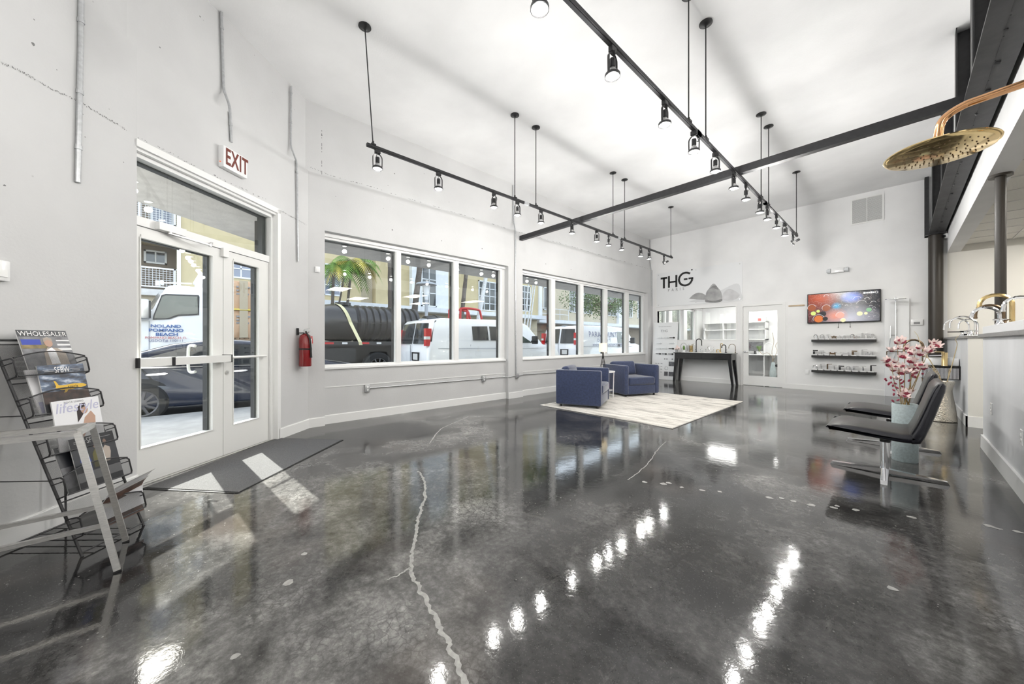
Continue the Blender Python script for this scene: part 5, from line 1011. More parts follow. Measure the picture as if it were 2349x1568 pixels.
build('wall_bracket', MB().cyl((sx, YB - .1, 1.9), (sx, YB - .055, 1.9), .012).cyl((sx, YB - .1, 1.05), (sx, YB - .055, 1.05), .012), 'chrome', shc)
tb0, tb1 = at_y(2034, 806, YB - .15), at_y(2090, 806, YB - .15); z = tb0.z; tb = thing('towel_bar', 'dark chrome towel bar low on the white shower panel', 'towel bar', ((tb0.x + tb1.x) / 2, YB - .1, z - .06)); build('bar', MB().tube([(tb0.x, YB - .055, z), (tb0.x, YB - .13, z), (tb1.x, YB - .13, z), (tb1.x, YB - .055, z)], .01, 8), 'bronze', tb); build('drop_end', MB().cyl((tb0.x, YB - .13, z), (tb0.x, YB - .13, z - .07), .008, n=8), 'bronze', tb)
VX0, VX1, VY0, VY1 = .235, .648, 9.0, 9.9
va = thing('vanity_unit', 'wall hung vanity with reeded chrome front beside the far counter', 'vanity', ((VX0 + VX1) / 2, 9.4, .6)); build('cabinet', MB().box((VX0 + .012, VY0 + .012, .6), (VX1, VY1, .79)), 'board_white', va, None)
build('top', MB().rbox((VX0, VY0 - .01, .79), (VX1, VY1, .815), .003, 1), 'black_gloss', va); nf = 30
build('front_panel', MB().box((VX0 + .008, VY0 + .004, .6), (VX1, VY0 + .012, .79)), 'gasket', va, None); fl0 = None  # dark colour puts shade into the gaps between the flutes
for i in range(nf):
    x = VX0 + .014 + i * (VX1 - VX0 - .02) / (nf - 1)
    if fl0 is None: fl0 = build('flute', MB().cyl((0, 0, 0), (0, 0, .17), .0058, n=8), 'chrome', va, local=True); o = fl0
    else: o = fl0.copy(); COL.objects.link(o); o.parent = va
    o.location = Vector((x, VY0 + .003, .61)) - va.location
build('frame', MB().box((VX1 - .014, VY0 - .006, .6), (VX1 - .002, VY0 + .012, .79)).box((VX0, VY0 - .004, .6), (VX1, VY0 + .012, .608)), 'black_gloss', va, None)
bs = thing('wash_basin', 'white rectangular vessel basin on the reeded vanity', 'basin', (.45, 9.3, .8155)); g = MB(); g.rbox((-.17, -.22, 0), (.19, .3, .12), .012, 2); build('bowl', g, 'white_gloss', bs, local=True); build('inner', MB().box((-.15, -.2, .119), (.17, .28, .122)), 'marble', bs, None, local=True)
gt = thing('gold_faucet', 'short thick gold basin faucet on the reeded vanity', 'faucet', (.49, 9.045, .8155)); build('body', MB().lathe([(0, 0), (.036, 0), (.034, .01), (.034, .2), (.036, .215), (0, .215)], 20), 'gold', gt, local=True); build('spout', MB().bar((-.02, 0, .17), (-.16, 0, .16), .03, .018), 'chrome', gt, local=True); build('lever', MB().bar((0, 0, .222), (-.1, 0, .225), .02, .01), 'gold', gt, local=True)
tf = thing('tub_filler', 'floor standing dark bronze tub filler arching behind the magnolia', 'tub filler', (.17, 10.3, 0)); g = MB(); xs = .3
z0 = 1.12; pts = [(xs, 10.3, 0), (xs, 10.3, .6), (xs, 10.3, z0)] + [(xs - .12 + .12 * math.cos(R(a)), 10.3, z0 + .12 * math.sin(R(a))) for a in range(20, 181, 20)] + [(xs - .245, 10.3, z0 - .1)]
build('pipe', g.tube(pts, .018, 10), 'bronze', tf); build('base', MB().cyl((xs, 10.3, 0), (xs, 10.3, .02), .07, n=18), 'bronze', tf); build('handle', MB().bar((xs, 10.27, .9), (xs, 10.1, .92), .02), 'bronze', tf)

# ================================================================== counters
def counter(label, x0, x1, y0, y1, end):
    t = thing('display_counter', label, 'counter', ((x0 + x1) / 2, (y0 + y1) / 2, 0))
    build('body', MB().box((x0, y0, .0), (x1, y1, 1.25)), 'counter_paint', t, None); build('countertop', MB().rbox((x0 - .035, y0 - (.0 if end else .02), 1.25), (x1 + .03, y1 + (.02 if end else 0), 1.29), .004, 1), 'stone_top', t)
    b = MB(); b.box((x0 - .018, y0 - (.0 if end else .018), 0), (x0, y1 + (.018 if end else 0), .15))
    if end: b.box((x0 - .018, y1, 0), (x1, y1 + .018, .15))
    else: b.box((x0 - .018, y0 - .018, 0), (x1, y0, .15))
    build('kick_board', b, 'trim_white', t, None)
    ep = MB(); (ep.box((x0 + .004, y1, .15), (x1, y1 + .008, 1.25)) if end else ep.box((x0 + .004, y0 - .01, .15), (x1, y0, 1.25))); build('end_panel', ep, 'counter_warm_lit', t, None)  # warm light on the end face is put into this panel's colour
    if end:
        for u, v in ((2275, 937), (2345, 1003)):
            p = at_x(u, v, x0); o = build('outlet_plate', MB().rbox((x0 - .006, p.y - .04, p.z - .06), (x0, p.y + .04, p.z + .06), .003, 1), 'white_gloss', t); g = MB()
            for dz in (-.02, .02): g.cyl((x0 - .006, p.y, p.z + dz), (x0 - .009, p.y, p.z + dz), .014, n=10)
            build('socket', g, 'trim_white', o)
    return t
counter('long pale grey display counter along the right edge, the near one', .64, 1.35, -2.2, 6.68, True); counter('pale grey display counter with warm light tinted into its end panel, the far one', .65, 1.45, 8.17, YB - .02, False)
tag(build('display_riser', MB().rbox((.63, 4.6, 1.2905), (1.1, 6.6, 1.37), .004, 1), 'board_white'), 'long white display riser under the faucets on the near counter', 'riser')
tag(build('display_riser', MB().rbox((.7, 9.0, 1.2905), (1.1, 11.0, 1.305), .003, 1), 'board_white'), 'thin white display tray under the faucets on the far counter', 'riser')
RZ = 1.3705
faucet('large satin gold gooseneck faucet on the near counter', (.8, 6.41, RZ), 0, .335, .21, .019, 'brass_satin', handles=0, drop=.03); faucet('arched faucet in two tone bronze in front of the gold gooseneck', (.722, 6.2, RZ), 0, .215, .175, .012, 'bronze', handles=2, lever=False, drop=.04)
faucet('low curved chrome faucet reaching farthest left over the near counter', (.675, 6.0, RZ), 0, .18, .17, .014, 'chrome', handles=2, lever=False, drop=.0); faucet('big chrome gooseneck faucet at the right edge of the near counter', (.83, 5.6, RZ), 0, .24, .18, .014, 'chrome', handles=2, lever=False, drop=.03)
CZ = 1.3055
faucet('tall chrome gooseneck faucet in the middle of the far counter', (.86, 9.8, CZ), 0, .33, .27, .013, 'chrome', drop=.05); faucet('tall chrome gooseneck faucet farthest back on the far counter', (.86, 10.6, CZ), 0, .33, .29, .013, 'chrome', drop=.05); faucet('smaller chrome gooseneck faucet at the near end of the far counter', (.84, 9.3, CZ), 0, .26, .19, .011, 'chrome', drop=.05)
kp = thing('drain_plate', 'dark round drain plate on a chrome foot on the far counter', 'drain', (.74, 9.55, CZ)); build('plate', MB().lathe([(0, .07), (.06, .07), (.06, .078), (0, .08)], 18), 'black_gloss', kp, local=True); build('foot', MB().lathe([(0, 0), (.045, 0), (.02, .03), (.02, .07), (0, .07)], 14), 'chrome', kp, local=True)
for i, (x, y) in enumerate(((.76, 9.1), (.76, 10.3))):
    t = thing('cross_handle', 'chrome cross handle tap on the far counter, the %s one' % ('nearer', 'farther')[i], 'tap', (x, y, CZ)); build('body', MB().lathe([(0, 0), (.035, 0), (.03, .015), (.015, .04), (.015, .07), (0, .07)], 14), 'chrome', t, local=True); build('cross', MB().tube([(-.05, 0, .075), (.05, 0, .075)], .009, 8).tube([(0, -.05, .075), (0, .05, .075)], .009, 8), 'chrome', t, local=True)
tag(build('flat_spout', MB().rbox((.56, 9.72, CZ + .06), (.78, 9.76, CZ + .075), .003, 1).cyl((.76, 9.74, CZ), (.76, 9.74, CZ + .07), .014), 'black_gloss'), 'flat black waterfall spout on the far counter', 'spout')
# rain shower on the near counter
SHC = Vector((.1035, 2.184, 1.945)); sh = thing('rain_shower', 'large polished gold rain shower head on a curved copper arm', 'shower', (.9, 2.2, 1.2905))
build('head_disc', MB().lathe([(0, -.004), (.14, -.004), (.149, 0), (.152, .006), (.149, .011), (.12, .016), (.05, .024), (.03, .03), (.018, .034), (0, .034)], 56, SHC), 'gold', sh, 40)
nz = None
for ring, n in ((.022, 6), (.046, 11), (.07, 17), (.094, 22), (.118, 28)):
    for k in range(n):
        a = 2 * math.pi * k / n + ring * 30; pz = SHC + Vector((ring * math.cos(a), ring * math.sin(a), -.0042))
        if nz is None: nz = build('nozzle', MB().lathe([(0, -.003), (.0018, -.0026), (.0024, 0)], 8), 'bronze', sh, local=True); o = nz
        else: o = nz.copy(); COL.objects.link(o); o.parent = sh
        o.location = pz - sh.location
A = [SHC + Vector((0, 0, .03)), SHC + Vector((0, 0, .075)), SHC + Vector((.012, 0, .125)), SHC + Vector((.055, .003, .155)), SHC + Vector((.12, .006, .165)), SHC + Vector((.4, .01, .185)), SHC + Vector((.72, .014, .2))]
mat('copper', (.85, .47, .24), .14, 1.0)
build('arm', MB().tube(cat(A, 6), .0135, 16), 'copper', sh); build('collar', MB().lathe([(0, .028), (.021, .03), (.021, .042), (.016, .046), (0, .046)], 20, SHC), 'gold', sh)
e = A[-1]; build('stand_pipe', MB().cyl((e.x, e.y, 1.29), (e.x, e.y, e.z + .06), .02, n=16), 'gold', sh); build('stand_base', MB().cyl((e.x, e.y, 1.2905), (e.x, e.y, 1.31), .09, n=24), 'gold', sh)

# ================================================================== metal stool
so_ = thing('metal_stool', 'brushed metal square tube stool frame in front of the magazine rack', 'stool', (-2.95, -.58, 0))
TA, TB, BA, BB = (-2.84, -.41), (-3.06, -.39), (-2.765, -.265), (-3.149, -.268); ZT_ = .735; L2 = .42
corners = [(Vector((*TA, ZT_)), Vector((*BA, 0))), (Vector((*TB, ZT_)), Vector((*BB, 0))), (Vector((TB[0], TB[1] - L2, ZT_)), Vector((BB[0], BB[1] - L2 - .27, 0))), (Vector((TA[0], TA[1] - L2, ZT_)), Vector((BA[0], BA[1] - L2 - .27, 0)))]
for a, b in corners:
    up = (b - a).normalized(); build('leg', MB().bar(a, b, .026, .026, up=(1, .05, 0)), 'brushed', so_, None)
for i in range(4):
    a, b = corners[i][0], corners[(i + 1) % 4][0]; build('top_rail', MB().bar(a, b, .026), 'brushed', so_, None)
    k = .66 if i % 2 else .62; pa, pb = corners[i][0].lerp(corners[i][1], k), corners[(i + 1) % 4][0].lerp(corners[(i + 1) % 4][1], k)
    if i != 0: build('stretcher', MB().bar(pa, pb, .02), 'brushed', so_, None)
for a, b in corners: build('foot_cap', MB().bar(b.lerp(a, .012), b, .03, .03, up=(1, .05, 0)), 'black_plastic', so_, None)

# ================================================================== magazine rack
PF = Vector((-3.09, -.43, 0)); RA = (Vector((-3.34, -.206, 0)) - PF).normalized(); RW = .335; RN = Vector((RA.y, -RA.x, 0)); RN = RN if RN.dot(DN) > 0 else -RN
LN = (-RN * .5 + Vector((0, 0, 1.21))); LL = LN.length; LU = LN.normalized(); RO = LU.cross(RA).normalized(); RO = RO if RO.z > 0 else -RO
def rk(a, l, o=0.0): return PF + RA * a + LU * l + RO * o
mr = thing('magazine_rack', 'black wire mesh magazine rack leaning by the entrance wall', 'magazine rack', PF + RA * RW / 2 - RN * .2); wr_ = .0055
for a in (0, RW): build('side_rail', MB().tube([rk(a, 0), rk(a, LL - .03), rk(a + (.03 if a == 0 else -.03), LL)], wr_ * 1.25, 8), 'black_steel', mr)
build('top_rail', MB().tube([rk(.03, LL), rk(RW - .03, LL)], wr_ * 1.25, 8), 'black_steel', mr)
rb = -RN * .5
fl_ = MB()
for a in (0, RW): fl_.tube([rk(a, .05), rk(a, .05) * 1 - RN * .0, PF + RA * a + rb + Vector((0, 0, .02))], wr_, 6)
fl_.tube([PF + RA * 0 + rb + Vector((0, 0, .02)), PF + RA * RW + rb + Vector((0, 0, .02))], wr_, 6); fl_.tube([rk(0, .02), rk(RW, .02)], wr_ * .8, 6)
for k in range(1, 5): fl_.tube([rk(RW * k / 5, .02), PF + RA * RW * k / 5 + rb + Vector((0, 0, .02))], .003, 5)
build('base_wire', fl_, 'black_steel', mr)
bkx = MB()
for a in (0, RW): bkx.tube([PF + RA * a + rb + Vector((0, 0, .02)), rk(a, LL - .01) - RN * .03], wr_, 6)
for k in (.35, .65): bkx.tube([PF + RA * 0 + rb + Vector((0, 0, 1.2 * k)), rk(0, LL * k)], .0035, 5)
build('back_leg', bkx, 'black_steel', mr)
def uvmesh(name, quads, parent):
    """quads: list of (4 points, 4 uvs)"""
    inv = RM[parent.name].inverted(); vs_ = []; fs = []; uv = []
    for P, U in quads: fs.append(tuple(range(len(vs_), len(vs_) + len(P)))); vs_ += [tuple(inv @ Vector(p)) for p in P]; uv += U
    me = bpy.data.meshes.new(name); me.from_pydata(vs_, [], fs); ul = me.uv_layers.new(name='UVMap')
    for i, c in enumerate(uv): ul.data[i].uv = c
    me.update(); o = finish(name, me, 'wire_mesh', parent, None); RM[o.name] = RM[parent.name]; return o
MAGZ = []
for k in range(5):
    l0 = (.083 + .183 * k) * LL; fh, bh, dp = .105, .215, .062; n = 10
    top = [fh + .035 * math.sin(math.pi * i / n) ** 1.0 if 0 < i < n else fh for i in range(n + 1)]
    fr = [((rk(RW * i / n, l0, dp), rk(RW * (i + 1) / n, l0, dp), rk(RW * (i + 1) / n, l0 + top[i + 1], dp + .012), rk(RW * i / n, l0 + top[i], dp + .012)), [(RW * i / n, 0), (RW * (i + 1) / n, 0), (RW * (i + 1) / n, top[i + 1]), (RW * i / n, top[i])]) for i in range(n)]
    fr.append(((rk(0, l0, 0), rk(RW, l0, 0), rk(RW, l0 + bh, 0), rk(0, l0 + bh, 0)), [(0, 0), (RW, 0), (RW, bh), (0, bh)]))
    fr.append(((rk(0, l0, 0), rk(RW, l0, 0), rk(RW, l0, dp), rk(0, l0, dp)), [(0, 0), (RW, 0), (RW, dp), (0, dp)]))
    pk = uvmesh('pocket', fr, mr)
    w = MB(); w.tube([rk(RW * i / n, l0 + top[i], dp + .012) for i in range(n + 1)], wr_ * .75, 6); w.tube([rk(0, l0, dp), rk(RW, l0, dp)], wr_ * .7, 6); w.tube([rk(0, l0 + bh, 0), rk(RW, l0 + bh, 0)], wr_ * .7, 6)
    for a in (-.004, RW + .004): w.tube([rk(a, l0, 0), rk(a, l0, dp - .01), rk(a, l0 + .012, dp), rk(a, l0 + fh - .015, dp + .012), rk(a, l0 + fh, dp), rk(a, l0 + fh + .01, 0)], wr_ * .8, 6); w.tube([rk(a, l0 + fh * .75, dp + .008), rk(a, l0 + fh * .8, 0)], wr_ * .6, 6)
    build('pocket_wire', w, 'black_steel', pk)
def magazine(label, a0, l0, w, h, o0, o1, cover, prints, texts=(), rot=0.0, thick=.007):
    bl, br = rk(a0, l0, o0), rk(a0 + w, l0, o0); upv = (rk(a0, l0 + h, o1) - bl).normalized(); xr = RA * math.cos(rot) + upv * math.sin(rot); upr = upv * math.cos(rot) - RA * math.sin(rot); nz_ = xr.cross(upr).normalized(); nz_ = nz_ if nz_.z > 0 else -nz_
    t = thing('magazine', label, 'magazine', bl); FR = frame3(bl, xr, upr, nz_)
    build('pages', MB(FR).box((0, 0, -thick), (w, h, -.0006)), 'paper', t, None); cv = build('cover', MB(FR).box((0, -.001, -.0006), (w + .001, h + .001, .0002)), cover, t, None)
    cur_ = {}; lay = 0
    for m, kind, *g in prints:
        lay += 1; mb = MB(FR @ Matrix.Translation((0, 0, .0003 + lay * .00012)))
        if kind == 'r': mb.quad((g[0] * w, g[1] * h, 0), (g[2] * w, g[1] * h, 0), (g[2] * w, g[3] * h, 0), (g[0] * w, g[3] * h, 0))
        elif kind == 'e': mb.quad(*[(g[0] * w + g[2] * w * math.cos(R(a)), g[1] * h + g[3] * h * math.sin(R(a)), 0) for a in range(0, 360, 20)])
        else: mb.quad(*[(x * w, y * h, 0) for x, y in g[0]])
        if m in cur_: cur_[m].v += mb.v; o_ = len(cur_[m].v) - len(mb.v); cur_[m].f += [tuple(i + o_ for i in f) for f in mb.f]; cur_[m].mi += mb.mi
        else: cur_[m] = mb
    for m, mb in cur_.items(): build('cover_print', mb, m, cv, None)
    for txt, s, x, y, m, kw in texts: build('lettering', text_mb(txt, s, FR @ Matrix.Translation((x * w, y * h, .0004 + (lay + 1) * .00012)), ext=.0001, **kw), m, cv, None)
    return t
P_ = lambda k: (.083 + .183 * k) * LL + .006
magazine('magazine at the top of the rack with a man in a blazer on the cover', .09, P_(4), .235, .29, .012, .03, 'cover_mid',
    [('cover_dark', 'r', 0, .86, 1, 1), ('crate_blue', 'r', .03, .68, .4, .8), ('mag_shelf', 'r', 0, .6, .5, .68), ('paper', 'r', .7, .55, 1, .6), ('paper', 'r', .72, .66, 1, .7), ('paper', 'r', .72, .76, 1, .79), ('jacket', 'p', [(.36, .2), (.4, .5), (.5, .62), (.7, .6), (.84, .5), (.86, .2)]), ('cover_white', 'p', [(.48, .25), (.47, .56), (.58, .62), (.64, .55), (.66, .25)]), ('skin', 'e', .545, .72, .085, .09), ('jacket', 'p', [(.45, .74), (.46, .82), (.55, .85), (.63, .82), (.64, .75), (.55, .79)]), ('cover_dark', 'r', .1, .05, .9, .2)],
    [('WHOLESALER', .042, .5, .92, 'ink_white', dict(sx=.86))])
magazine('plain magazine tucked behind in the second pocket of the rack', .065, P_(3), .21, .28, .006, .02, 'cover_white', [('lilac', 'r', .05, .05, .95, .3)])
magazine('magazine with a yellow airplane under storm clouds on the cover', .085, P_(3), .225, .29, .018, .07, 'cover_clouds',
    [('cover_brown', 'r', 0, .18, 1, .44), ('cover_dark', 'r', 0, 0, 1, .2), ('plane_yellow', 'p', [(.28, .52), (.4, .46), (.62, .46), (.95, .5), (.98, .53), (.9, .57), (.7, .58), (.45, .56), (.36, .57), (.31, .66), (.27, .67), (.3, .55)]), ('plane_yellow', 'p', [(.5, .5), (.58, .5), (.5, .41), (.44, .4)]), ('ink_white', 'r', .1, .9, .34, .905), ('ink_white', 'r', .12, .87, .32, .875), ('ink_white', 'r', .68, .9, .92, .905), ('ink_white', 'r', .72, .87, .9, .875)],
    [('SFBW', .05, .5, .89, 'ink_white', dict(sx=.6)), ('spirit', .026, .66, .52, 'ink_black', {}), ('DEFINED', .022, .5, .2, 'ink_white', {})])
magazine('white magazine with a dark haired woman on the cover', .07, P_(2), .235, .3, .02, .085, 'cover_white',
    [('hair', 'p', [(.46, .52), (.48, .8), (.58, .9), (.7, .86), (.66, .74), (.56, .62)]), ('skin', 'p', [(.44, .38), (.58, .5), (.62, .6), (.78, .72), (.86, .6), (.84, .46), (.7, .42), (.5, .3)]), ('skin', 'e', .64, .77, .08, .09), ('hair', 'p', [(.52, .78), (.56, .9), (.68, .9), (.7, .84), (.58, .8)]), ('skin', 'p', [(.3, .08), (.5, .3), (.62, .32), (.4, .06)]), ('cover_white', 'p', [(.56, .18), (.66, .46), (.86, .46), (.92, .18)])],
    [('lifestyle', .085, .5, .84, 'lilac', dict(shear=.25, sx=.85)), ('BOCA LIVING', .016, .45, .95, 'ink_grey', {})])
magazine('dark magazine peeking out behind in the fourth pocket of the rack', .05, P_(1), .25, .275, .004, .018, 'cover_dark', [('cover_mid', 'r', .0, .1, 1, .55)], [('THE WEEKLY', .03, .42, .93, 'ink_white', {})])
magazine('black magazine with three standing people on the cover', .095, P_(1), .23, .3, .02, .06, 'cover_dark',
    [('ink_grey', 'r', 0, .12, 1, .3), ('suit_blue', 'p', [(.12, .5), (.16, .66), (.24, .7), (.32, .66), (.36, .5), (.34, .14), (.28, .14), (.25, .4), (.22, .14), (.18, .14), (.15, .5)]), ('skin', 'e', .24, .755, .04, .05), ('olive', 'p', [(.4, .34), (.42, .62), (.5, .72), (.6, .68), (.62, .34)]), ('skin', 'e', .52, .77, .04, .05), ('jacket', 'p', [(.64, .4), (.66, .66), (.74, .74), (.84, .68), (.84, .58), (.78, .4)]), ('skin', 'e', .75, .82, .04, .05), ('ink_white', 'r', .08, .92, .36, .927), ('ink_white', 'r', .08, .89, .32, .897), ('ink_white', 'r', .66, .92, .92, .927), ('cover_dark', 'r', .55, .06, .85, .12)],
    [('SFBW', .05, .52, .91, 'ink_white', dict(sx=.6))])
def flop(label, a0, l0, w, h, o0, sag, cover, txt=None):
    t = thing('magazine', label, 'magazine', rk(a0, l0, o0)); g = MB(); n = 8; rows_ = []
    for i in range(n + 1):
        f = i / n; p = rk(a0, l0 + h * f * (1 - .35 * f), o0 + sag * f * f); rows_.append([p, p + RA * w + LU * .03 * math.sin(f * 2), ])
    nrm = RO * .006
    g.loft([[a, b, b + nrm, a + nrm] for a, b in rows_]); build('pages', g, 'paper', t, 60)
    c = MB(); c.loft([[a + nrm * 1.05, b + nrm * 1.05, b + nrm * 1.12, a + nrm * 1.12] for a, b in rows_[:-1]]); build('cover', c, cover, t, 60); return t
flop('curled brown magazine flopping out of the lowest pocket', .11, P_(0) - .02, .24, .26, .02, .12, 'cover_brown'); flop('open pale magazine drooping over the lowest pocket', .12, P_(0) + .02, .24, .24, .035, .15, 'cover_white')

# ================================================================== office behind the glass
hu = thing('office_hutch', 'white open shelf unit on the back wall of the office', 'shelf unit', (-4.3, 15.8, 1.28)); g = MB(); HX0, HX1 = -5.42, -3.3
for z in (1.28, 1.66, 1.93): g.box((HX0, 15.6, z), (HX1, 15.998, z + .03))
for i in range(4): x = HX0 + (HX1 - HX0 - .03) * i / 3; g.box((x, 15.6, 1.28), (x + .03, 15.998, 1.96))
build('shelves', g, 'trim_white', hu, None); build('back_panel', MB().box((HX0, 15.985, 1.28), (HX1, 15.999, 1.96)), 'board_white', hu, None)
dk = thing('office_desk', 'white office desk along the back wall seen through the glass door', 'desk', (-3.2, 15.6, 0)); build('desk_top', MB().rbox((-5.4, 15.2, .72), (-1.2, 15.98, .75), .004, 1), 'trim_white', dk)
for x in (-5.38, -3.3, -1.24): build('side_panel', MB().box((x, 15.25, 0), (x + .03, 15.95, .72)), 'trim_white', dk, None)
mo = thing('monitor', 'dark grey computer monitor on the office desk', 'monitor', (-3.62, 15.5, .7505)); build('screen', MB().rbox((-.26, -.02, .12), (.26, .02, .46), .006, 1), 'cover_mid', mo, local=True); build('stand', MB().box((-.03, -.01, 0), (.03, .03, .14)).box((-.12, -.08, 0), (.12, .08, .01)), 'black_plastic', mo, None, local=True)
po = thing('potted_plant', 'small green plant in a white pot on the office desk', 'plant', (-3.45, 15.32, .7505)); build('pot', MB().lathe([(0, 0), (.06, 0), (.075, .1), (0, .1)], 14), 'white_gloss', po, local=True); g = MB()
for i in range(7): a = i * .9; g.loft([[(0.01 * math.cos(a), .01 * math.sin(a), .1), (-.01 * math.cos(a), -.01 * math.sin(a), .1)], [(.05 * math.cos(a) + .02, .05 * math.sin(a), .24), (.05 * math.cos(a) - .02, .05 * math.sin(a), .24)], [(.09 * math.cos(a), .09 * math.sin(a), .33), (.09 * math.cos(a), .09 * math.sin(a) + .004, .33)]], closed=False, caps=False)
build('leaves', g, 'leaf_green', po, local=True)
faucet('white arched desk lamp seen through the office door', (-3.3, 15.4, .7505), R(180), .42, .25, .01, 'white_gloss', name='desk_lamp', cat_='lamp', lever=False)
oc2 = thing('office_chair', 'black office chair seen through the lower office door glass', 'chair', (-2.25, 13.1, 0)); build('seat', MB().rbox((-.25, -.25, .46), (.25, .25, .54), .03, 3), 'black_plastic', oc2, local=True); build('backrest', MB().rbox((.2, -.22, .6), (.27, .22, 1.05), .03, 3), 'black_plastic', oc2, local=True); build('post', MB().cyl((0, 0, .08), (0, 0, .46), .03).bar((.22, 0, .5), (.24, 0, .7), .04), 'black_plastic', oc2, local=True)
for a in range(0, 360, 72): build('base_arm', MB().bar((0, 0, .11), (.3 * math.cos(R(a)), .3 * math.sin(R(a)), .06), .04, .03).sph((.3 * math.cos(R(a)), .3 * math.sin(R(a)), .03), .03, 8, 6), 'black_plastic', oc2, local=True)
rb_ = thing('storage_box', 'red and white box on top of the office shelf', 'box', (-3.45, 15.8, 1.9605)); build('box_body', MB().rbox((-.12, -.1, 0), (.12, .1, .16), .004, 1), 'paper', rb_, local=True); build('label', MB().box((-.121, -.101, .02), (-.02, .05, .12)), 'ink_red', rb_, None, local=True)
br_ = thing('bare_branch', 'thin bare decorative branch in a slim vase inside the office', 'branch', (-2.75, 13.9, 0)); build('vase', MB().lathe([(0, 0), (.08, 0), (.1, .2), (.05, .5), (.04, .55), (0, .5)], 16), 'vase_glaze', br_, local=True); g = MB()
for pts in ([(0, 0, .5), (-.03, 0, .9), (.02, 0, 1.2), (-.02, 0, 1.5)], [(0, 0, .6), (.1, 0, .9), (.06, .05, 1.1), (.2, 0, 1.3)], [(0, 0, .7), (-.15, 0, .85), (-.3, 0, .8), (-.4, .02, 1.0)]): g.tube(cat(pts, 5), .006, 5)
build('twigs', g, 'stem', br_, local=True)
# ================================================================== outside: ground and overhang
RD = -.15
ext = MB(); ext.prism([P2(dw(-6, -.1)), P2(dw(1.9, -.1)), (-5.86, 1.2), (-5.86, 40), (-8.15, 40), (-8.15, -14), (-4, -14)], -.16, -.02)
sidewalk = struct('sidewalk', ext, 'concrete_ext', 'pale concrete sidewalk outside the windows')
jt = MB()
for y in (-2.6, -1.1, .4, 1.9, 3.4, 4.9, 6.4, 7.9): jt.box((-8.15, y - .006, -.0198), (-6.0, y + .006, -.0185))
build('joint', jt, 'ink_grey', sidewalk, None)
struct('curb', MB().rbox((-8.3, -14, -.3), (-8.15, 40, -.018), .02, 2), 'concrete_ext', 'concrete curb between sidewalk and street')
struct('road', MB().box((-17.0, -30, -.35), (-8.3, 80, RD)), 'asphalt', 'grey asphalt street')
struct('far_sidewalk', MB().box((-30, -30, -.3), (-17.0, 80, -.02)), 'concrete_ext', 'far sidewalk across the street')
ov = MB(); ov.prism([P2(dw(-4, -.14)), P2(dw(-4, -1.25)), P2(dw(2.626, -1.25)), (-6.98, 17), (-5.86, 17), (-5.86, 1.1), P2(dw(1.6, -.14))], 2.8, 3.3)
struct('overhang', ov, 'grey_stucco', 'grey stucco overhang above the outside walk')
sp0 = sz(588, 560, -.45)[0]
struct('outer_pier', dbox(MB(), sp0, S_R + .25, -.45, -.145, -.02, 2.8), 'dark_stucco', 'dark pier just outside the entrance door')

# ================================================================== buildings across the street
FX = -20.0
def bp(u, v, x=FX): p = at_x(u, v, x); return p.y, p.z
def win(root, u0, v0, u1, v1, cols, rows, pane='pane_dark', x=FX, frame='white_stucco', zz=None):
    um = (u0 + u1) / 2; y0, y1 = bp(u0, 700, x)[0], bp(u1, 700, x)[0]; zb_, zt_ = zz or (bp(um, v1, x)[1], bp(um, v0, x)[1]); w = .07
    f = MB(); f.box((x - .05, y0, zb_), (x + .06, y0 + w, zt_)); f.box((x - .05, y1 - w, zb_), (x + .06, y1, zt_)); f.box((x - .05, y0, zb_), (x + .06, y1, zb_ + w)); f.box((x - .05, y0, zt_ - w), (x + .06, y1, zt_))
    for i in range(1, cols): y = y0 + (y1 - y0) * i / cols; f.box((x, y - .025, zb_), (x + .045, y + .025, zt_))
    for j in range(1, rows): z = zb_ + (zt_ - zb_) * j / rows; f.box((x, y0, z - .025), (x + .045, y1, z + .025))
    o = build('window', f, frame, root, None)
    for i in range(cols):
        for j in range(rows):
            a, b = y0 + (y1 - y0) * i / cols, y0 + (y1 - y0) * (i + 1) / cols; c_, d__ = zb_ + (zt_ - zb_) * j / rows, zb_ + (zt_ - zb_) * (j + 1) / rows
            build('pane', MB().box((x + .005, a + .02, c_ + .02), (x + .02, b - .02, d__ - .02)), pane, o, None)
bA = thing('apartment_building', 'tan apartment block with white ledge across the street', 'building', (-22, 9, -.02))
yl = bp(405, 600)[0]; LZ = 3.3
def part(name, m, a, b, root=None): return build(name, MB().box(a, b), m, root or bA, None)
part('wall', 'tan_stucco', (-26, yl, LZ), (FX, bp(828, 600)[0], 14.5)); part('wall', 'beige_stucco', (-26, bp(828, 600)[0], LZ), (FX - .5, bp(862, 600)[0], 14.5)); part('wall', 'tan_stucco', (-26, bp(862, 600)[0], LZ), (FX, bp(1238, 600)[0], 14.5))
part('wall', 'beige_stucco', (-26, -9, -.02), (FX - .3, bp(1238, 600)[0], LZ))
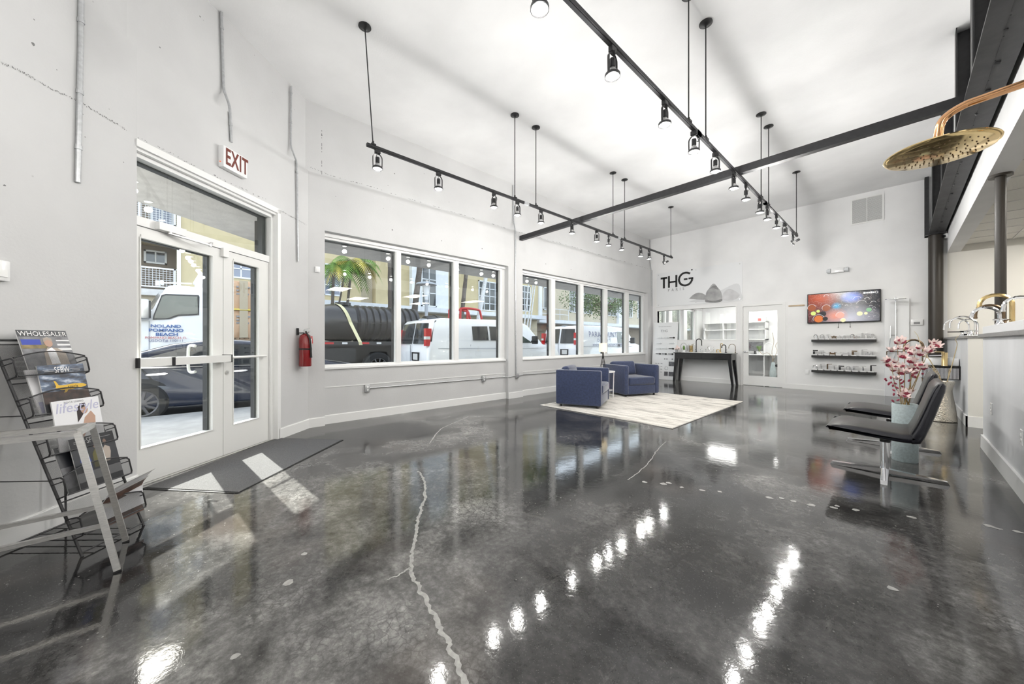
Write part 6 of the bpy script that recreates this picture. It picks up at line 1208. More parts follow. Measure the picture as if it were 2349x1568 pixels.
# loggia on the left, lower block; top storey added to hide sky glare
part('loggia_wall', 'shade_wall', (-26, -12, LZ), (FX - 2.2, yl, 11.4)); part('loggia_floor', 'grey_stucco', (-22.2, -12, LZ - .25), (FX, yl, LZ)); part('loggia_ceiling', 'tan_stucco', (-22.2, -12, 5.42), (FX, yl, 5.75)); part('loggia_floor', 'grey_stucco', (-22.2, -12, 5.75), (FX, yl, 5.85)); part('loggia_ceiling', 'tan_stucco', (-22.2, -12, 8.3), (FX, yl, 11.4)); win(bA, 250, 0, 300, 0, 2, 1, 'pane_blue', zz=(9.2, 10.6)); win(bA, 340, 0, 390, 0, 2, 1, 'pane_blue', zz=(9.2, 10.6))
win(bA, 330, 575, 383, 605, 2, 1, 'pane_dark', FX - 2.19, 'balcony_white')
for zr in (LZ, 5.85):
    rl = MB(); rl.box((FX - .08, -9, zr + .82), (FX - .02, yl, zr + .88)); rl.box((FX - .08, -9, zr + .08), (FX - .02, yl, zr + .13))
    for i in range(9): y = yl - .05 - i * 1.0; rl.box((FX - .08, y - .03, zr), (FX - .02, y + .03, zr + .88))
    o = build('balcony_railing', rl, 'balcony_white', bA, None); ms = MB()
    for i in range(70): y = yl - .1 - i * .1; ms.box((FX - .053, y, zr + .13), (FX - .047, y + .012, zr + .82))
    for j in range(7): ms.box((FX - .053, yl - 7, zr + .2 + j * .09), (FX - .047, yl, zr + .212 + j * .09))
    build('railing_mesh', ms, 'balcony_white', o, None)
part('downpipe', 'white_stucco', (FX, bp(406, 600)[0], LZ), (FX + .12, bp(415, 600)[0], 11.0))
win(bA, 528, 596, 600, 640, 3, 2, 'pane_blue')
win(bA, 440, 440, 520, 470, 3, 1, 'pane_blue', zz=(7.6, 9.0)); win(bA, 345, 0, 398, 0, 2, 1, 'pane_blue', FX - 2.19, zz=(6.4, 7.6))
win(bA, 742, 606, 782, 678, 2, 3, 'pane_blue')
wb0, wb1 = bp(939, 650)[0], bp(1022, 650)[0]; part('white_bay', 'white_stucco', (FX - 1, wb0, LZ), (FX + .35, wb1, 14.2)); win(bA, 966, 610, 1001, 703, 2, 3, 'pane_dark', FX + .352)
win(bA, 1097, 646, 1147, 713, 4, 4, 'pane_dark'); win(bA, 1196, 655, 1216, 714, 3, 4, 'pane_dark')
part('ledge', 'white_stucco', (FX - .3, yl, LZ - .28), (FX + .75, bp(1238, 600)[0], LZ)); part('corner_pipe', 'white_stucco', (FX, bp(1238, 600)[0] - .2, LZ), (FX + .15, bp(1238, 600)[0] + .15, 14.0))
for k, (u0, u1) in enumerate(((880, 905), (1160, 1190), (1030, 1060))): win(bA, u0, 735, u1, 770, 2, 1, 'pane_dark', FX - .3, 'beige_stucco', zz=(.9, 2.5))
part('roof', 'white_stucco', (-26.3, yl, 14.5), (FX + .3, bp(1238, 600)[0], 14.9))
bB = thing('far_building', 'beige two storey building behind the leafy tree down the street', 'building', (-24, 32, -.02)); F2 = -21.0; y2 = bp(1238, 600)[0] + .4
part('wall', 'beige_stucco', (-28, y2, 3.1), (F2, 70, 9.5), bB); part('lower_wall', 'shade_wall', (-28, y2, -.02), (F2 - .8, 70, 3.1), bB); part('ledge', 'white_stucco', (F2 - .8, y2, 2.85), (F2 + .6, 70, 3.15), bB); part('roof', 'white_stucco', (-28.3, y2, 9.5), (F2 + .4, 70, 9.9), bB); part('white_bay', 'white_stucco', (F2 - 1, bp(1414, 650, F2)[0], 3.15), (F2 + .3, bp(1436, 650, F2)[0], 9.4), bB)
for u0, u1, r_ in ((1306, 1322, 3), (1338, 1358, 3), (1392, 1413, 4), (1440, 1450, 4), (1462, 1470, 4)): win(bB, u0, 690, u1, 722, 2 if u1 - u0 < 14 else 3, r_, 'pane_dark', F2 + (.302 if 1414 < u0 < 1430 else 0), zz=(4.0, 6.2))
win(bB, 1246, 730, 1262, 745, 2, 1, 'pane_dark', F2, zz=(4.0, 6.0))
g = MB()
for z in (.5, .95): g.tube([(F2 + .5, y2 + .3, 3.15 + z), (F2 + .5, y2 + 4, 3.15 + z)], .03, 6)
for i in range(4): g.tube([(F2 + .5, y2 + .3 + i * 1.23, 3.15), (F2 + .5, y2 + .3 + i * 1.23, 4.1)], .03, 6)
build('balcony_railing', g, 'balcony_white', bB)

# ================================================================== plants outside
PX = -16.9
def palm(label, u0, v0, u1, v1, crown, r=.12, m='palm_trunk', x=PX, zt=None, leafm='palm_leaf', nf=15, fl=1.7, seed=1):
    b = at_x(u0, 760, x); top = at_x(u1, v1, x); low = at_x(u0, v0, x); slope = (top.y - low.y) / max(.2, top.z - low.z)
    base = Vector((x, low.y - slope * (low.z + .02), -.02)); zt = zt or top.z; tp = Vector((x, low.y + slope * (zt - low.z), zt)); t = thing('palm_tree', label, 'palm', base)
    P = [base.lerp(tp, i / 24) for i in range(25)]; build('trunk', MB().tube(P, [r * (1.25 - .45 * i / 24) * (1.05 if i % 2 else .96) for i in range(25)], 9), m, t)
    rr = random.Random(seed); pr = None
    for i in range(nf):
        a = 2 * math.pi * i / nf + rr.uniform(-.2, .2); el = rr.uniform(.1, .9); g = MB(); d = Vector((math.cos(a), math.sin(a), 0)); s = Vector((-math.sin(a), math.cos(a), 0)); rib = []
        for k in range(11): f = k / 10; rib.append(d * fl * f * (1 - .18 * f * f) + Vector((0, 0, fl * (el * .75 * f - .95 * f * f))))
        for k in range(10):
            c_ = rib[k]; dn = (rib[k + 1] - c_)
            for sg in (-1, 1):
                for h in (0, .5): w = fl * .26 * math.sin(math.pi * min(1, (k + h) / 10 * .9 + .12)); q = c_ + dn * h; g.add([q, q + dn * .42, q + dn * .9 + s * sg * w + Vector((0, 0, -w * .55))], [(0, 1, 2)])
        o = build('frond', MB(Matrix.Translation(tp)).add(g.v, g.f), leafm if i % 4 else 'palm_yellow', t, None)
    return t
palm('short palm with green and yellow fronds nearest the left edge of the wide window', 763, 690, 766, 612, True, .07, zt=None, seed=3, fl=1.35); palm('slim palm with drooping fronds second from the left outside the wide window', 798, 690, 808, 600, True, .06, seed=5, fl=1.6, leafm='palm_leaf')
palm('thin leaning palm between the two short palms', 779, 690, 796, 605, True, .04, seed=6, fl=.9)
palm('dark ringed palm trunk behind the black tank', 897, 705, 896, 604, True, .13, zt=9.5, seed=7, fl=2.2); palm('grey ringed palm trunk leaning before the white bay', 951, 712, 963, 613, True, .14, zt=9.5, seed=8, fl=2.2); palm('ringed palm trunk rising behind the white van roof', 1061, 707, 1069, 630, True, .11, zt=9.5, seed=9, fl=2.2); palm('pale whitewashed palm trunk leaning before the multi pane window', 1097, 735, 1114, 637, True, .12, 'palm_white', zt=9.5, seed=10, fl=2.2)
for i, (u0, u1) in enumerate(((1203, 1211), (1210, 1221), (1216, 1226))): palm('thin pale palm stem behind the first van hood, the %s of three' % ('leftmost', 'middle', 'rightmost')[i], u0, 745, u1, 665, True, .045, 'palm_white', zt=8.5, seed=20 + i, fl=1.6)
def tree(label, x, u, vt, zc, rx, rz_, n, seed, r=.16):
    p = at_x(u, 745, x); base = Vector((p.x, p.y, -.02)); t = thing('street_tree', label, 'tree', base); rr = random.Random(seed); c_ = base + Vector((0, 0, zc)); g = MB()
    tr_ = MB(); fork = base + Vector((.1, .25, zc - rz_ * .75)); tr_.tube(cat([base, base + Vector((.05, -.1, 1.0)), fork], 5), [r * (1.2 - .5 * i / 10) for i in range(11)], 8); build('trunk', tr_, 'bark', t)
    for k in range(7):
        a = k * .9; e = c_ + Vector((math.cos(a) * rx * .6, math.sin(a) * rx * .7, rr.uniform(-.2, .5) * rz_)); build('branch', MB().tube(cat([fork, fork.lerp(e, .5) + Vector((0, 0, .3)), e], 4), [.07, .065, .06, .055, .05, .045, .04, .03, .02], 6), 'bark', t)
    for k in range(n):
        th, ph, q = rr.uniform(0, 6.283), math.acos(rr.uniform(-1, 1)), rr.uniform(.35, 1) ** .6; lump = 1 + .25 * math.sin(3 * th + 2 * ph)
        p = c_ + Vector((rx * q * math.sin(ph) * math.cos(th), rx * 1.15 * q * math.sin(ph) * math.sin(th), rz_ * q * math.cos(ph))) * lump
        d = Vector((rr.uniform(-1, 1), rr.uniform(-1, 1), rr.uniform(-1, .4))).normalized() * .13; s = d.cross(Vector((rr.uniform(-1, 1), rr.uniform(-1, 1), 1))).normalized() * .05
        g.add([p, p + d * .5 + s, p + d, p + d * .5 - s], [(0, 1, 2, 3)])
    o = build('foliage', g, 'tree_leaf', t, None); o['kind'] = 'stuff'
tree('leafy green street tree behind the lettered van', -15.0, 1385, 700, 4.4, 2.6, 1.25, 5200, 4); tree('leafy tree farther down the street seen through the office windows', -12.5, 1584, 700, 3.9, 2.0, 1.8, 2600, 6, .22); tree('second tree down the street seen through the office glass', -14, 1545, 700, 4.1, 2.2, 1.6, 2200, 8, .2)
lm_ = at_x(978, 651, -15.6); sl_ = thing('street_lamp', 'grey street lamp post with flat round cap behind the van', 'street lamp', (lm_.x, lm_.y, RD)); g = MB(); g.cyl((lm_.x, lm_.y, RD), (lm_.x, lm_.y, lm_.z - .75), .09, .075, 12); build('pole', g, 'primer_grey', sl_)
build('lantern', MB().lathe([(.0, -.8), (.09, -.78), (.1, -.6), (.17, -.25), (.2, -.06), (0, -.06)], 14, lm_), 'lamp_off', sl_); build('cap', MB().lathe([(0, -.06), (.5, -.05), (.48, .02), (.2, .1), (0, .11)], 22, lm_), 'primer_grey', sl_)

# ================================================================== vehicles
def prof_body(prof, x0, x1, tap, seg=((0, .06), (.05, .02), (.14, 0))):
    """side profile (y,z) lofted across the width; tap(z) narrows the upper body"""
    xc, hw = (x0 + x1) / 2, (x1 - x0) / 2; n = len(prof); secs = []
    cy2 = sum(p[0] for p in prof) / n; cz2 = sum(p[1] for p in prof) / n
    def sec(dx, ins, sgn):
        out = []
        for (y, z) in prof:
            L = math.hypot(y - cy2, z - cz2) or 1; yy, zz = y - (y - cy2) / L * ins, z - (z - cz2) / L * ins; out.append((xc + sgn * (hw - dx) * tap(z), yy, zz))
        return out
    for dx, ins in seg: secs.append(sec(dx, ins, -1))
    for dx, ins in reversed(seg): secs.append(sec(dx, ins, 1))
    return MB().loft(secs)
def side_panel(poly, x, tap, xc, hw, off=.006, th=.01):
    g = MB(); n = len(poly); f = lambda y, z, o: (xc + (hw) * tap(z) + o, y, z)
    vs_ = [f(y, z, off) for y, z in poly] + [f(y, z, off - th) for y, z in poly]; g.add(vs_, [tuple(range(n)), tuple(range(2 * n - 1, n - 1, -1))] + [(i, (i + 1) % n, n + (i + 1) % n, n + i) for i in range(n)]); return g
def wheel(root, x, y, z, r, w, rim='alloy', spokes=10, name='wheel', side=1):
    t = MB(); t.lathe([(r * .62, -w / 2), (r * .9, -w / 2), (r, -w * .36), (r, w * .36), (r * .9, w / 2), (r * .66, w / 2), (r * .62, w * .42), (r * .62, -w / 2)], 30, (x, y, z), 'x'); o = build(name, t, 'tyre', root)
    d = MB(); e = x + side * w * .36; d.lathe([(r * .2, -.01), (r * .2, .02), (0, .025)], 14, (e, y, z), 'x'); d.lathe([(r * .63, -.02), (r * .63, .02), (r * .57, .015), (r * .57, -.02)], 30, (e, y, z), 'x')
    for i in range(spokes): a = 2 * math.pi * i / spokes; d.bar((e + .005, y + r * .15 * math.cos(a), z + r * .15 * math.sin(a)), (e + .005, y + r * .6 * math.cos(a + .12), z + r * .6 * math.sin(a + .12)), .035 if spokes > 8 else .06, .02, up=(1, 0, 0))
    build('rim', d, rim, o); build('brake_disc', MB().cyl((e - side * .05, y, z), (e - side * .03, y, z), r * .6, n=24), 'gasket', o)
# ---- parked dark blue sedan
cx0, cx1, cY = -10.25, -8.42, -1.65; car = thing('sedan_car', 'dark blue sedan parked outside the entrance door', 'car', ((cx0 + cx1) / 2, cY + 2.4, RD))
def C(y, z): return (cY + y, RD + z)
prof = [C(*p) for p in [(.0, .5), (.0, .72), (.06, .95), (.25, 1.0), (.65, 1.04), (1.0, 1.16), (1.45, 1.31), (1.9, 1.385), (2.3, 1.4), (2.7, 1.37), (3.1, 1.25), (3.65, 1.02), (4.2, .92), (4.6, .83), (4.82, .68), (4.86, .45), (4.78, .28), (4.4, .2), (.3, .24)]]
tapc = lambda z: 1 - max(0, (z - RD) - .9) * .42; xc, hw = (cx0 + cx1) / 2, (cx1 - cx0) / 2
build('body', prof_body(prof, cx0, cx1, tapc, ((0, .09), (.03, .04), (.09, .0))), 'car_blue', car, 50)
sp_ = lambda pts, m, nm, off=.008, par=car: build(nm, side_panel([C(*p) for p in pts], 0, tapc, xc, hw, off), m, par, None)
hw -= .012
sp_([(.95, .94), (1.2, 1.1), (1.6, 1.24), (2.0, 1.3), (2.12, 1.31), (2.1, .93)], 'car_glass', 'rear_window'); sp_([(2.17, .93), (2.19, 1.31), (2.6, 1.29), (3.0, 1.15), (3.4, .95), (3.42, .92)], 'car_glass', 'front_window')
sp_([(.8, .915), (2.0, .905), (3.45, .895), (3.45, .91), (2.0, .925), (.8, .935)], 'chrome', 'chrome_strip', .012)
for pts in ([(2.12, .28), (2.15, .28), (2.15, .93), (2.12, .93)], [(1.05, .95), (1.08, .95), (1.25, .7), (1.6, .32), (2.12, .3), (2.12, .28), (1.57, .3), (1.22, .7)], [(3.42, .9), (3.45, .9), (3.48, .3), (3.45, .3)]): sp_(pts, 'gasket', 'door_seam', .0035)
sp_([(1.6, .3), (3.4, .28), (3.4, .31), (1.6, .33)], 'chrome', 'sill_trim', .008)
for y in (1.18, 2.28): 
    o = sp_([(y, .82), (y + .2, .83), (y + .24, .815), (y + .2, .795), (y, .79), (y - .03, .805)], 'chrome', 'door_handle', .03)
for y in (1.1, 3.92):
    ar = MB(); pts = arc2(cY + y, RD + .34, .40, -15, 195, 20); ar.prism(pts, cx1 - .2, cx1 - .004, lambda a, b, z: (z, a, b)); build('wheel_arch', ar, 'gasket', car, None); wheel(car, cx1 - .075, cY + y, RD + .335, .335, .21, 'alloy_dark', 10); wheel(car, cx0 + .105, cY + y, RD + .335, .335, .21, 'alloy_dark', 10, side=-1)
g = MB(); g.box((xc - .78, cY - .012, RD + .72), (xc - .45, cY + .1, RD + .88)); g.box((xc + .45, cY - .012, RD + .72), (xc + .78, cY + .1, RD + .88)); build('tail_light', g, 'tail_red', car, None)
ws_m = MB(); ws_m.quad((xc - .66, cY + 2.78, RD + 1.365), (xc + .66, cY + 2.78, RD + 1.365), (xc + .76, cY + 3.55, RD + 1.075), (xc - .76, cY + 3.55, RD + 1.075)); build('windshield', ws_m, 'car_glass', car, None)

# ---- white vans
def van(label, xn, yr, dirt, panel_only, seed):
    x1, x0 = xn, xn - 2.0; xc, hw = (x0 + x1) / 2, 1.0; t = thing('cargo_van', label, 'van', (xc, yr + 2.8, RD), 0, None); V = lambda y, z: (yr + y, RD + z)
    prof = [V(*p) for p in [(.02, .4), (.0, .6), (.02, 1.05), (.08, 1.25), (.2, 1.88), (.3, 1.98), (.55, 2.03), (2.5, 2.06), (3.7, 2.02), (3.95, 1.93), (4.3, 1.6), (4.65, 1.27), (5.2, 1.15), (5.45, 1.05), (5.55, .8), (5.58, .5), (5.45, .36), (.2, .36)]]
    tp = lambda z: 1 - max(0, (z - RD) - 1.05) * .13; build('body', prof_body(prof, x0, x1, tp, ((0, .07), (.025, .03), (.09, 0))), 'car_white', t, 40)
    S = lambda pts, m, nm, off=.004, par=t: build(nm, side_panel([V(*p) for p in pts], 0, tp, xc, hw - .01, off), m, par, None)
    if not panel_only:
        S([(1.56, 1.4), (1.54, 1.82), (2.14, 1.84), (2.16, 1.4)], 'car_glass', 'side_window'); S([(2.24, 1.4), (2.22, 1.84), (2.84, 1.84), (2.86, 1.4)], 'car_glass', 'side_window'); S([(.12, 1.36), (.3, 1.95), (.42, 1.95), (.34, 1.36)], 'gasket', 'pillar_cover')
        S([(.55, 1.62), (.75, 1.86), (.9, 1.8), (.84, 1.6), (.7, 1.52)], 'primer_grey', 'worn_patch', .0015); S([(.4, 1.9), (.62, 1.92), (.6, 1.87), (.42, 1.87)], 'primer_grey', 'worn_patch', .0015)
    S([(3.05, 1.32), (3.05, 1.82), (3.6, 1.82), (3.95, 1.6), (4.25, 1.32)], 'car_glass_green', 'front_window')
    for y in (1.47, 2.95, 4.35): S([(y, .42), (y + .018, .42), (y + .018, 1.9 if y < 3 else 1.3), (y, 1.9 if y < 3 else 1.3)], 'primer_grey', 'door_seam', .0015)
    S([(.35, 1.16), (4.9, 1.12), (4.9, 1.135), (.35, 1.175)], 'primer_grey', 'body_crease', .0015); S([(.4, .6), (4.9, .6), (4.9, .68), (.4, .68)], 'primer_grey', 'rub_strip', .003)
    for y in (3.05,): S([(y, 1.15), (y + .12, 1.15), (y + .12, 1.25), (y, 1.25)], 'gasket', 'door_handle', .012)
    if not panel_only: S([(2.72, 1.0), (2.8, 1.0), (2.8, 1.24), (2.72, 1.24)], 'gasket', 'door_handle', .012)
    for y in (1.15, 4.65):
        ar = MB(); ar.prism(arc2(yr + y, RD + .38, .46, -5, 185, 18), x1 - .25, x1 - .004, lambda a, b, z: (z, a, b)); build('wheel_arch', ar, 'gasket', t, None); wheel(t, x1 - .09, yr + y, RD + .37, .37, .24, 'alloy', 6); wheel(t, x0 + .12, yr + y, RD + .37, .37, .24, 'alloy', 6, side=-1)
    # rear
    RY = lambda z: yr + (.02 if z < 1.05 else .02 + (z - 1.05) * .19) - .006
    for sx in (-1, 1):
        g = MB(); a, b = (.05, .78); pts = [(a, 1.3), (b, 1.3), (b - .05, 1.88), (a, 1.9)]; g.add([(xc + sx * px_, RY(pz_) - .006, RD + pz_) for px_, pz_ in pts] + [(xc + sx * px_, RY(pz_) + .02, RD + pz_) for px_, pz_ in pts], [(0, 1, 2, 3), (7, 6, 5, 4), (0, 4, 5, 1), (1, 5, 6, 2), (2, 6, 7, 3), (3, 7, 4, 0)]); build('rear_window', g, 'car_glass', t, None)
        tl = MB(); tl.box((xc + sx * .81, yr - .005, RD + 1.24), (xc + sx * .935, yr + .16, RD + 1.72)); o = build('tail_light', tl, 'tail_red', t, None); build('lamp_band', MB().box((xc + sx * .812, yr - .009, RD + 1.42), (xc + sx * .938, yr + .12, RD + 1.5)), 'label_white', o, None)
    build('door_gap', MB().box((xc - .008, yr - .008, RD + .5), (xc + .008, yr + .02, RD + 1.28)), 'primer_grey', t, None); o = build('plate_holder', MB().box((xc + .12, yr - .02, RD + .82), (xc + .52, yr + .02, RD + 1.06)), 'gasket', t, None); build('licence_plate', MB().box((xc + .22, yr - .028, RD + .85), (xc + .48, yr - .018, RD + 1.02)), 'label_white', o, None)
    build('bumper', MB().rbox((x0 + .04, yr - .09, RD + .4), (x1 - .04, yr + .1, RD + .58), .03, 2), 'primer_grey', t); build('front_bumper', MB().rbox((x0 + .04, yr + 5.45, RD + .38), (x1 - .04, yr + 5.64, RD + .6), .03, 2), 'primer_grey', t)
    m_ = MB(); m_.rbox((x1 + .02, yr + 3.98, RD + 1.28), (x1 + .24, yr + 4.1, RD + 1.56), .03, 2); m_.bar((x1 - .08, yr + 4.05, RD + 1.36), (x1 + .06, yr + 4.05, RD + 1.4), .04); build('side_mirror', m_, 'gasket', t)
    wsm = MB(); wsm.quad((x0 + .22, yr + 4.02, RD + 1.88), (x1 - .22, yr + 4.02, RD + 1.88), (x1 - .14, yr + 4.58, RD + 1.34), (x0 + .14, yr + 4.58, RD + 1.34)); build('windshield', wsm, 'car_glass', t, None)
    build('roof_light', MB().rbox((xc - .1, yr + .32, RD + 1.98), (xc + .1, yr + .5, RD + 2.04), .01, 1), 'primer_grey', t)
    return t, S, V, tp, xc, hw
v1 = van('white passenger van with worn paint spots seen through the wide window', -8.6, 4.79, True, False, 1)
v2, S2, V2, tp2, xc2, hw2 = van('white lettered cargo van parked behind the first van', -8.6, 11.4, False, True, 2)
def vtext(txt, size, y, z, m, **kw): p = V2(y, z); tl = math.atan(.13) if z > 1.05 else 0; build('lettering', text_mb(txt, size, frame3((xc2 + (hw2 - .01) * tp2(p[1]) + .006, p[0], p[1]), (0, 1, 0), (-math.sin(tl), 0, math.cos(tl)), (math.cos(tl), 0, math.sin(tl))), **kw), m, v2, None)
vtext('PARAMOUNT', .34, 1.95, 1.66, 'ink_violet', spacing=1.15, sx=.95); vtext('DEPOT', .2, 1.95, 1.42, 'ink_violet', spacing=2.0); vtext('WWW.PARAMOUNTDEPOT.COM', .15, 2.2, 1.22, 'ink_violet')

# ---- flatbed truck with tank and boxes
TXn = -12.0; TXf = -14.4; tk = thing('flatbed_truck', 'white flatbed truck with blue door lettering behind the sedan', 'truck', (-13.2, 3.5, RD)); ty = lambda u: at_x(u, 700, TXn).y
cab = [(-1.95, .35), (-1.98, 1.1), (-1.9, 1.5), (-1.0, 1.72), (ty(350), 2.0), (ty(372), 2.42), (ty(382), 2.56), (ty(400), 2.62), (ty(478) - .1, 2.6), (ty(478), 2.5), (ty(478), .5), (-.7, .45)]
tpt = lambda z: 1 - max(0, z - 1.6) * .07; xc3, hw3 = (TXn + TXf) / 2, (TXn - TXf) / 2
build('cab', prof_body(cab, TXf, TXn, tpt, ((0, .06), (.03, .02), (.1, 0))), 'car_white', tk, 40)
ST = lambda pts, m, nm, off=.006, par=tk: build(nm, side_panel(pts, 0, tpt, xc3, hw3 - .008, off), m, par, None)
q = lambda u, v: bp(u, v, TXn)
ST([q(350, 733), q(352, 722), q(370, 676), q(380, 673), q(456, 676), q(458, 680), q(457, 722), q(410, 724), q(390, 731)], 'gasket', 'window_seal', .003); ST([q(353, 730), q(356, 720), q(372, 679), q(380, 676.5), q(453, 679), q(454, 719), q(408, 721), q(386, 729)], 'car_glass_green', 'door_window', .008)
for a, b in (((467, 668), (469, 800)), ((341, 735), (343, 800))): p0, p1 = q(*a), q(*b); ST([p0, (p0[0] + .02, p0[1]), (p0[0] + .02, p1[1]), (p0[0], p1[1])], 'primer_grey', 'door_seam', .002)
build('windshield', MB().add([(TXf + .2, ty(345) - .08, 1.98), (TXn - .18, ty(345) - .08, 1.98), (TXn - .3, ty(370) - .06, 2.42), (TXf + .3, ty(370) - .06, 2.42)], [(0, 1, 2, 3)]), 'car_glass', tk, None)
g = MB(); pm0 = q(330, 715); g.rbox((TXn + .02, pm0[0] - .16, 1.72), (TXn + .2, pm0[0] + .1, 2.2), .04, 2); o = build('side_mirror', g, 'silver', tk); build('mirror_back', MB().box((TXn + .03, pm0[0] + .09, 1.76), (TXn + .19, pm0[0] + .12, 2.16)), 'gasket', o, None)
g = MB(); pe_ = q(449, 644); g.cyl((TXn - .25, pe_[0] + .06, 2.5), (TXn - .25, pe_[0] + .06, 2.72), .08); g.bar((TXn - .25, pe_[0] + .02, 2.66), (TXn - .25, pe_[0] + .16, 2.98), .17, .17); o = build('air_intake', g, 'car_white', tk)
g = MB(); g.tube([(TXn - .3, q(372, 640)[0], 2.66), (TXn - .3, q(440, 645)[0], 2.7)], .02, 6); g.rbox((TXn - .35, q(366, 640)[0], 2.6), (TXn - .2, q(372, 640)[0] + .02, 2.72), .02, 1); g.cyl((TXn - .28, q(361, 640)[0], 2.58), (TXn - .28, q(361, 640)[0], 2.7), .05); build('roof_horn', g, 'car_white', tk)
for txt, u, v, s, m in (('NOLAND', 381, 748, .1, 'ink_blue'), ('POMPANO', 382, 757.5, .1, 'ink_blue'), ('BEACH', 383, 767, .1, 'ink_blue'), ('POMPANO BEACH, FL', 382, 774.5, .075, 'ink_red'), ('USDOT# 110111', 382, 781, .085, 'ink_violet')):
    p = at_x(u, v, TXn); build('lettering', text_mb(txt, s, frame3((TXn - .004, p.y, p.z), (0, 1, 0), (0, 0, 1), (1, 0, 0)), ext=.002, bold=.003 if s > .09 else 0, sx=1.25 if s > .09 else 1.0), m, tk, None)
BY0_, BY1_ = .62, 8.5
build('bed', MB().box((TXf, BY0_, 1.08), (TXn, BY1_, 1.2)), 'truck_black', tk, None); build('chassis', MB().box((-13.7, BY0_ - 1, .6), (-12.7, BY1_ - .2, 1.08)).box((TXn - .5, 2.6, .55), (TXn - .05, 4.1, 1.0)), 'truck_black', tk, None)
build('side_rail', MB().box((TXn, BY0_, 1.1), (TXn + .03, BY1_, 1.22)), 'truck_black', tk, None)
for i in range(9):
    y = 3.1 + i * .55; build('reflector', MB().box((TXn + .03, y, 1.13), (TXn + .034, y + (.3 if i % 2 == 0 else .16), 1.19)), 'tail_red' if i % 2 == 0 else 'reflector_white', tk, None)
for y in (-1.0, 4.85, 6.1): wheel(tk, TXn - .18, y, RD + .5, .5, .3, 'alloy', 10); wheel(tk, TXf + .18, y, RD + .5, .5, .3, 'alloy', 10, side=-1)
build('mud_flap', MB().box((TXn - .4, 5.5, .1), (TXn - .05, 5.52, 1.05)), 'gasket', tk, None)
tn = thing('septic_tank', 'black ribbed plastic tank lying on the flatbed truck', 'tank', (-13.05, 4.9, 1.2)); pr_ = [(0, 3.12), (.3, 3.14), (.5, 3.24), (.6, 3.4), (.63, 3.6), (.63, 4.25), (.6, 4.3)]
y = 4.3
while y < 6.5: pr_ += [(.58, y + .03), (.58, y + .07), (.65, y + .1), (.65, y + .2), (.58, y + .23)]; y += .235
pr_ += [(.55, 6.62), (.4, 6.75), (0, 6.8)]
build('shell', MB().lathe(pr_, 36, (-13.05, 0, 1.855), 'y'), 'tank_black', tn); build('hatch', MB().cyl((-13.05, 4.0, 2.46), (-13.05, 4.0, 2.56), .25, n=20), 'tank_black', tn); build('mid_seam', MB().box((-13.705, 3.7, 1.845), (-12.4, 6.4, 1.865)), 'tank_black', tn, None)
st_ = MB(); pts = [(-13.05 + .655 * math.sin(R(a)), 3.72 + .0035 * a, 1.855 + .655 * math.cos(R(a))) for a in range(-60, 100, 10)] + [(TXn + .045, 4.2, 1.2), (TXn + .045, 4.22, 1.1)]
for i in range(len(pts) - 1): a, b = Vector(pts[i]), Vector(pts[i + 1]); w = Vector((0, .055, 0)); n_ = Vector((.004, 0, .004)); st_.add([a - w, a + w, b + w, b - w, a - w + n_, a + w + n_, b + w + n_, b - w + n_], [(0, 1, 2, 3), (4, 5, 6, 7), (0, 4, 7, 3), (1, 5, 6, 2)])
build('ratchet_strap', st_, 'strap_yellow', tn, None)
tn2 = thing('small_tank', 'smaller black rounded tank at the rear of the flatbed', 'tank', (-13.1, 7.6, 1.2)); build('shell', MB().lathe([(0, 7.0), (.3, 7.03), (.48, 7.15), (.52, 7.4), (.52, 7.9), (.46, 8.15), (.3, 8.25), (0, 8.28)], 28, (-13.1, 0, 1.772), 'y'), 'tank_black', tn2); build('rib', MB().lathe([(.52, 7.55), (.56, 7.57), (.56, 7.66), (.52, 7.68)], 28, (-13.1, 0, 1.772), 'y'), 'tank_black', tn2)
by0, by1 = ty(528), ty(592)
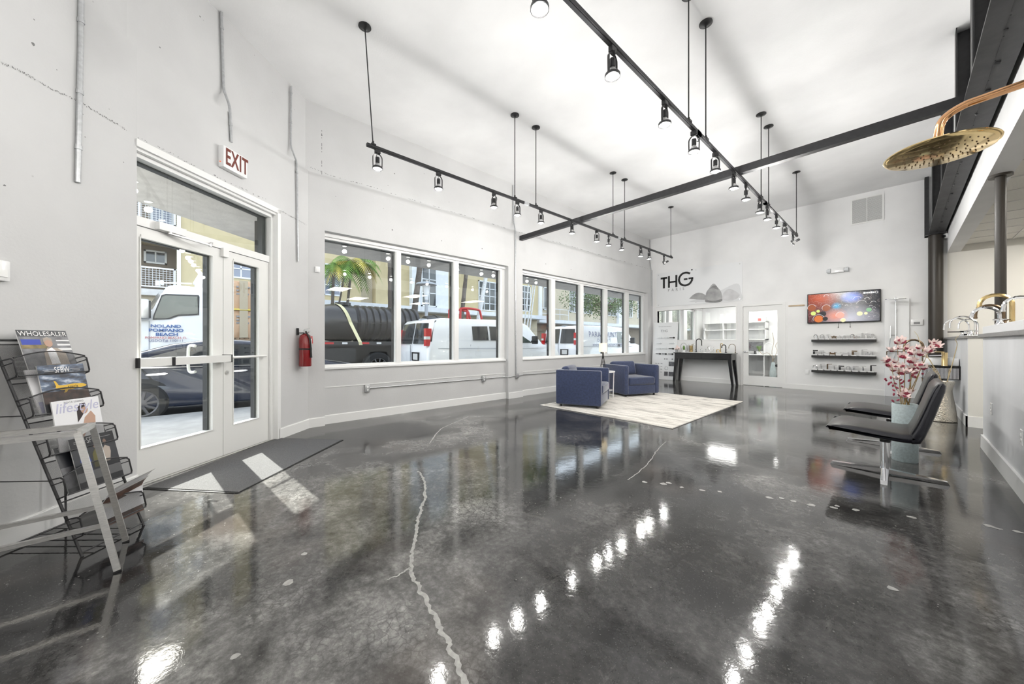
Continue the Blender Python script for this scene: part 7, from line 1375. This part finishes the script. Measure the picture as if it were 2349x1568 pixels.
for k, (z0, z1, lab) in enumerate(((1.32, 2.05, 'large brown cardboard crate on a pallet behind the truck cab, the lower one'), (2.08, 2.86, 'large brown cardboard crate strapped on top of the lower one'))):
    t = thing('cardboard_crate', lab, 'box', (TXn - .75, (by0 + by1) / 2, z0)); ym = (by0 + by1) / 2; w = (by1 - by0) / 2; secs = []
    for f, e in ((0, 0), (.15, .03), (.5, .07), (.85, .04), (1, -.05 * k)):
        z = z0 + (z1 - z0) * f; secs.append([(TXn - .12 + e * .6, ym - w - e, z), (TXn - .12 + e, ym + w - .12, z), (TXn - .25, ym + w + e * .5, z), (TXn - 1.3, ym + w, z), (TXn - 1.3, ym - w, z)])
    build('carton', MB().loft(secs), 'cardboard', t, 50); xs = TXn - .12 + .075
    pr = MB(); r3 = random.Random(k)
    for j in range(3):
        y = ym - w * .55
        while y < ym + w * .35: l_ = r3.uniform(.04, .1); z = z0 + (z1 - z0) * (.75 - j * .12); pr.box((xs - .04, y, z), (xs + .002, y + l_, z + .045)); y += l_ + .03
    build('print_marks', pr, 'ink_grey', t, None); build('packing_strap', MB().box((xs - .05, ym - .1, z0), (xs + .012, ym + .08, z1)), 'tape_tan', t, None)
    if k: build('yellow_band', MB().box((xs - .1, ym - w * .95, z0 - .02), (xs + .006, ym + w * .8, z0 + .02)), 'tape_yellow', t, None); build('shipping_label', MB().box((xs - .08, ym + w * .45, z1 - .34), (xs - .005, ym + w * .85, z1 - .14)), 'paper', t, None)
pl = thing('pallet', 'wooden pallet under the cardboard crates on the truck', 'pallet', (TXn - .7, (by0 + by1) / 2, 1.2))
for x in (-1.3, -.72, -.15): build('stringer', MB().box((TXn + x, by0, 1.2), (TXn + x + .09, by1, 1.28)), 'wood_pallet', pl, None)
for i in range(6): y = by0 + i * (by1 - by0 - .12) / 5; build('plank', MB().box((TXn - 1.3, y, 1.28), (TXn - .06, y + .12, 1.318)), 'wood_pallet', pl, None)
rf = thing('red_frame', 'red tubular steel frame standing behind the white van', 'frame', (-13.0, 9.9, RD)); X_ = -13.0; yy = lambda u: at_x(u, 720, X_).y; zt_ = at_x(1080, 709, X_).z
for dx in (0, -.9): build('hoop', MB().tube(cat([(X_ + dx, yy(1052), RD), (X_ + dx, yy(1056), zt_ - .3), (X_ + dx, yy(1060), zt_), (X_ + dx, yy(1095), zt_), (X_ + dx, yy(1102), zt_ - .15), (X_ + dx, yy(1106), zt_ - .8), (X_ + dx, yy(1108), RD)], 5), .05, 8), 'red_paint', rf)
build('upright', MB().cyl((X_, yy(1072), RD), (X_, yy(1072), zt_), .05).cyl((X_, yy(1072), zt_), (X_ - .9, yy(1072), zt_), .04), 'red_paint', rf)
